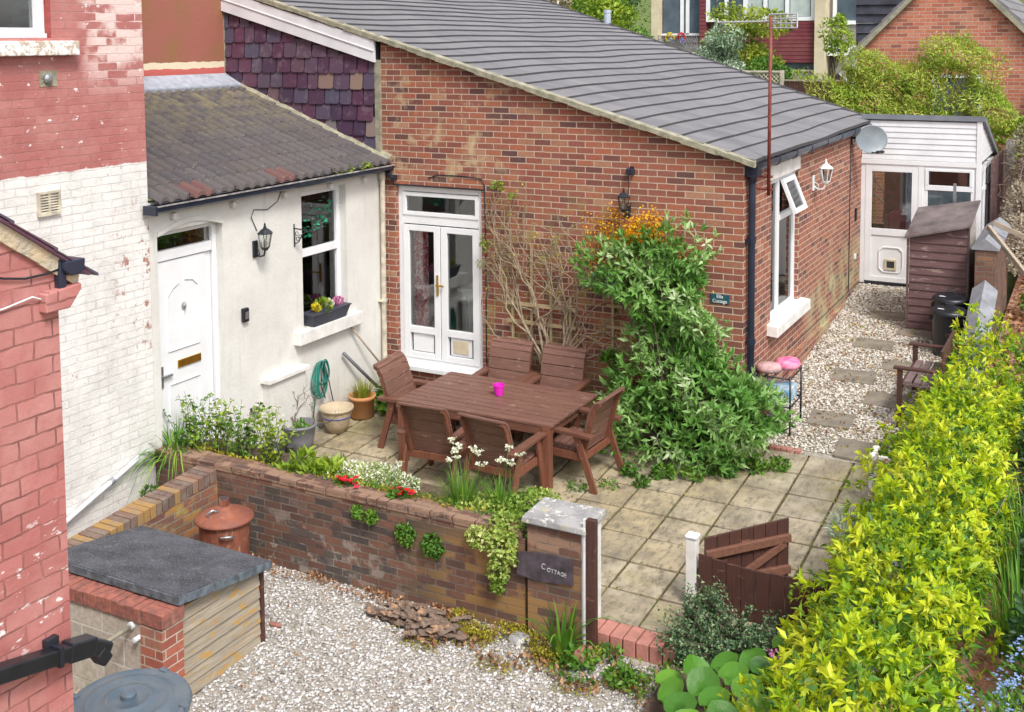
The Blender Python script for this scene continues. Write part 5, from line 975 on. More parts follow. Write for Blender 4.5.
tag(cube('inside_bookcase',M['inner_white'],None,.55,.63,7.6,7.68,.76,2.7,.85,.9,7.6,7.68,.76,2.7,.3,.36,8.4,8.46,.76,2.5),'white upright frame inside the conservatory','shelving')
curtain('blue_curtain',.66,.80,6.75,1.6,2.6,plain('blue_white_fabric',(.30,.36,.52),.8,.4,12,c2=(.6,.6,.66)),'blue and white cloth hanging behind the conservatory door glass')
# ================================================================== SHED, BINS, BENCH, BOUNDARY WALL
sh=thing('tool_shed','narrow faded brown overlap boarded tool shed with sloping roof beside the path','shed',(1.5,4.8,.6))
xa,xb,ya,yb=1.08,1.84,4.42,5.35
m=MB(); z=.50
while z<1.98:
    z1=min(z+.118,1.99); m.hexa([(xa,ya-.020,z),(xb,ya-.020,z),(xb,ya+.01,z),(xa,ya+.01,z)],[(xa,ya-.004,z1),(xb,ya-.004,z1),(xb,ya+.01,z1),(xa,ya+.01,z1)]); z+=.112
m.poly([(xa,ya,1.88),(xb,ya,2.10),(xb,ya,1.95),(xa,ya,1.80)]); m.build('front_boards',M['shed_wood'],sh)
m=MB(); m.hexa([(xa,ya-.006,1.80),(xb,ya-.006,1.80),(xb,ya+.01,1.80),(xa,ya+.01,1.80)],[(xa,ya-.006,1.90),(xb,ya-.006,2.09),(xb,ya+.01,2.09),(xa,ya+.01,1.90)]); m.build('gable_board',M['shed_wood'],sh)
SR=wood('pale_greyish_side_boards',(.46,.42,.38),(.30,.25,.22),.8,(2,2,20)); m=MB(); m.hexa([(xa,ya+.01,.5),(xa+.02,ya+.01,.5),(xa+.02,yb,.5),(xa,yb,.5)],[(xa,ya+.01,1.9),(xa+.02,ya+.01,1.9),(xa+.02,yb,2.15),(xa,yb,2.15)])
m.hexa([(xb-.02,ya+.01,.5),(xb+.012,ya+.01,.5),(xb+.012,yb,.5),(xb-.02,yb,.5)],[(xb-.02,ya+.01,2.09),(xb+.012,ya+.01,2.09),(xb+.012,yb,2.30),(xb-.02,yb,2.30)]); m.build('side_boards',SR,sh)
m=MB(); m.hexa([(xa-.06,ya-.08,1.895),(xb+.05,ya-.08,2.11),(xb+.06,yb+.05,2.33),(xa-.04,yb+.05,2.17)],[(xa-.06,ya-.08,1.925),(xb+.05,ya-.08,2.14),(xb+.06,yb+.05,2.36),(xa-.04,yb+.05,2.20)]); m.build('felt_roof',M['shed_roof'],sh,bevel=.004)
m=MB(); m.box(xa-.035,xa-.008,ya-.026,ya+.01,.5,1.89); m.box(xb+.013,xb+.03,ya-.02,ya+.02,.5,2.09); m.build('corner_battens',M['shed_wood'],sh)
tag(cube('grey_vent_pipe',M['chrome'],None,1.50,1.54,5.6,5.64,.7,2.55),'grey upright pipe standing behind the shed in front of the conservatory window','pipe')
def bin_(c,label,r=.225,h=.58):
    t=thing('refuse_bin',label,'bin',c,'black round refuse bins beside the shed'); m=MB(); m.lathe(c,[(r*.82,0),(r*.86,.02),(r*.97,h-.05),(r*1.0,h-.04),(r*1.0,h)],28); m.build('bin_body',M['black_plastic'],t,smooth=True)
    m=MB(); m.lathe(c,[(r*1.05,h-.035),(r*1.08,h-.02),(r*1.05,h+.02),(r*.9,h+.045),(r*.86,h+.035),(r*.5,h+.06),(.0,h+.07)],32); m.build('lid',M['black_plastic'],t,smooth=True)
    m=MB(); m.tube([(c[0]-.06,c[1],c[2]+h+.06),(c[0]-.05,c[1],c[2]+h+.10),(c[0]+.05,c[1],c[2]+h+.10),(c[0]+.06,c[1],c[2]+h+.06)],.012,6); 
    for s in (-1,1): m.box(c[0]+s*r*1.0-.02,c[0]+s*r*1.0+.02,c[1]-.05,c[1]+.05,c[2]+h-.12,c[2]+h-.07)
    m.build('handle',M['black_plastic'],t); cube('lid_label',plain('white_lid_sticker',(.7,.72,.7),.6,.1),t,c[0]-.13,c[0]-.05,c[1]-.13,c[1]-.09,c[2]+h+.052,c[2]+h+.056); return t
bin_((1.72,3.62,gz(3.6)),'black round refuse bin in front, nearer the gravel path bench'); bin_((1.68,4.06,gz(4.0)),'black round refuse bin tucked behind against the shed boards',h=.62)
bch=thing('garden_bench','old dark red brown slatted garden bench half swallowed by the golden hedge','bench',(1.75,1.7,.3)); zb=gz(1.7)
m=MB()
for k in range(4): m.box(1.52+k*.105,1.60+k*.105,1.16,2.24,zb+.42,zb+.445)
m.build('seat',M['old_timber'] if False else wood('grey_purple_bench_slats',(.24,.17,.16),(.14,.09,.09),.7,(20,2,20)),bch,bevel=.004)
for y in (1.12,2.24):
    for x in (1.50,1.95): m=MB(); m.box(x-.028,x+.028,y-.028,y+.028,gz(y),zb+.62); m.build('leg',M['gate_wood'],bch,bevel=.003)
    m=MB(); m.hexa([(1.43,y-.04,zb+.62),(1.98,y-.035,zb+.62),(1.98,y+.035,zb+.62),(1.43,y+.04,zb+.62)],[(1.43,y-.04,zb+.65),(1.98,y-.035,zb+.65),(1.98,y+.035,zb+.65),(1.43,y+.04,zb+.65)]); m.build('armrest',M['gate_wood'],bch,bevel=.006)
cube('seat_rail',M['gate_wood'],bch,1.485,1.515,1.15,2.21,zb+.36,zb+.42); 
m=MB()
for k in range(3): m.box(1.93,1.96,1.15,2.21,zb+.55+k*.12,zb+.63+k*.12)
m.build('backrest',M['gate_wood'],bch)
bd=thing('boundary_wall','old brick boundary wall with ridged grey coping stones between the path and the neighbour garden','garden wall',(2.12,0,.3))
m=MB(); m.box(2.0,2.22,-7.4,1.8,-.7,.42); m.hexa([(2.0,1.8,.0),(2.22,1.8,.0),(2.22,4.1,.0),(2.0,4.1,.0)],[(2.0,1.8,.42),(2.22,1.8,.42),(2.22,4.1,1.33),(2.0,4.1,1.33)]); m.box(1.97,2.22,4.1,6.2,.3,1.86); m.build('wall',M['brick_dark'],bd)
CO=plain('grey_ridged_coping',(.27,.28,.31),.75,.22,6,.5,50,c2=(.18,.18,.20)); m=MB()
def cop(y0,y1,z,x0,x1): 
    j=random.uniform(-.006,.006); m.prism([(x0-.05,z+j),(x1+.05,z+j),(x1+.05,z+.03+j),((x0+x1)/2,z+.16+j),(x0-.05,z+.03+j)],lambda u,v,d:(u,d,v),y0,y1-.008)
y=-7.3
while y<1.3: cop(y,y+.42,.422,2.0,2.22); y+=.42
y=y-.0
while y<4.0:
    y1=min(y+.42,4.1); za=.425+max(0,y-1.8)*.3957; zb_=.425+max(0,y1-1.8)*.3957
    q0=[(1.95,za),(2.27,za),(2.27,za+.03),(2.11,za+.16),(1.95,za+.03)]; q1=[(u,v-za+zb_) for u,v in q0]; n5=5
    m.add([(u,y,v) for u,v in q0]+[(u,y1-.008,v) for u,v in q1],[list(range(5))[::-1],[5+i for i in range(5)]]+[[i,(i+1)%5,5+(i+1)%5,5+i] for i in range(5)]); y+=.42
y=4.08
while y<6.15: cop(y,min(y+.42,6.2),1.862,1.97,2.22); y+=.42
m.build('coping',CO,bd,bevel=.005)
rf_=thing('leaning_rail','pair of pale timber rails propped over the boundary wall at the right edge','timber rail',(2.3,4.2,2.0),None)
m=MB(); m.bar((2.08,4.6,2.10),(2.9,3.7,1.30),.05,.07); m.build('rail',M['old_timber'],rf_,bevel=.004); m=MB(); m.bar((2.12,4.9,2.12),(3.3,4.9,1.60),.05,.07); m.build('rail',M['old_timber'],rf_,bevel=.004)
fp=thing('concrete_post_fence','brown board fence with grey concrete post behind the conservatory','fence',(2.0,9.2,1.0)); m=MB()
for k in range(16): m.box(1.86,1.89,7.3+k*.14,7.43+k*.14,.8,2.75)
m.build('boards',M['shed_wood'],fp); cube('concrete_post',M['cap'],fp,1.95,2.07,8.9,9.02,.8,2.95,bevel=.01); m=MB()
for k in range(30): m.box(2.1+k*.16,2.25+k*.16,9.2,9.23,.8,2.6)
m.build('boards',M['shed_wood'],fp)
# plant stand by the brick corner
ps=thing('plant_stand','black wire two tier stand beside the shrub at the corner of the path','plant stand',(.38,.75,gz(.75))); z0=gz(.75)
m=MB()
for x in (.02,.42):
    for y in (.45,.95): m.tube([(x,y,gz(y)),(x,y,z0+.66)],.012,6)
for z in (.3,.63): m.tube([(.02,.45,z0+z),(.42,.45,z0+z),(.42,.95,z0+z),(.02,.95,z0+z),(.02,.45,z0+z)],.011,6)
for k in range(5): m.tube([(.02+k*.1,.45,z0+.63),(.02+k*.1,.95,z0+.63)],.006,5); m.tube([(.02+k*.1,.45,z0+.3),(.02+k*.1,.95,z0+.3)],.006,5)
m.build('wire_frame',M['black_iron'],ps,smooth=True)
tag(cube('blue_crate',plain('blue_white_box',(.12,.35,.55),.5,.3,9,c2=(.6,.65,.68)),None,.04,.39,.48,.9,z0+.315,z0+.47,bevel=.01),'blue and white box on the lower tier of the wire stand','box')
pk=plain('hot_pink_fabric',(.75,.10,.28),.75,.2,12,c2=(.78,.35,.45)); m=MB(); m.lathe((.30,.80,z0+.65),[(.0,0),(.12,.01),(.15,.06),(.12,.11),(.0,.12)],20,axis=np.diag([1,1.15,1])); tag(m.build('pink_cushion',pk,origin=(.30,.8,z0+.65),smooth=True),'bright pink cushion lying on top of the wire stand','cushion')
m=MB(); m.lathe((.14,.58,z0+.65),[(.0,0),(.13,.01),(.15,.05),(.12,.09),(.0,.10)],16); tag(m.build('faded_pink_cushion',plain('faded_pink_fabric',(.60,.38,.38),.8,.2,12),origin=(.14,.58,z0+.65),smooth=True),'faded pink cushion partly hidden by grey green leaves on the wire stand','cushion')
# ================================================================== GATE + PANEL
gp_=thing('white_gate_post','square white painted gate post standing on the right of the paved opening','gate post',(.535,-3.22,-.1)); cube('post',M['white_stone'],gp_,.49,.58,-3.27,-3.18,-.2,.52,bevel=.004); cube('post_cap',M['white_paint'],gp_,.48,.59,-3.28,-3.17,.52,.55,bevel=.012)
fn=thing('picket_panel','low dark brown boarded fence panel running right from the white gate post','fence',(1.1,-3.24,-.1)); m=MB(); x=.60; 
while x<1.62: m.box(x,x+.118,-3.27,-3.252,-.1,.40+.02*math.sin(x*5)+random.uniform(-.006,.006)-(x-.6)*.03); x+=.122
m.build('boards',M['gate_wood'],fn,bevel=.003); cube('rail',M['gate_wood'],fn,.585,1.62,-3.25,-3.215,.2,.27,.585,1.62,-3.25,-3.215,.0,.07)
gt_=thing('garden_gate','dark brown boarded garden gate standing open inward with rail and diagonal brace','gate',(.60,-3.16,-.05))
ga=V(.62,-3.15,0); gd=V(.62,.58,0); gd/=np.linalg.norm(gd); gn=V(-gd[1],gd[0],0)
def GP(s,z,d): return ga+gd*s+gn*d+V(0,0,z)
m=MB(); n_=7
for k in range(n_):
    s0=k*.113; s1=s0+.108; zt0=.50+.012*k; zt1=zt0+.010
    m.hexa([GP(s0,.02,0),GP(s1,.02,0),GP(s1,.02,.02),GP(s0,.02,.02)],[GP(s0,zt0,0),GP(s1,zt1,0),GP(s1,zt1,.02),GP(s0,zt0,.02)])
m.build('boards',M['gate_wood'],gt_,bevel=.003)
m=MB(); GW=wood('brown_gate_rail',(.22,.10,.065),(.14,.06,.04),.6,(3,20,20)); m.bar(GP(0,.36,-.022),GP(.79,.42,-.022),.04,.07,up=(0,0,1)); m.bar(GP(0,.12,-.022),GP(.79,.14,-.022),.04,.07); m.bar(GP(.32,.14,-.024),GP(.74,.38,-.024),.036,.06); m.build('rails_and_brace',GW,gt_,bevel=.004)
# log and bark pile, stones, bits of moss
lg=thing('rotten_log','pile of split rotten bark lying on the white gravel against the planter wall','log',(-1.6,-4.35,-.24))
for k in range(34):
    cx=RN.uniform(-1.95,-1.12); cy=-4.36+RN.normal()*.07; a=RN.normal()*.45; ln=RN.uniform(.10,.38); hz_=max(0,.13-abs(cx+1.5)*.16)*RN.random()
    p0=V(cx-math.cos(a)*ln/2,cy-math.sin(a)*ln/2,-.205+hz_); p1=V(cx+math.cos(a)*ln/2,cy+math.sin(a)*ln/2,-.195+hz_+RN.normal()*.02); d=p1-p0; w_=RN.uniform(.04,.11); h_=RN.uniform(.02,.05); n_=10; vs=[];fs=[]; sd0=V(-d[1],d[0],0)/np.linalg.norm(d)
    for i in range(n_+1):
        t=i/n_; c=p0+d*t+V(0,0,RN.normal()*.006); wv=.45+.55*math.sin(math.pi*min(.97,max(.03,t)))
        for j in range(7):
            q=2*math.pi*j/7; vs.append(c+sd0*math.cos(q)*w_/2*wv*(1+RN.normal()*.3)+V(0,0,1)*math.sin(q)*h_/2*wv*(1+RN.normal()*.45))
    for i in range(n_):
        for j in range(7): fs.append([i*7+j,(i+1)*7+j,(i+1)*7+(j+1)%7,i*7+(j+1)%7])
    fs+= [list(range(7)),[n_*7+j for j in range(7)]]
    m=MB(); m.add(vs,fs); m.build('bark_slab',M['bark'],lg)
def rock(name,c,r,mat,label,cat='stone'):
    import bmesh; b=bmesh.new(); bmesh.ops.create_icosphere(b,subdivisions=2,radius=1); v=np.array([q.co[:] for q in b.verts]); f=[[w.index for w in q.verts] for q in b.faces]; b.free()
    v=v*(1+RN.normal(size=(len(v),1))*.10)*V(*r)+V(*c); return tag(mk(name,v,f,mat,origin=c),label,cat)
rock('pale_stone',(-.62,-4.18,-.19),(.10,.07,.05),M['cap'],'pale grey lump of stone on the moss below the slate sign')
rock('brick_shard',(-2.62,-4.85,-.25),(.07,.03,.02),plain('red_shard',(.35,.15,.12),.8),'thin red brown brick shard lying on the white gravel','brick fragment')
rock('brick_shard',(-3.0,-4.95,-.26),(.04,.03,.025),plain('pinkish_shard',(.42,.24,.19),.8),'small pinkish fragment on the white gravel near the felt roofed store','brick fragment')
rock('edge_cobble',(-.02,-4.22,-.15),(.10,.09,.06),M['brick_step'],'red brick lump at the foot of the pillar','brick fragment')
o=MB()
for k in range(11): x=-.15+k*.07+random.uniform(-.01,.01); o.box(x,x+.06,.11,.19,gz(.15)-.04,gz(.15)+.03)
tag(o.build('brick_edging',M['brick_step'],origin=(.2,.15,.1),bevel=.008),'broken row of red bricks edging the gravel below the shrub','edging')
def patch(name,label,area,n,size,mat,zf,h=.03,kind='stuff',cat=None,w=.6):
    x0,x1,y0,y1=area; P=np.column_stack([RN.uniform(x0,x1,n*3),RN.uniform(y0,y1,n*3)]); q=np.sin(P[:,0]*9+1)*np.sin(P[:,1]*11+2)+RN.normal(size=len(P))*.45; P=P[q>.25][:n]
    Z=zf(P[:,1])+RN.random(len(P))*h; P=np.column_stack([P,Z]); D=RN.normal(size=(len(P),3))*.6+V(0,0,.6)
    o=leaves(name,P,D,size*(.6+.8*RN.random(len(P))),mat,width=w); tag(o,label,cat,kind=kind); return o
patch('moss','yellow green moss along the foot of the planter wall',(-1.3,.1,-4.35,-4.06),3800,.022,L['moss'],lambda y:yz(y)+.02,.06)
patch('moss','low moss around the bark pile',(-1.7,.6,-4.65,-4.2),1900,.020,L['moss'],lambda y:yz(y)+.01,.025)
patch('fallen_leaves','dry brown leaves and debris below the pillar',(-1.5,.7,-4.6,-4.06),700,.045,L['brownleaf'],lambda y:yz(y)+.02,.03)
patch('bark_debris','bark chips, dead leaves and dirt along the foot of the planter wall',(-3.9,-1.0,-4.22,-4.06),900,.03,L['brownleaf'],lambda y:yz(y)+.02,.03)
patch('scattered_debris','sparse brown twigs and leaf bits on the white gravel',(-3.6,1.2,-7.0,-4.3),420,.028,L['brownleaf'],lambda y:yz(y)+.03,.01)
patch('weeds','small green weeds among the gravel near the gate bricks',(-.2,.8,-4.55,-4.0),700,.04,L['green'],lambda y:yz(y)+.03,.05)
patch('path_litter','brown leaves caught in the gravel path',(.05,1.7,.3,6.3),620,.04,L['brownleaf'],lambda y:gz(y)+.02,.01)
patch('path_moss','moss and seedlings in the gravel path',(.05,1.9,.3,6.3),700,.03,L['moss'],lambda y:gz(y)+.015,.015)
# seedlings along the paving joints
jp=[]
for k in range(900):
    if random.random()<.5: x=-.225+random.randint(-9,4)*.475+random.gauss(0,.008); y=random.uniform(-3.7,.1)
    else: y=.13+random.randint(-8,0)*.485+random.gauss(0,.008); x=random.uniform(-4.6,1.9)
    if math.sin(x*3.1)*math.sin(y*2.7+1)+random.gauss(0,.3)>.25: jp.append((x,y,gz(y)+.002))
jp=np.array(jp); jp=np.repeat(jp,3,0); tag(leaves('joint_weeds',jp,RN.normal(size=(len(jp),3))*.6+V(0,0,.6),.022*(.5+RN.random(len(jp))),L['moss'],width=.6),'tiny mossy weeds in the patio joints',kind='stuff')
for (x,y,s,lab) in [(-1.28,-1.62,.12,'bright green weed growing between slabs under the right armchair'),(-.98,-1.48,.10,'small weed between slabs by the splayed foot of the right armchair'),(-1.95,-2.55,.11,'small weed between slabs behind the front armchairs'),(.95,-2.1,.07,'tiny weed in the joint by the open gate')]:
    bush('paving_weed',lab,'weed',[(x,y,gz(y)+.03,s,s*.8,.05)],70,.045,L['green'],.5,stems=False,group='weeds in the paving joints')
# ================================================================== PLANTS OF THE BED
SZ=.52
sp=thing('strap_leaf_clump','strappy green leaved clump spilling over the left end of the planter wall','plant',(-4.62,-3.95,SZ)); blades('leaf_blades',(-4.70,-3.90,SZ-.02),130,.52,.022,L['grass'],sp,.12,1.5,dirx=(-.1,-.45),droop=1.2)
def shrub_stems(t,base,n,h,spread,leafsize,mat,lcount=14,stemr=.004):
    m=MB(); P=[];D=[]
    for k in range(n):
        b=V(*base)+V(RN.normal()*spread[0]*.4,RN.normal()*spread[1]*.4,0); e=b+V(RN.normal()*spread[0],RN.normal()*spread[1],h*random.uniform(.5,1.1)); mid=(b+e)/2+V(RN.normal()*.04,RN.normal()*.04,.04); m.tube([b,mid,e],[stemr,stemr*.8,stemr*.5],4)
        for j in range(lcount):
            u_=random.random()**.7; q=b+(e-b)*u_ + (mid-(b+e)/2)*4*u_*(1-u_); P.append(q); D.append(RN.normal(size=3)*V(1,1,.5)+V(0,0,.2))
    m.build('stem',M['twig_dark'] if False else plain('green_stem',(.13,.18,.05),.7),t,smooth=True); leaves('leaf_spray',np.array(P),np.array(D),leafsize*(.6+.7*RN.random(len(P))),mat,t,.55)
for (x,y,h,sx,lab,mt) in [(-4.60,-3.72,.58,.12,'airy leafy perennial in front of the white door, nearest the strappy clump','green'),(-4.34,-3.68,.60,.14,'bushy leafy perennial in front of the middle of the white door','lime'),(-4.03,-3.66,.56,.14,'leafy green shrub right of the white door with bare lower stems','green'),(-3.72,-3.52,.54,.13,'twiggy rose like bush in front of the cream meter box','lime')]:
    t=thing('bed_perennial',lab,'plant',(x,y,SZ)); shrub_stems(t,(x,y,SZ-.02),26,h*1.05,(sx*1.15,sx*.8),.058,L[mt],13); P=ball_pts((x,y,SZ+h*.8),sx,14)
    leaves('flower_heads',np.repeat(P,3,0),RN.normal(size=(42,3)),.03,L['white'],t,.7)
bush('marigold_clump','bright lime green leafy clump at the bed edge below the grey pot','plant',[(-3.12,-3.80,SZ+.12,.13,.10,.17),(-2.98,-3.62,SZ+.05,.15,.12,.10),(-3.25,-3.86,SZ+.06,.10,.08,.1)],560,.10,L['lime'],.32,up=.6,stems=False)
bush('patio_edge_clump','broad leaved green clump on the patio side of the bed near the grey pot','plant',[(-3.35,-3.0,.2,.25,.16,.2),(-3.1,-2.95,.15,.2,.14,.16)],480,.11,L['lime'],.45,up=.6,stems=False)
ws=thing('white_variegated_mound','low mound of tiny white green flowers spilling at the middle of the bed','plant',(-2.3,-3.55,SZ)); bush('','','',[(-2.78,-3.50,SZ+.07,.20,.17,.09),(-2.48,-3.52,SZ+.08,.24,.18,.10),(-2.20,-3.55,SZ+.06,.18,.15,.08)],2600,.026,L['white'],.55,up=.5,stems=False,root=ws,lo=.75)
bush('','','',[(-2.78,-3.50,SZ+.065,.20,.17,.09),(-2.48,-3.52,SZ+.075,.24,.18,.10),(-2.20,-3.55,SZ+.055,.18,.15,.08)],2600,.03,L['variegated'],.4,up=.5,stems=False,root=ws,part='leaf_base')
bush('edge_groundcover','low mixed green groundcover along the back of the planter coping','groundcover',[(-4.4+k*.32,-3.82,SZ+.06,.2,.10,.08) for k in range(11)],3800,.034,L['moss'],.6,stems=False)
bush('edge_groundcover','fresh green seedlings along the middle of the planter coping','groundcover',[(-3.4+k*.28,-3.84,SZ+.08,.15,.09,.08) for k in range(9)],1500,.035,L['green'],.6,stems=False)
for (x,lab,mt) in [(-2.58,'red and pink primrose on the coping left of the white mound','red'),(-1.98,'bright red primrose on the coping right of the white mound','red')]:
    t=thing('red_primrose',lab,'flower',(x,-3.88,SZ+.05)); bush('','','',[(x,-3.88,SZ+.11,.10,.07,.06)],170,.055,L['green'],.6,stems=False,root=t)
    P=V(x,-3.89,SZ+.175)+RN.normal(size=(16,3))*V(.06,.03,.018); P=np.repeat(P,6,0); a=np.tile(np.arange(6)*math.pi/3,16); leaves('petals',P,np.stack([np.cos(a),np.sin(a)-.2,np.full(96,.25)],1),.033,L[mt],t,.9)
def narc(x,y,n,lab,h,nf,dx=0):
    t=thing('narcissus_clump',lab,'plant',(x,y,SZ)); blades('leaf_blades',(x,y,SZ-.02),n,h,.011,L['grass'],t,.10,.55,droop=.35)
    m=MB(); F=[]
    for k in range(nf):
        b=V(x+RN.normal()*.05,y+RN.normal()*.04,SZ); e=b+V(RN.normal()*.10+dx,RN.normal()*.08,h*random.uniform(1.0,1.35)); m.tube([b,(b+e)/2+V(RN.normal()*.02,0,.02),e],.003,4)
        for j in range(4): F.append(e+RN.normal(size=3)*.016)
    if nf:
        m.build('stem',plain('green_stalk',(.10,.20,.04),.6),t); F=np.repeat(np.array(F),6,0); a=RN.random(len(F))*6.28; leaves('petals',F,np.stack([np.cos(a),np.sin(a)*.8-.3,RN.normal(size=len(F))*.4+.2],1),.030,L['white'],t,.8)
narc(-1.42,-3.74,230,'tall narcissus clump with white flowers before the middle of the table',.50,10); narc(-1.10,-3.62,95,'sparser narcissus clump with cream flowers behind the first, nearer the table leg',.46,4); narc(-2.28,-3.80,60,'short grassy bulb clump with one white flower beside the red primrose',.26,2,.06)
vr=thing('variegated_ivy','yellow and cream variegated trailing plant tumbling over the wall beside the capped pillar','plant',(-.95,-3.8,.02))
bush('','','',[(-1.15,-3.62,SZ+.06,.30,.26,.12),(-.82,-3.50,SZ+.09,.26,.26,.14),(-.82,-3.95,SZ+.10,.20,.16,.12),(-.80,-4.13,SZ-.02,.14,.08,.17),(-.84,-4.13,SZ-.20,.09,.05,.14),(-1.02,-4.12,SZ+.03,.12,.06,.09),(-.86,-4.12,SZ-.34,.05,.035,.08),(-1.35,-3.75,SZ+.08,.18,.16,.09)],5600,.036,L['variegated'],.75,stems=False,root=vr,lo=.6,up=.2)
for (x,z,s,lab) in [(-2.31,.50,.05,'smallest fern tuft rooted in the face of the planter wall'),(-2.16,.49,.05,'tiny trailing weed beside the smallest tuft on the planter wall face'),(-1.80,.40,.085,'fresh green tuft hanging on the planter wall below the red primrose'),(-1.52,.36,.085,'fresh green tuft on the planter wall below the tall narcissus')]:
    bush('wall_tuft',lab,'plant',[(x,YF-.02,z,s,.04,s*1.1)],int(140+s*3500),.036,L['green'],.6,stems=False,group='green tufts growing out of the planter wall face',droop=.4)
ir_=thing('iris_clump','sword leaved green clump at the foot of the capped brick pillar','plant',(-.22,-4.2,-.2)); blades('leaf_blades',(-.22,-4.20,-.2),30,.55,.034,L['grass'],ir_,.09,.9,droop=.5)
bush('pillar_weed','round leaved weed on the gravel between the pillar and the pink bricks','weed',[(-.02,-4.3,-.15,.12,.09,.06)],190,.055,L['green'],.7,stems=False)
tag(rock('plant_stick',(-2.83,-3.82,.60),(.012,.012,.10),M['white_paint'],'x'),'thin white stick leaning in the flower bed','stick')
bush('wall_foot_weed','small green weed where the white wall meets the planter wall end','weed',[(-4.72,-4.22,.28,.05,.1,.05)],90,.04,L['green'],.6,stems=False)
bush('gutter_weed','lime green seedlings growing in the lean-to gutter near the slate corner','weed',[(-4.68,-.55,3.14,.03,.12,.04),(-4.68,-.9,3.13,.03,.05,.04),(-4.68,-1.15,3.13,.03,.04,.03)],120,.05,L['lime'],.5,stems=False)
# ================================================================== WALL CLIMBERS + BIG SHRUB
tr=thing('wall_trellis','mossy square trellis fixed to the brick wall behind the bare climber','trellis',(-2.55,-.03,.9)); m=MB()
for x in (-2.88,-2.62,-2.36,-2.10): m.box(x-.014,x+.014,-.045,-.02,.78,2.25 if x>-2.7 and x<-2.5 else 1.65)
for z in (.85,1.05,1.28,1.5): m.box(-2.95,-2.02,-.065,-.045,z-.022,z+.022)
m.build('lattice',M['trellis_wood'],tr)
tr=thing('wall_trellis','mossy trellis mostly covered by the big grey green shrub','trellis',(-1.25,-.03,.9)); m=MB()
for x in (-1.55,-1.32,-1.08,-.85): m.box(x-.014,x+.014,-.045,-.02,.4,1.75)
for z in (.6,.85,1.1,1.35,1.6): m.box(-1.62,-.78,-.06,-.045,z-.017,z+.017)
m.build('lattice',M['trellis_wood'],tr)
cl=thing('bare_climber','large bare branched climber fanned over the brick wall with a few yellow buds','climber',(-2.32,-.16,.1)); m=MB(); tips=[]
base=V(-2.30,-.14,.12); kn=V(-2.33,-.14,.62); m.tube([base,(base+kn)/2+V(.03,0,0),kn],[.030,.026,.024],8); m.tube([base+V(.05,0,0),(base+kn)/2+V(.07,0,0),kn+V(.06,0,.05)],[.02,.018,.016],7)
for (ax_2,az,l) in [(-.55,1.1,.80),(-.4,1.3,.82),(-.25,1.4,.85),(-.1,1.4,.80),(.12,1.3,.80),(.35,1.2,.72),(.6,1.0,.62),(-.7,.8,.66),(.7,.8,.5),(-.3,1.3,.9)]:
    grow(m,kn+V(RN.normal()*.03,0,RN.random()*.1),(ax_2,0,az),l,.021,4,.0045,2,.42,flat=(1,-.22,-.04,-3.24,-1.3),tips=tips)
m.build('branches',M['twig'],cl,smooth=True)
tp_=np.array([q for q,d in tips]); td=np.array([d for q,d in tips]); sel=RN.random(len(tp_))<.42; P=np.repeat(tp_[sel],2,0); leaves('buds',P,RN.normal(size=(len(P),3))+V(0,-.3,.5),.042,L['orange'] if False else leafm('yellow_green_buds',[(0.,(.36,.36,.04)),(1.,(.55,.50,.06))]),cl,.5)
bush('climber_sprig','lime green leafy sprig at the top left of the bare climber','plant',[(-3.05,-.1,2.93,.06,.03,.06),(-2.85,-.1,2.83,.03,.03,.04)],50,.055,L['lime'],.55,stems=False)
bush('climber_sprig','lime sprig of leaves beside the top right of the glazed double door','plant',[(-3.25,-.1,2.2,.05,.04,.1),(-3.3,-.1,1.95,.04,.03,.05)],60,.045,L['lime'],.5,stems=False)
oc_=thing('orange_climber','fine orange yellow twining climber above and behind the big shrub','climber',(-1.1,-.1,1.6)); m=MB(); tips=[]
for k in range(13): grow(m,(-1.2+RN.normal()*.14,-.10,2.15+RN.normal()*.12),(RN.normal()*.7,0,.55+RN.normal()*.5),.28,.005,3,.002,3,.9,flat=(1,-.28,-.03),tips=tips)
for k in range(9): grow(m,(-1.35+RN.normal()*.15,-.10,1.0+RN.normal()*.4),(RN.normal()*.8,0,RN.normal()*.8),.25,.004,3,.002,2,.9,flat=(1,-.2,-.03),tips=tips)
m.build('twigs',plain('orange_twigs',(.42,.22,.04),.6),oc_); tp_=np.array([q for q,d in tips]); P=np.repeat(tp_,5,0)+RN.normal(size=(len(tp_)*5,3))*.035; P=P[(P[:,2]>1.9)|(RN.random(len(P))<.25)]; leaves('orange_leaves',P,RN.normal(size=(len(P),3)),.035,L['orange'],oc_,.55)
P,_,_=crown([(-1.12,-.22,2.52,.22,.12,.16),(-1.35,-.2,2.42,.2,.1,.14)],620); leaves('orange_blossom',P,RN.normal(size=(len(P),3)),.042,L['orange'],oc_,.6)
bd_=thing('buddleja_shrub','very large grey green leafy shrub growing against the brick wall right of the table','shrub',(-.6,-.5,.1))
bl=[(-.98,-.35,2.32,.46,.28,.30),(-1.28,-.38,2.08,.40,.25,.28),(-.62,-.35,2.2,.30,.25,.34),(-.95,-.4,1.95,.42,.26,.3),(-.62,-.32,1.75,.36,.28,.40),(-.70,-.35,1.35,.44,.30,.45),(-.92,-.38,1.5,.30,.25,.35),(-.45,-.33,1.45,.28,.25,.32),(-1.0,-.5,.75,.42,.32,.35),(-.98,-.5,.45,.45,.35,.3),(-.50,-.45,.95,.48,.38,.50),(-.18,-.42,.88,.42,.38,.48),(.05,-.35,.72,.36,.38,.42),(-.35,-.65,.45,.58,.38,.36),(.02,-.45,.38,.36,.33,.30),(-.36,-.2,1.22,.26,.22,.2),(.20,-.1,.68,.20,.28,.28)]
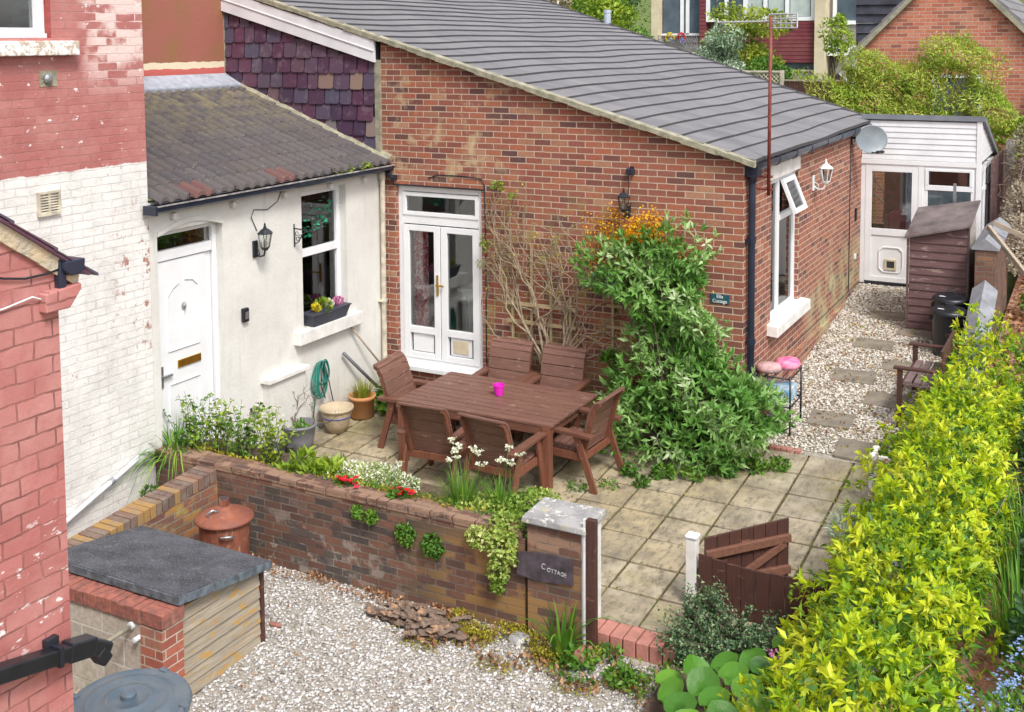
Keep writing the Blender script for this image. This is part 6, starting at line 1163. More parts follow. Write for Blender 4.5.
bush('','','',bl,15500,.10,L['buddleja'],.32,up=.2,jit=.55,whorl=6,root=bd_,cull=((-.24,0,1.81),(.03,-.9,2.02),.24),lo=.58,droop=.0,lumps=(6.,.26),hi=1.02)
bush('','','',bl,3000,.11,L['buddleja'],.30,up=.55,jit=.25,whorl=5,root=bd_,cull=((-.24,0,1.81),(.03,-.9,2.02),.27),lo=1.0,hi=1.22,lumps=(6.,.26),stems=False,part='outer_sprays')
bush('shrub_sprig','separate grey green leafy sprig jutting left from the big shrub over the climber','plant',[(-1.62,-.3,1.95,.14,.1,.12),(-1.45,-.3,1.9,.12,.1,.1)],200,.11,L['silver'],.28,stems=False,whorl=5)
bush('shrub_sprig','low leafy sprig of the big shrub beside the right armchair back','plant',[(-1.48,-.25,1.0,.12,.1,.14),(-1.40,-.3,.75,.12,.1,.12)],200,.10,L['green'],.3,stems=False,whorl=5)
bush('foot_weeds','row of bright green seedlings on the paving along the foot of the big shrub','weed',[(-.55,-1.02,.12,.12,.07,.07),(-.9,-1.12,.10,.08,.06,.07),(-.25,-.95,.12,.12,.07,.06),(.0,-.72,.14,.15,.07,.07),(.3,-.5,.16,.15,.08,.06),(.5,-.35,.16,.12,.08,.05),(-.68,-1.3,.08,.07,.05,.05)],900,.06,L['green'],.5,stems=False)
# ================================================================== HEDGE, COTONEASTER, BERGENIA, RIGHT BORDER
hd=thing('golden_hedge','huge glowing golden yellow hedge sprawling over the boundary wall down the right side','hedge',(2.3,-3,0))
hb=[]
yy=-7.6
while yy<1.7:
    f=float(np.interp(yy,[-7.6,.4,1.7],[1,1,.62])); w=RN.normal()*.05
    hb.append((2.30+w,yy,.74*f+.12*(1-f)+RN.normal()*.04,.46,.40,.50*f)); hb.append((2.06+w,yy+.15,.42+RN.normal()*.05,.34*f,.38,.42)); hb.append((2.62+w,yy+.1,.50+RN.normal()*.05,.32*f,.40,.46)); yy+=.36
hb.append((2.08,1.95,.85,.30,.35,.42)); hb.append((2.10,2.45,.98,.24,.32,.30)); hb.append((2.36,2.7,1.0,.22,.35,.26)); hb.append((2.55,2.0,.85,.25,.4,.3)); hb.append((1.9,2.0,.6,.2,.3,.3)); hb.append((2.02,1.4,.80,.20,.3,.30)); hb.append((1.98,.9,.74,.22,.3,.3)); hb.append((1.80,-4.3,.15,.22,.5,.3)); hb.append((1.88,-5.3,.2,.25,.4,.35))
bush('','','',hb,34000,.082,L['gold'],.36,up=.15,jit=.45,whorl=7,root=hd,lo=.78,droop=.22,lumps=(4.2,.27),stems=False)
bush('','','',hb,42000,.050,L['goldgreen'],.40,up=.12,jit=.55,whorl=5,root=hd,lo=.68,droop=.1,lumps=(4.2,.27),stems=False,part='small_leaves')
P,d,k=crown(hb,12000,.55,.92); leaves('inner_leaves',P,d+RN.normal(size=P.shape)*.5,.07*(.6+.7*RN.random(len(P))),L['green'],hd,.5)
P,d,k=crown(hb,420,.97,1.05); P=np.repeat(P,9,0)+RN.normal(size=(len(P)*9,3))*.02; leaves('spent_flowers',P,RN.normal(size=P.shape),.018,L['brownleaf'],hd,.7)
m=MB()
for k in range(60):
    b=hb[RN.integers(len(hb))]; s0=V(b[0],b[1],b[2]-.3); e=V(*b[:3])+sph(1)[0]*V(*b[3:6])*1.05; m.tube([s0,(s0+e)/2+V(0,0,.05),e],[.009,.006,.003],5)
m.build('stem',M['twig'],hd,smooth=True)
bl=[(.95,-3.85,-.10,.36,.26,.20),(1.2,-3.8,-.05,.36,.26,.20),(.72,-3.55,.05,.12,.14,.24),(1.45,-3.75,.0,.28,.25,.22),(.70,-3.85,-.14,.22,.22,.14)]
co=thing('cotoneaster','dark grey green arching small leaved shrub in front of the brown fence panel','shrub',(1.0,-3.7,-.2)); m=MB(); P=[];D=[]
for k in range(240):
    b=bl[k%5]; s0=V(1.05,-3.75,-.2)+RN.normal(size=3)*V(.15,.1,.02); a=RN.uniform(0,6.28); r_=random.uniform(.3,.75); e=V(b[0],b[1],b[2])+V(math.cos(a)*b[3]*1.05,math.sin(a)*b[4]*1.05,abs(RN.normal())*.13+.03); e[1]=max(e[1],-4.3) if e[1]<-3.3 else -3.34+RN.normal()*.03
    md=(s0+e)/2+V(0,0,.14*r_); pts=[s0*(1-t)**2+md*2*t*(1-t)+e*t*t for t in np.linspace(0,1,7)]; m.tube(pts,[.006,.005,.005,.004,.004,.003,.002],4,cap=False)
    for j in range(60): t=.3+.72*random.random(); P.append(s0*(1-t)**2+md*2*t*(1-t)+e*t*t+RN.normal(size=3)*.014); D.append(RN.normal(size=3)+V(0,0,.3))
m.build('stem',M['twig_dark'],co); leaves('leaf_sprays',np.array(P),np.array(D),.028*(.7+.6*RN.random(len(P))),L['coton'],co,.6)
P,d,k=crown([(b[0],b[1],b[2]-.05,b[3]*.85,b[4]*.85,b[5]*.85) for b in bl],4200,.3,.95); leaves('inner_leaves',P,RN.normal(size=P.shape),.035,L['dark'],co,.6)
bg=thing('bergenia','clump of big glossy round green leaves in front of the dark small leaved shrub','plant',(1.2,-4.7,-.2))
def bigleaf(m,c,r,tx,ty,rot,cup=.25):
    n=18; vs=[]; Rm=np.array(Matrix.Rotation(rot,3,'Z')@Matrix.Rotation(tx,3,'X')@Matrix.Rotation(ty,3,'Y'))
    vs.append(V(0,-r*.55,-r*.05))
    for ring,q in ((1,.5),(2,1.)):
        for j in range(n):
            a=2*math.pi*j/n; rr=r*q*(1-.12*abs(math.cos(a-math.pi/2)) + (-.18 if abs(a-1.5*math.pi)<.2 else 0))*(1+.03*math.sin(a*5+rot*7)); vs.append(V(rr*math.cos(a),rr*math.sin(a)*1.08,cup*r*q*q*(.6+.5*math.sin(a*3+rot)*.35)))
    fs=[[0,1+j,1+(j+1)%n] for j in range(n)]+[[1+j,1+n+j,1+n+(j+1)%n,1+(j+1)%n] for j in range(n)]
    m.add([Rm@v+V(*c) for v in vs],fs)
bm=NT('glossy_veined_round_leaf'); p_=bm.obj(); wv=bm.n('ShaderNodeTexWave'); wv.inputs['Scale'].default_value=9; wv.inputs['Distortion'].default_value=3; bm.l(p_,wv.inputs['Vector']); cc=bm.ramp(bm.attr(),[(0.,(.03,.11,.008)),(.5,(.06,.19,.01)),(1.,(.12,.27,.015))]); cc=bm.mix(bm.step(bm.noise(p_,9,4),.4,.65,0,.5),cc,(.05,.16,.02)); bm.bump(bm.noise(p_,28,4,.6),.5,.01); BL=bm.fin(cc,.48)
m=MB(); st=MB()
for k,(x,y,z,r) in enumerate([(.80,-4.50,.0,.11),(.98,-4.42,.08,.125),(1.16,-4.30,.12,.12),(1.32,-4.12,.10,.11),(.90,-4.72,.05,.12),(1.10,-4.62,.12,.125),(1.28,-4.48,.16,.12),(1.45,-4.30,.16,.11),(1.02,-4.88,.08,.12),(1.24,-4.80,.14,.12),(1.42,-4.62,.18,.12),(1.15,-5.1,.1,.12),(1.36,-5.0,.16,.12),(1.5,-3.98,.22,.09),(1.52,-4.85,.2,.11),(1.3,-5.3,.12,.12)]):
    bigleaf(m,(x,y,z),r,random.uniform(.15,.7),random.uniform(-.4,.4),random.uniform(-.8,.8)); st.tube([(1.2+(x-1.2)*.4,-4.6+(y+4.6)*.4,-.25),(x,y,z-.03)],.009,5)
m.build('round_leaves',BL,bg,smooth=True); st.build('leaf_stalks',L['lime'],bg)
pf=thing('pink_flower_spike','small pink flower spike between the dark shrub and the round leaves','flower',(1.52,-4.35,.1)); m=MB(); m.tube([(1.50,-4.3,-.1),(1.52,-4.33,.26)],.006,5); m.build('stem',L['green'],pf); P=V(1.52,-4.33,.27)+RN.normal(size=(34,3))*V(.022,.022,.035); leaves('petals',np.repeat(P,2,0),RN.normal(size=(68,3)),.024,L['pink'],pf,.8)
bush('joint_seedling','small green seedling clump at the gravel edge below the pink bricks','weed',[(.35,-4.35,-.17,.12,.10,.05)],180,.045,L['green'],.6,stems=False)
tag(cube('garden_chair_frame',M['flaky'],None,1.50,1.56,-.75,-.40,.52,.56,1.56,1.9,-.5,-.46,.44,.48,1.51,1.55,-.74,-.70,.0,.52,1.51,1.55,-.45,-.41,.05,.52,bevel=.004),'flaking white painted frame end poking out of the golden hedge','garden chair')
bush('hedge_foot_tuft','feathery grey green tuft on the paving beside the hedge','plant',[(1.45,-1.55,.12,.16,.3,.14)],500,.075,L['silver'],.12,up=.7,stems=False)
# right of the hedge
gt2=thing('tall_grass','tall green grass blades on the right of the golden hedge','grass tuft',(3.15,-3.2,.35))
for (x,y) in ((3.1,-3.4),(3.15,-2.6),(3.05,-1.9),(3.2,-1.2)): blades('grass_blades',(x,y,.3),130,.75,.016,L['grass'],gt2,.28,.7)
fg=thing('forget_me_nots','mass of pale blue forget me not flowers in the bottom right corner','flowers',(3.25,-5.0,.3))
P,d,k=crown([(3.2,-5.2,.55,.45,.7,.3),(3.35,-4.4,.5,.4,.5,.28),(3.3,-5.9,.6,.4,.5,.3)],2600); leaves('foliage',P,d+RN.normal(size=P.shape)*.6+V(0,0,.3),.06,L['green'],fg,.4)
P,d,k=crown([(3.2,-5.2,.59,.45,.7,.32),(3.35,-4.4,.54,.4,.5,.3),(3.3,-5.9,.64,.4,.5,.32)],430,.97,1.03); P=np.repeat(P,4,0)+RN.normal(size=(len(P)*4,3))*.018; P=np.repeat(P,5,0); a=np.tile(np.arange(5)*1.2566,len(P)//5); leaves('blue_petals',P,np.stack([np.cos(a),np.sin(a),np.full(len(a),.2)],1),.0125,L['blue'],fg,.9)
dy=thing('white_daisy','single white daisy with a yellow eye among the blue flowers','flower',(3.22,-5.05,.85)); P=np.repeat(V(3.22,-5.05,.885)[None],12,0); a=np.arange(12)*.5236; leaves('petals',P,np.stack([np.cos(a),np.sin(a),np.full(12,.1)],1),.032,L['white'],dy,.5); m=MB(); m.lathe((3.22,-5.05,.888),[(.010,0),(.006,.006),(0,.007)],8); m.build('eye',L['yellow'],dy); m=MB(); m.tube([(3.22,-5.05,.888),(3.22,-5.05,.5)],.002,4); m.build('stem',L['green'],dy)
bush('border_shrub','dark green shrubs along the right edge beyond the golden hedge','shrub',[(3.35,-3.8,.6,.35,.45,.35),(3.3,-2.7,.6,.3,.5,.35),(3.15,-1.3,.6,.28,.5,.35),(3.05,-.2,.65,.28,.5,.3)],4200,.065,L['dark'],.5)
bush('border_shrub','mid green leafy growth at the right edge level with the bench','shrub',[(3.0,.6,.75,.25,.5,.28),(2.95,1.5,.8,.22,.4,.25)],1600,.06,L['green'],.5)
bush('corner_seedlings','green weeds on the red leaf litter behind the boundary wall','weed',[(2.55,3.6,.72,.15,.2,.12),(2.7,2.9,.7,.12,.2,.1),(2.6,5.6,.85,.15,.3,.2)],500,.07,L['green'],.5,stems=False)
P=np.column_stack([RN.uniform(2.3,4.2,2600),RN.uniform(1.,8.,2600)]); P=np.column_stack([P,np.interp(P[:,1],[-1,3,9],[.4,.62,.8])+.02]); tag(leaves('leaf_litter',P,RN.normal(size=(2600,3))*V(1,1,.3),.09*(.5+RN.random(2600)),L['brownleaf'],width=.6),'red brown fallen leaves behind the boundary wall',kind='stuff')
iv2=thing('dead_ivy','pale grey brown mass of dead ivy over the fence at the right edge','ivy',(2.6,9.0,.9)); 
bush('','','',[(2.45,8.4,2.5,.45,.5,.9),(2.3,7.3,1.9,.28,.6,.55),(2.9,8.2,2.9,.6,.5,.9),(2.35,6.3,1.6,.22,.5,.45),(3.3,7.6,2.6,.5,.6,.9)],16000,.05,L['deadivy'],.45,root=iv2,lo=.7)
m=MB(); 
for k in range(60): grow(m,(2.3+RN.random()*.6,6.6+RN.random()*1.6,1.4+RN.random()*1.4),(RN.normal(),RN.normal(),RN.normal()+.3),.3,.006,2,.003,2,.8)
m.build('dead_twigs',M['old_timber'],iv2)
bush('right_evergreen','bright green bushes above the dead ivy at the right edge','shrub',[(2.7,10.4,3.0,.7,.6,.7),(2.2,10.2,2.7,.5,.5,.6),(3.6,10.0,3.2,.8,.7,.9)],5200,.10,L['lime'],.5)
bush('dark_conifer','dark blue green conifer at the right edge in front of the brick gable','tree',[(3.0,12.0,3.7,.7,.6,.8),(3.5,11.5,3.2,.8,.7,1.0)],3800,.11,L['dark'],.5)
# ================================================================== FAR HOUSES, FENCES, TREES
bh=thing('brick_gable_house','orange red brick house gable with dark tiled roof behind the bamboo','building',(.2,13,1)); YH=12.3
def hz(x): return 4.35+min(x+1.25,3.65-(x+1.25))*1.02
m=MB(); n_=10; xs=[-1.25,.575,2.4]
for d in (0,.25): m.poly([(-1.25,YH+d,.8),(2.4,YH+d,.8),(2.4,YH+d,4.35),(.575,YH+d,hz(.575)),(-1.25,YH+d,4.35)])
m.poly([(-1.25,YH,.8),(-1.25,YH+8,.8),(-1.25,YH+8,4.35),(-1.25,YH,4.35)]); m.poly([(2.4,YH,.8),(2.4,YH+8,.8),(2.4,YH+8,4.35),(2.4,YH,4.35)]); m.build('wall',M['brick_far'],bh)
m=MB()
for (xe,xr,s) in ((-1.62,.575,-1),(2.77,.575,1)):
    ze=4.35-.37*1.02; zr=hz(.575)
    m.hexa([(xe,YH-.12,ze+.06),(xr,YH-.12,zr+.06),(xr,YH+8,zr+.06),(xe,YH+8,ze+.06)],[(xe,YH-.12,ze+.16),(xr,YH-.12,zr+.16),(xr,YH+8,zr+.16),(xe,YH+8,ze+.16)])
    for k in range(10): t0=k/10; t1=(k+1)/10; a=(xe+(xr-xe)*t0,ze+(zr-ze)*t0); b_=(xe+(xr-xe)*t1,ze+(zr-ze)*t1); m.hexa([(a[0],YH-.1,a[1]+.17),(b_[0],YH-.1,b_[1]+.15),(b_[0],YH+8,b_[1]+.15),(a[0],YH+8,a[1]+.17)],[(a[0],YH-.1,a[1]+.20),(b_[0],YH-.1,b_[1]+.165),(b_[0],YH+8,b_[1]+.165),(a[0],YH+8,a[1]+.20)])
m.build('roof',M['tiles'],bh)
m=MB()
for (xe,xr) in ((-1.64,.575),(2.79,.575)):
    ze=4.35-.39*1.02; zr=hz(.575); m.hexa([(xe,YH-.15,ze-.02),(xr,YH-.15,zr-.02),(xr,YH-.01,zr-.02),(xe,YH-.01,ze-.02)],[(xe,YH-.15,ze+.10),(xr,YH-.15,zr+.10),(xr,YH-.01,zr+.10),(xe,YH-.01,ze+.10)])
m.build('verge',M['mortar'],bh); m=MB(); m.prism([(-1.62,3.98),(-1.24,4.36),(-1.24,3.6)],lambda u,v,d:(u,d,v),YH-.1,YH+.1); m.build('eaves_soffit',M['white_paint'],bh)
m=MB(); frame(m,'y',YH-.06,.28,1.22,3.0,3.95,.06,.06); wo=m.build('window',M['white_paint'],bh); cube('glass_pane',M['glass_far'],wo,.34,1.16,YH-.03,YH-.01,3.06,3.89)
bb_=thing('bamboo_hedge','feathery yellow green bamboo hedge behind the white conservatory roof','hedge',(.3,10.2,1))
bl=[(-1.3,10.2,3.25,.55,.4,.65),(-.75,10.3,3.55,.5,.4,.7),(-.25,10.3,3.45,.5,.4,.8),(.25,10.2,3.3,.45,.4,.75),(.75,10.2,3.1,.5,.35,.6),(.95,10.4,4.35,.45,.35,.55),(.50,10.5,4.15,.38,.35,.45),(-.95,10.4,4.1,.3,.3,.4),(1.35,10.3,3.7,.4,.35,.75),(.1,10.4,3.95,.3,.3,.4),(-.55,10.4,4.1,.22,.25,.4),(1.7,10.2,3.3,.3,.4,.5),(-1.75,10.1,2.95,.35,.35,.45)]
bush('','','',bl,30000,.08,L['bamboo'],.27,up=.1,jit=.6,root=bb_,lo=.4,droop=.2,lumps=(6.,.26)); m=MB()
for k in range(70): x=RN.uniform(-1.5,1.7); m.tube([(x,10.3,1.2),(x+RN.normal()*.1,10.3,3.),(x+RN.normal()*.3,10.2,RN.uniform(3.9,4.7))],[.012,.008,.003],5)
m.build('canes',L['moss'],bb_)
tf=thing('trellis_fence','pale diamond trellis topped fence beyond the grey tiled roof','fence',(-4.4,17,2)); m=MB(); YT=14.
xs0,xs1=-4.45,-3.25
for k in np.arange(xs0-.6,xs1,.10):
    for s in (1,-1):
        a,b_=(k,k+.6); 
        p0=[a,3.32] if s>0 else [a,3.92]; p1=[b_,3.92] if s>0 else [b_,3.32]
        if p0[0]<xs0: t=(xs0-p0[0])/.6; p0=[xs0,p0[1]+(p1[1]-p0[1])*t]
        if p1[0]>xs1: t=(xs1-a)/.6; p1=[xs1,(3.32 if s>0 else 3.92)+(1 if s>0 else -1)*.6*t]
        if p1[0]-p0[0]>.03: m.bar((p0[0],YT+(.012 if s>0 else 0),p0[1]),(p1[0],YT+(.012 if s>0 else 0),p1[1]),.010,.022)
m.build('diamond_lattice',M['cream_pipe'],tf); cube('frame',M['cream_pipe'],tf,xs0,xs1,YT-.03,YT+.03,3.92,3.96,xs0-.02,xs0+.02,YT-.035,YT+.035,3.2,3.95,xs1-.05,xs1+.03,YT-.035,YT+.035,2.0,3.97,xs0,xs1,YT-.03,YT+.03,3.28,3.32); cube('lower_boards',M['shed_wood'],tf,xs0,xs1,YT-.01,YT+.01,1.5,3.28)
bf=thing('brown_board_fence','dark brown board fence between the trellis and the bamboo hedge','fence',(-2.6,14,2)); m=MB()
for k in range(14): x=-3.2+k*.12; m.box(x,x+.112,YT-.01,YT+.01,1.5,3.72)
m.build('boards',M['gate_wood'],bf); cube('top_rail',M['old_timber'],bf,-3.2,-1.5,YT-.03,YT+.03,3.72,3.76); cube('post',M['gate_wood'],bf,-2.35,-2.27,YT-.06,YT-.01,1.5,3.7)
yl=np.interp
def tree(name,label,blobs,n,size,mat,trunk,h0,w=.5,lo=.5,group=None,tw=None,whorl=1):
    t=thing(name,label,'tree',trunk,group); m=MB(); top=max(b[2] for b in blobs); m.tube([trunk,(trunk[0]+.1,trunk[1],(trunk[2]+top)/2),(trunk[0],trunk[1],top)],[h0,h0*.7,h0*.3],8)
    for b in blobs: s_=V(trunk[0],trunk[1],trunk[2]+(b[2]-trunk[2])*.5); m.tube([s_,(s_+V(*b[:3]))/2+V(0,0,.1),b[:3]],[h0*.4,h0*.3,h0*.15],5)
    m.build('trunk',tw or M['twig_dark'],t,smooth=True); P,d,k=crown(blobs,n,lo,1.05,(3.,.3)); P=np.repeat(P,whorl,0); d=np.repeat(d,whorl,0); r=np.clip(.5+.3*np.sin(P[:,0]*4)*np.sin(P[:,2]*5+P[:,1]*3)+RN.normal(size=len(P))*.22,0,1)
    leaves('crown',P,d*.5+RN.normal(size=d.shape)*.6,size*(.6+.8*RN.random(len(P))),mat,t,w,rnd=r,nrm=d+RN.normal(size=d.shape)*.4); return t
tree('silver_shrub','rounded silvery green shrub seen above the grey roof beside the mast',[(-5.35,16,4.5,.55,.5,.48),(-5.6,16,4.15,.5,.5,.5),(-5.2,16,3.9,.55,.5,.5)],4200,.10,L['silver'],(-5.3,16,1.5),.06)
tree('yellow_green_tree','loose yellow green young tree behind the aerial mast',[(-6.35,21,5.0,.6,.8,.45),(-5.5,21,5.15,.6,.8,.35),(-6.9,21,5.4,.35,.5,.3),(-7.1,21,4.75,.3,.5,.3),(-6.0,21,4.3,.8,.6,.4),(-5.6,21,4.0,.7,.6,.35)],3200,.14,leafm('yellow_green_tree_leaves',[(0.,(.10,.17,.02)),(.5,(.30,.38,.04)),(1.,(.50,.54,.08))]),(-6.2,21,1.8),.07,lo=.3)
bush('low_far_hedge','low lime and green hedges in front of the apartment building','hedge',[(-5.6+k*.42,18,3.35+.1*math.sin(k*2),.4,.4,.33) for k in range(6)],3000,.10,L['lime'],.5)
bush('low_far_bush','dark green bush to the right of the aerial mast below the grey garage wall','shrub',[(-4.6,17,3.85,.42,.4,.33),(-4.15,17,3.7,.3,.3,.25)],1300,.10,L['green'],.5)
bush('bright_far_bush','bright lime bush below the dark entrance door of the apartment building','shrub',[(-6.4,33,2.15,.8,.5,.5),(-5.4,33,2.2,.9,.5,.5)],1500,.16,L['lime'],.5)
ap=thing('apartment_building','far cream framed apartment block with white windows, maroon cladding and a balcony','building',(-9,36,1.9)); YA=34.
CRM=plain('cream_frame_paint',(.62,.54,.38),.7,.1,2); MAR=brick('maroon_cladding',[(0.,(.16,.02,.04)),(1.,(.22,.035,.055))],(.09,.012,.02)); GRY=plain('grey_beige_render',(.34,.30,.28),.8,.15,1.5)
for nd in MAR.node_tree.nodes:
    if nd.type=='TEX_BRICK': nd.inputs['Brick Width'].default_value=30; nd.inputs['Row Height'].default_value=.16; nd.inputs['Mortar Size'].default_value=.02
cube('wall',GRY,ap,-14.1,-3.0,YA+.6,YA+8,1.0,9.0); 
m=MB(); m.box(-14.15,-13.85,YA-.2,YA+.6,3.9,9); m.box(-7.15,-6.75,YA-.25,YA+.6,1.5,9); m.box(-10.9,-10.4,YA-.2,YA+.6,1.5,3.9); m.build('cream_piers',CRM,ap)
cube('maroon_panel',MAR,ap,-10.6,-7.16,YA-.02,YA+.6,3.72,5.40); cube('maroon_panel',MAR,ap,-12.05,-11.75,YA-.02,YA+.6,4.6,7.)
m=MB(); xs=[-12.9,-12.0,-11.4,-10.5,-9.9,-9.0,-8.1,-7.2]
m.box(-11.75,-7.16,YA-.05,YA+.02,5.42,5.58); m.box(-11.75,-7.16,YA-.05,YA+.02,7.0,7.15)
for x in (-11.75,-10.95,-10.15,-9.3,-8.4,-7.35): m.box(x,x+.16,YA-.05,YA+.02,5.58,7.0)
m.box(-13.0,-12.85,YA+.25,YA+.3,4.9,7.2); m.box(-12.75+.0,-12.6,YA+.25,YA+.3,4.9,7.2); m.box(-13.85,-12.05,YA+.25,YA+.3,4.85,4.95); m.box(-6.6,-6.45,YA+.5,YA+.58,5.3,7.4); m.box(-6.6,-5.,YA+.5,YA+.58,5.25,5.4)
wo=m.build('window_frames',M['upvc'],ap); cube('window_panes',M['glass_far'],wo,-11.75,-7.2,YA+.03,YA+.08,5.5,7.1,-13.8,-12.1,YA+.31,YA+.36,4.9,7.2,-6.5,-5.0,YA+.585,YA+.6-.004,5.35,7.4); cube('window_blinds',plain('pale_blind',(.45,.52,.50),.8,.1,3),wo,-10.0,-9.35,YA+.022,YA+.028,5.6,7.0,-9.1,-8.45,YA+.022,YA+.028,5.6,7.0,-8.2,-7.4,YA+.022,YA+.028,5.6,7.0)
cube('balcony_slab',M['cream_pipe'],ap,-13.85,-12.06,YA-.25,YA+.6,3.98,4.14); m=MB()
for z in (4.2,4.85): m.bar((-13.85,YA-.2,z),(-12.06,YA-.2,z),.03,.03)
for k in range(16):
    x=-13.8+k*.113
    m.tube([(x+.05*math.cos(t),YA-.2,4.38+.09*math.sin(t)*(1 if k%2 else .8)) for t in np.linspace(0,6.28,8)],.012,4); m.tube([(x+.05*math.cos(t),YA-.2,4.66+.10*math.sin(t)) for t in np.linspace(0,6.28,8)],.012,4); m.box(x-.008,x+.008,YA-.208,YA-.192,4.2,4.85)
m.build('balcony_railing',CO,ap); cube('under_balcony',M['dark'],ap,-13.85,-12.0,YA+.3,YA+.55,3.3,3.96); cube('glass_strip',M['glass_far'],ap,-10.35,-7.2,YA+.2,YA+.3,3.40,3.70); cube('garage_wall',GRY,ap,-10.35,-7.2,YA+.1,YA+.5,1.5,3.38); cube('white_ledge',M['cream_pipe'],ap,-10.4,-7.2,YA+.05,YA+.2,3.36,3.42)
cube('entrance_door',plain('dark_plum_door',(.035,.025,.045),.4),ap,-6.7,-5.2,YA+.5,YA+.58,1.6,4.0); sgn=cube('entrance_sign',M['upvc'],ap,-6.72,-5.0,YA+.1,YA+.4,4.0,4.42); text('ARENA',(-5.95,YA+.095,4.2),.34,(R(90),0,0),M['black_iron'],sgn,sx=1.1) if False else None
m=MB()
for k in range(6): m.box(-6.55+k*.25,-6.40+k*.25,YA+.085,YA+.10,4.14,4.27)
m.build('sign_marks',M['black_iron'],sgn)
fb=thing('balcony_flowers','red, yellow and blue flowers hanging on the apartment balcony rail','flowers',(-13,YA-.3,4.7))
for x,mt,nm in ((-13.25,'yellow','yellow_blooms'),(-12.75,'red','red_blooms')): P=ball_pts((x,YA-.32,4.78),.14,70); leaves(nm,P,P-V(x,YA-.32,4.7),.10,L[mt],fb,.7)
for x in (-13.15,-12.68): P=ball_pts((x,YA-.34,4.62),.09,30); leaves('blue_blooms',P,P-V(x,YA-.32,4.5),.09,L['blue'],fb,.7)
cw=thing('flue_cowl','pale blue grey metal flue standing at the rear edge of the grey roof','flue',(-5.75,9.5,5.0)); m=MB(); m.lathe((-5.78,9.62,4.8),[(.075,0),(.075,.46),(.085,.46),(.085,.52),(.0,.53)],16); m.build('flue',plain('pale_blue_metal',(.42,.48,.55),.4,.1,6),cw,smooth=False)
TL=[('bright_green_tree','bright fresh green tree behind the roof left of the metal flue',[(-10.5,20,5.25,.55,.6,.5),(-10.0,20,5.55,.5,.6,.5),(-11.0,20,5.8,.6,.8,.5)],'lime',(-10.4,20,1.6)),
('dark_green_tree','dark green trees behind the metal flue and roof edge',[(-13.6,28,5.5,.9,.9,.8),(-13.9,28,6.4,1.1,.9,.9),(-12.9,28,5.9,.45,.5,.8)],'dark',(-13.6,28,1.6)),
('grassy_bank_bush','green leafy bank just left of the apartment pier',[(-13.2,29,4.5,.7,.6,.5),(-14.0,29,4.7,.8,.6,.6),(-12.9,29,4.2,.5,.5,.5)],'green',(-13.2,29,1.6)),
('bare_branched_tree','pale bare branched trees at the top of the roof ridge',[(-11.3,18,5.9,.5,.6,.4),(-11.9,18,6.1,.6,.6,.4)],'deadivy',(-11.5,18,1.6)),
('tall_far_tree','tall mixed green trees closing the gap left of the apartment building',[(-18.4,40,6.6,1.5,1.2,1.3),(-20.5,40,7.4,2.2,1.4,1.6),(-17.3,40,5.4,1.3,1.,1.2),(-22.5,40,7.6,2.,1.4,1.8)],'green',(-18,40,1.6)),
('evergreen_tree','dark evergreen behind the far left end of the roof ridge',[(-13.5,22,6.6,1.2,1.,.6),(-12.6,22,6.1,.6,1.,.5)],'dark',(-13.5,22,1.6))]
for nm,lab,b,mt,tr_ in TL: tree(nm,lab,b,3000,.14,L[mt],tr_,.09,whorl=1)
tree('entrance_tree','light green tree beside the apartment entrance canopy, left of the brick gable roof',[(-4.45,26,5.3,.26,.5,.35),(-4.6,26,4.9,.30,.5,.4),(-4.3,26,4.6,.25,.5,.3),(-4.75,26,4.4,.25,.4,.3)],900,.13,L['lime'],(-4.5,26,1.6),.06)
sd_=thing('slate_side_roof','dark slated roof slope rising behind the verge of the brick gable','building',(-.9,16,3)); m=MB()
for k in range(9): z=4.4+k*.22; m.hexa([(-2.0,16-.02*k,z),(.5,16-.02*k,z),(.5,16.1,z),(-2.0,16.1,z)],[(-2.0,16.03-.02*k,z+.215),(.5,16.03-.02*k,z+.215),(.5,16.1,z+.215),(-2.0,16.1,z+.215)])
m.build('slates',plain('dark_far_slates',(.06,.06,.085),.6,.3,3),sd_); cube('wall',M['brick_far'],sd_,-1.95,.5,16.02,17,1.,4.4)
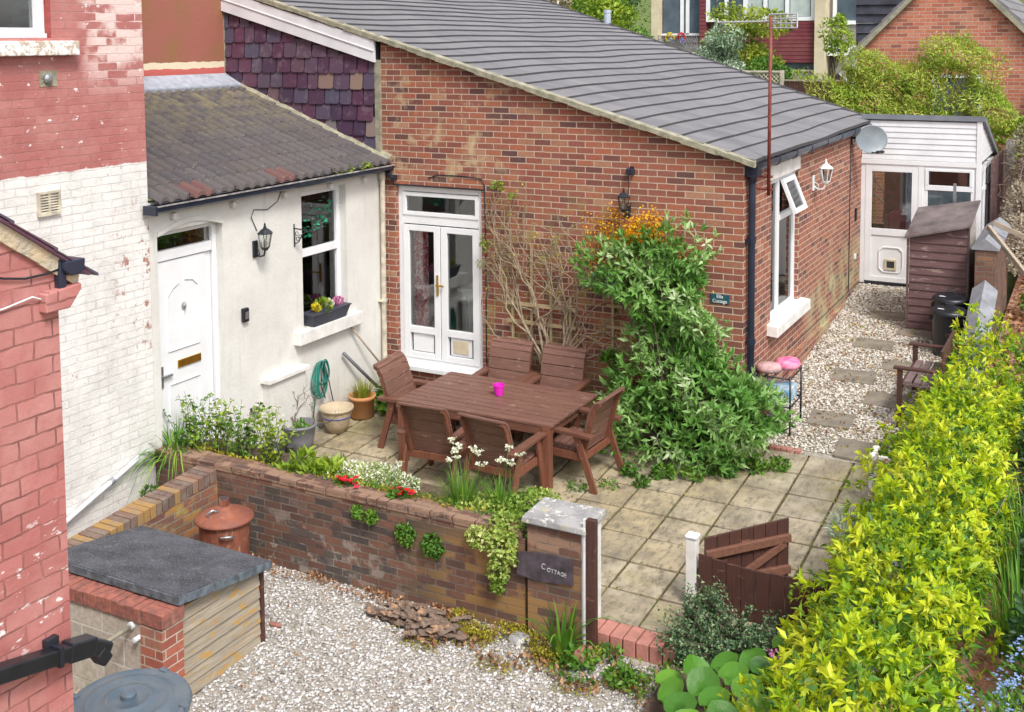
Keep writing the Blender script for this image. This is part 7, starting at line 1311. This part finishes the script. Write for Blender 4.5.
# far green backdrop: wooded hill
hl=MB(); xs=np.linspace(-90,90,37)
for a,b_ in zip(xs[:-1],xs[1:]): hl.poly([(a,70,1.5),(b_,70,1.5),(b_,95,9+2*math.sin(b_*.11)),(a,95,9+2*math.sin(a*.11))])
tag(hl.build('hill',M['grassland']),kind='structure')
for nm,pn,new in (('corner_trim','brick_cottage','corner_trim'),('cream_piers','apartment_building','cream_pier'),('end_cap','overflow_pipe','end_cap'),('knob','water_butt','lid_lug'),('rafter_foot','rendered_lean_to','rafter_foot'),('sign_marks',None,'sign_letter'),('handle','refuse_bin','handle'),('coping','boundary_wall','coping')):
    for o in [o for o in bpy.data.objects if o.type=='MESH' and o.name.split('.')[0]==nm and (pn is None or (o.parent and o.parent.name.split('.')[0]==pn))]: split(o,new)
for o in [o for o in bpy.data.objects if o.type=='MESH' and o.name.split('.')[0]=='flower_heads']: split(o,'flower_head')
# ================================================================== CAMERA, LIGHT
cam=bpy.data.cameras.new('camera'); co_=bpy.data.objects.new('camera',cam); COL.objects.link(co_); sc.camera=co_
fw=Vector((-.47079794,.87885865,-.07718017)); rt=Vector((.88172131,.4717191,-.00697297)); up=Vector((-.0302791,.07133426,.99699278))
Mx=Matrix((( rt.x,up.x,-fw.x,0),(rt.y,up.y,-fw.y,0),(rt.z,up.z,-fw.z,0),(0,0,0,1))); co_.matrix_world=Matrix.Translation((3.55839884,-12.04310032,4.71222898))@Mx
cam.sensor_width=36; cam.lens=1126.02*36/1024; cam.shift_y=(127.284-356)/1024; cam.clip_end=600; cam.clip_start=.05
sc.render.resolution_x=1024; sc.render.resolution_y=712
W=bpy.data.worlds.new('World'); sc.world=W; W.use_nodes=True; t=W.node_tree; t.nodes.clear()
EL,AZ=52,128
sky=t.nodes.new('ShaderNodeTexSky'); sky.sky_type='NISHITA'; sky.sun_disc=False; sky.sun_elevation=R(EL); sky.sun_rotation=R(AZ); sky.air_density=1.; sky.dust_density=3.; 
hsv=t.nodes.new('ShaderNodeHueSaturation'); hsv.inputs['Saturation'].default_value=.35; bgn=t.nodes.new('ShaderNodeBackground'); bgn.inputs[1].default_value=.125; wo_=t.nodes.new('ShaderNodeOutputWorld')
t.links.new(sky.outputs[0],hsv.inputs['Color']); t.links.new(hsv.outputs[0],bgn.inputs[0]); t.links.new(bgn.outputs[0],wo_.inputs[0])
sn_=bpy.data.lights.new('sun','SUN'); sn_.energy=1.5; sn_.angle=R(14); sn_.color=(1,.96,.90); so_=bpy.data.objects.new('sun',sn_); COL.objects.link(so_)
d=Vector((math.sin(R(AZ))*math.cos(R(EL)),math.cos(R(AZ))*math.cos(R(EL)),math.sin(R(EL)))); so_.rotation_euler=d.to_track_quat('Z','Y').to_euler()
sc.view_settings.view_transform='Standard'; sc.view_settings.look='None'; sc.view_settings.gamma=1; sc.view_settings.exposure=.97; sc.view_settings.use_curve_mapping=False
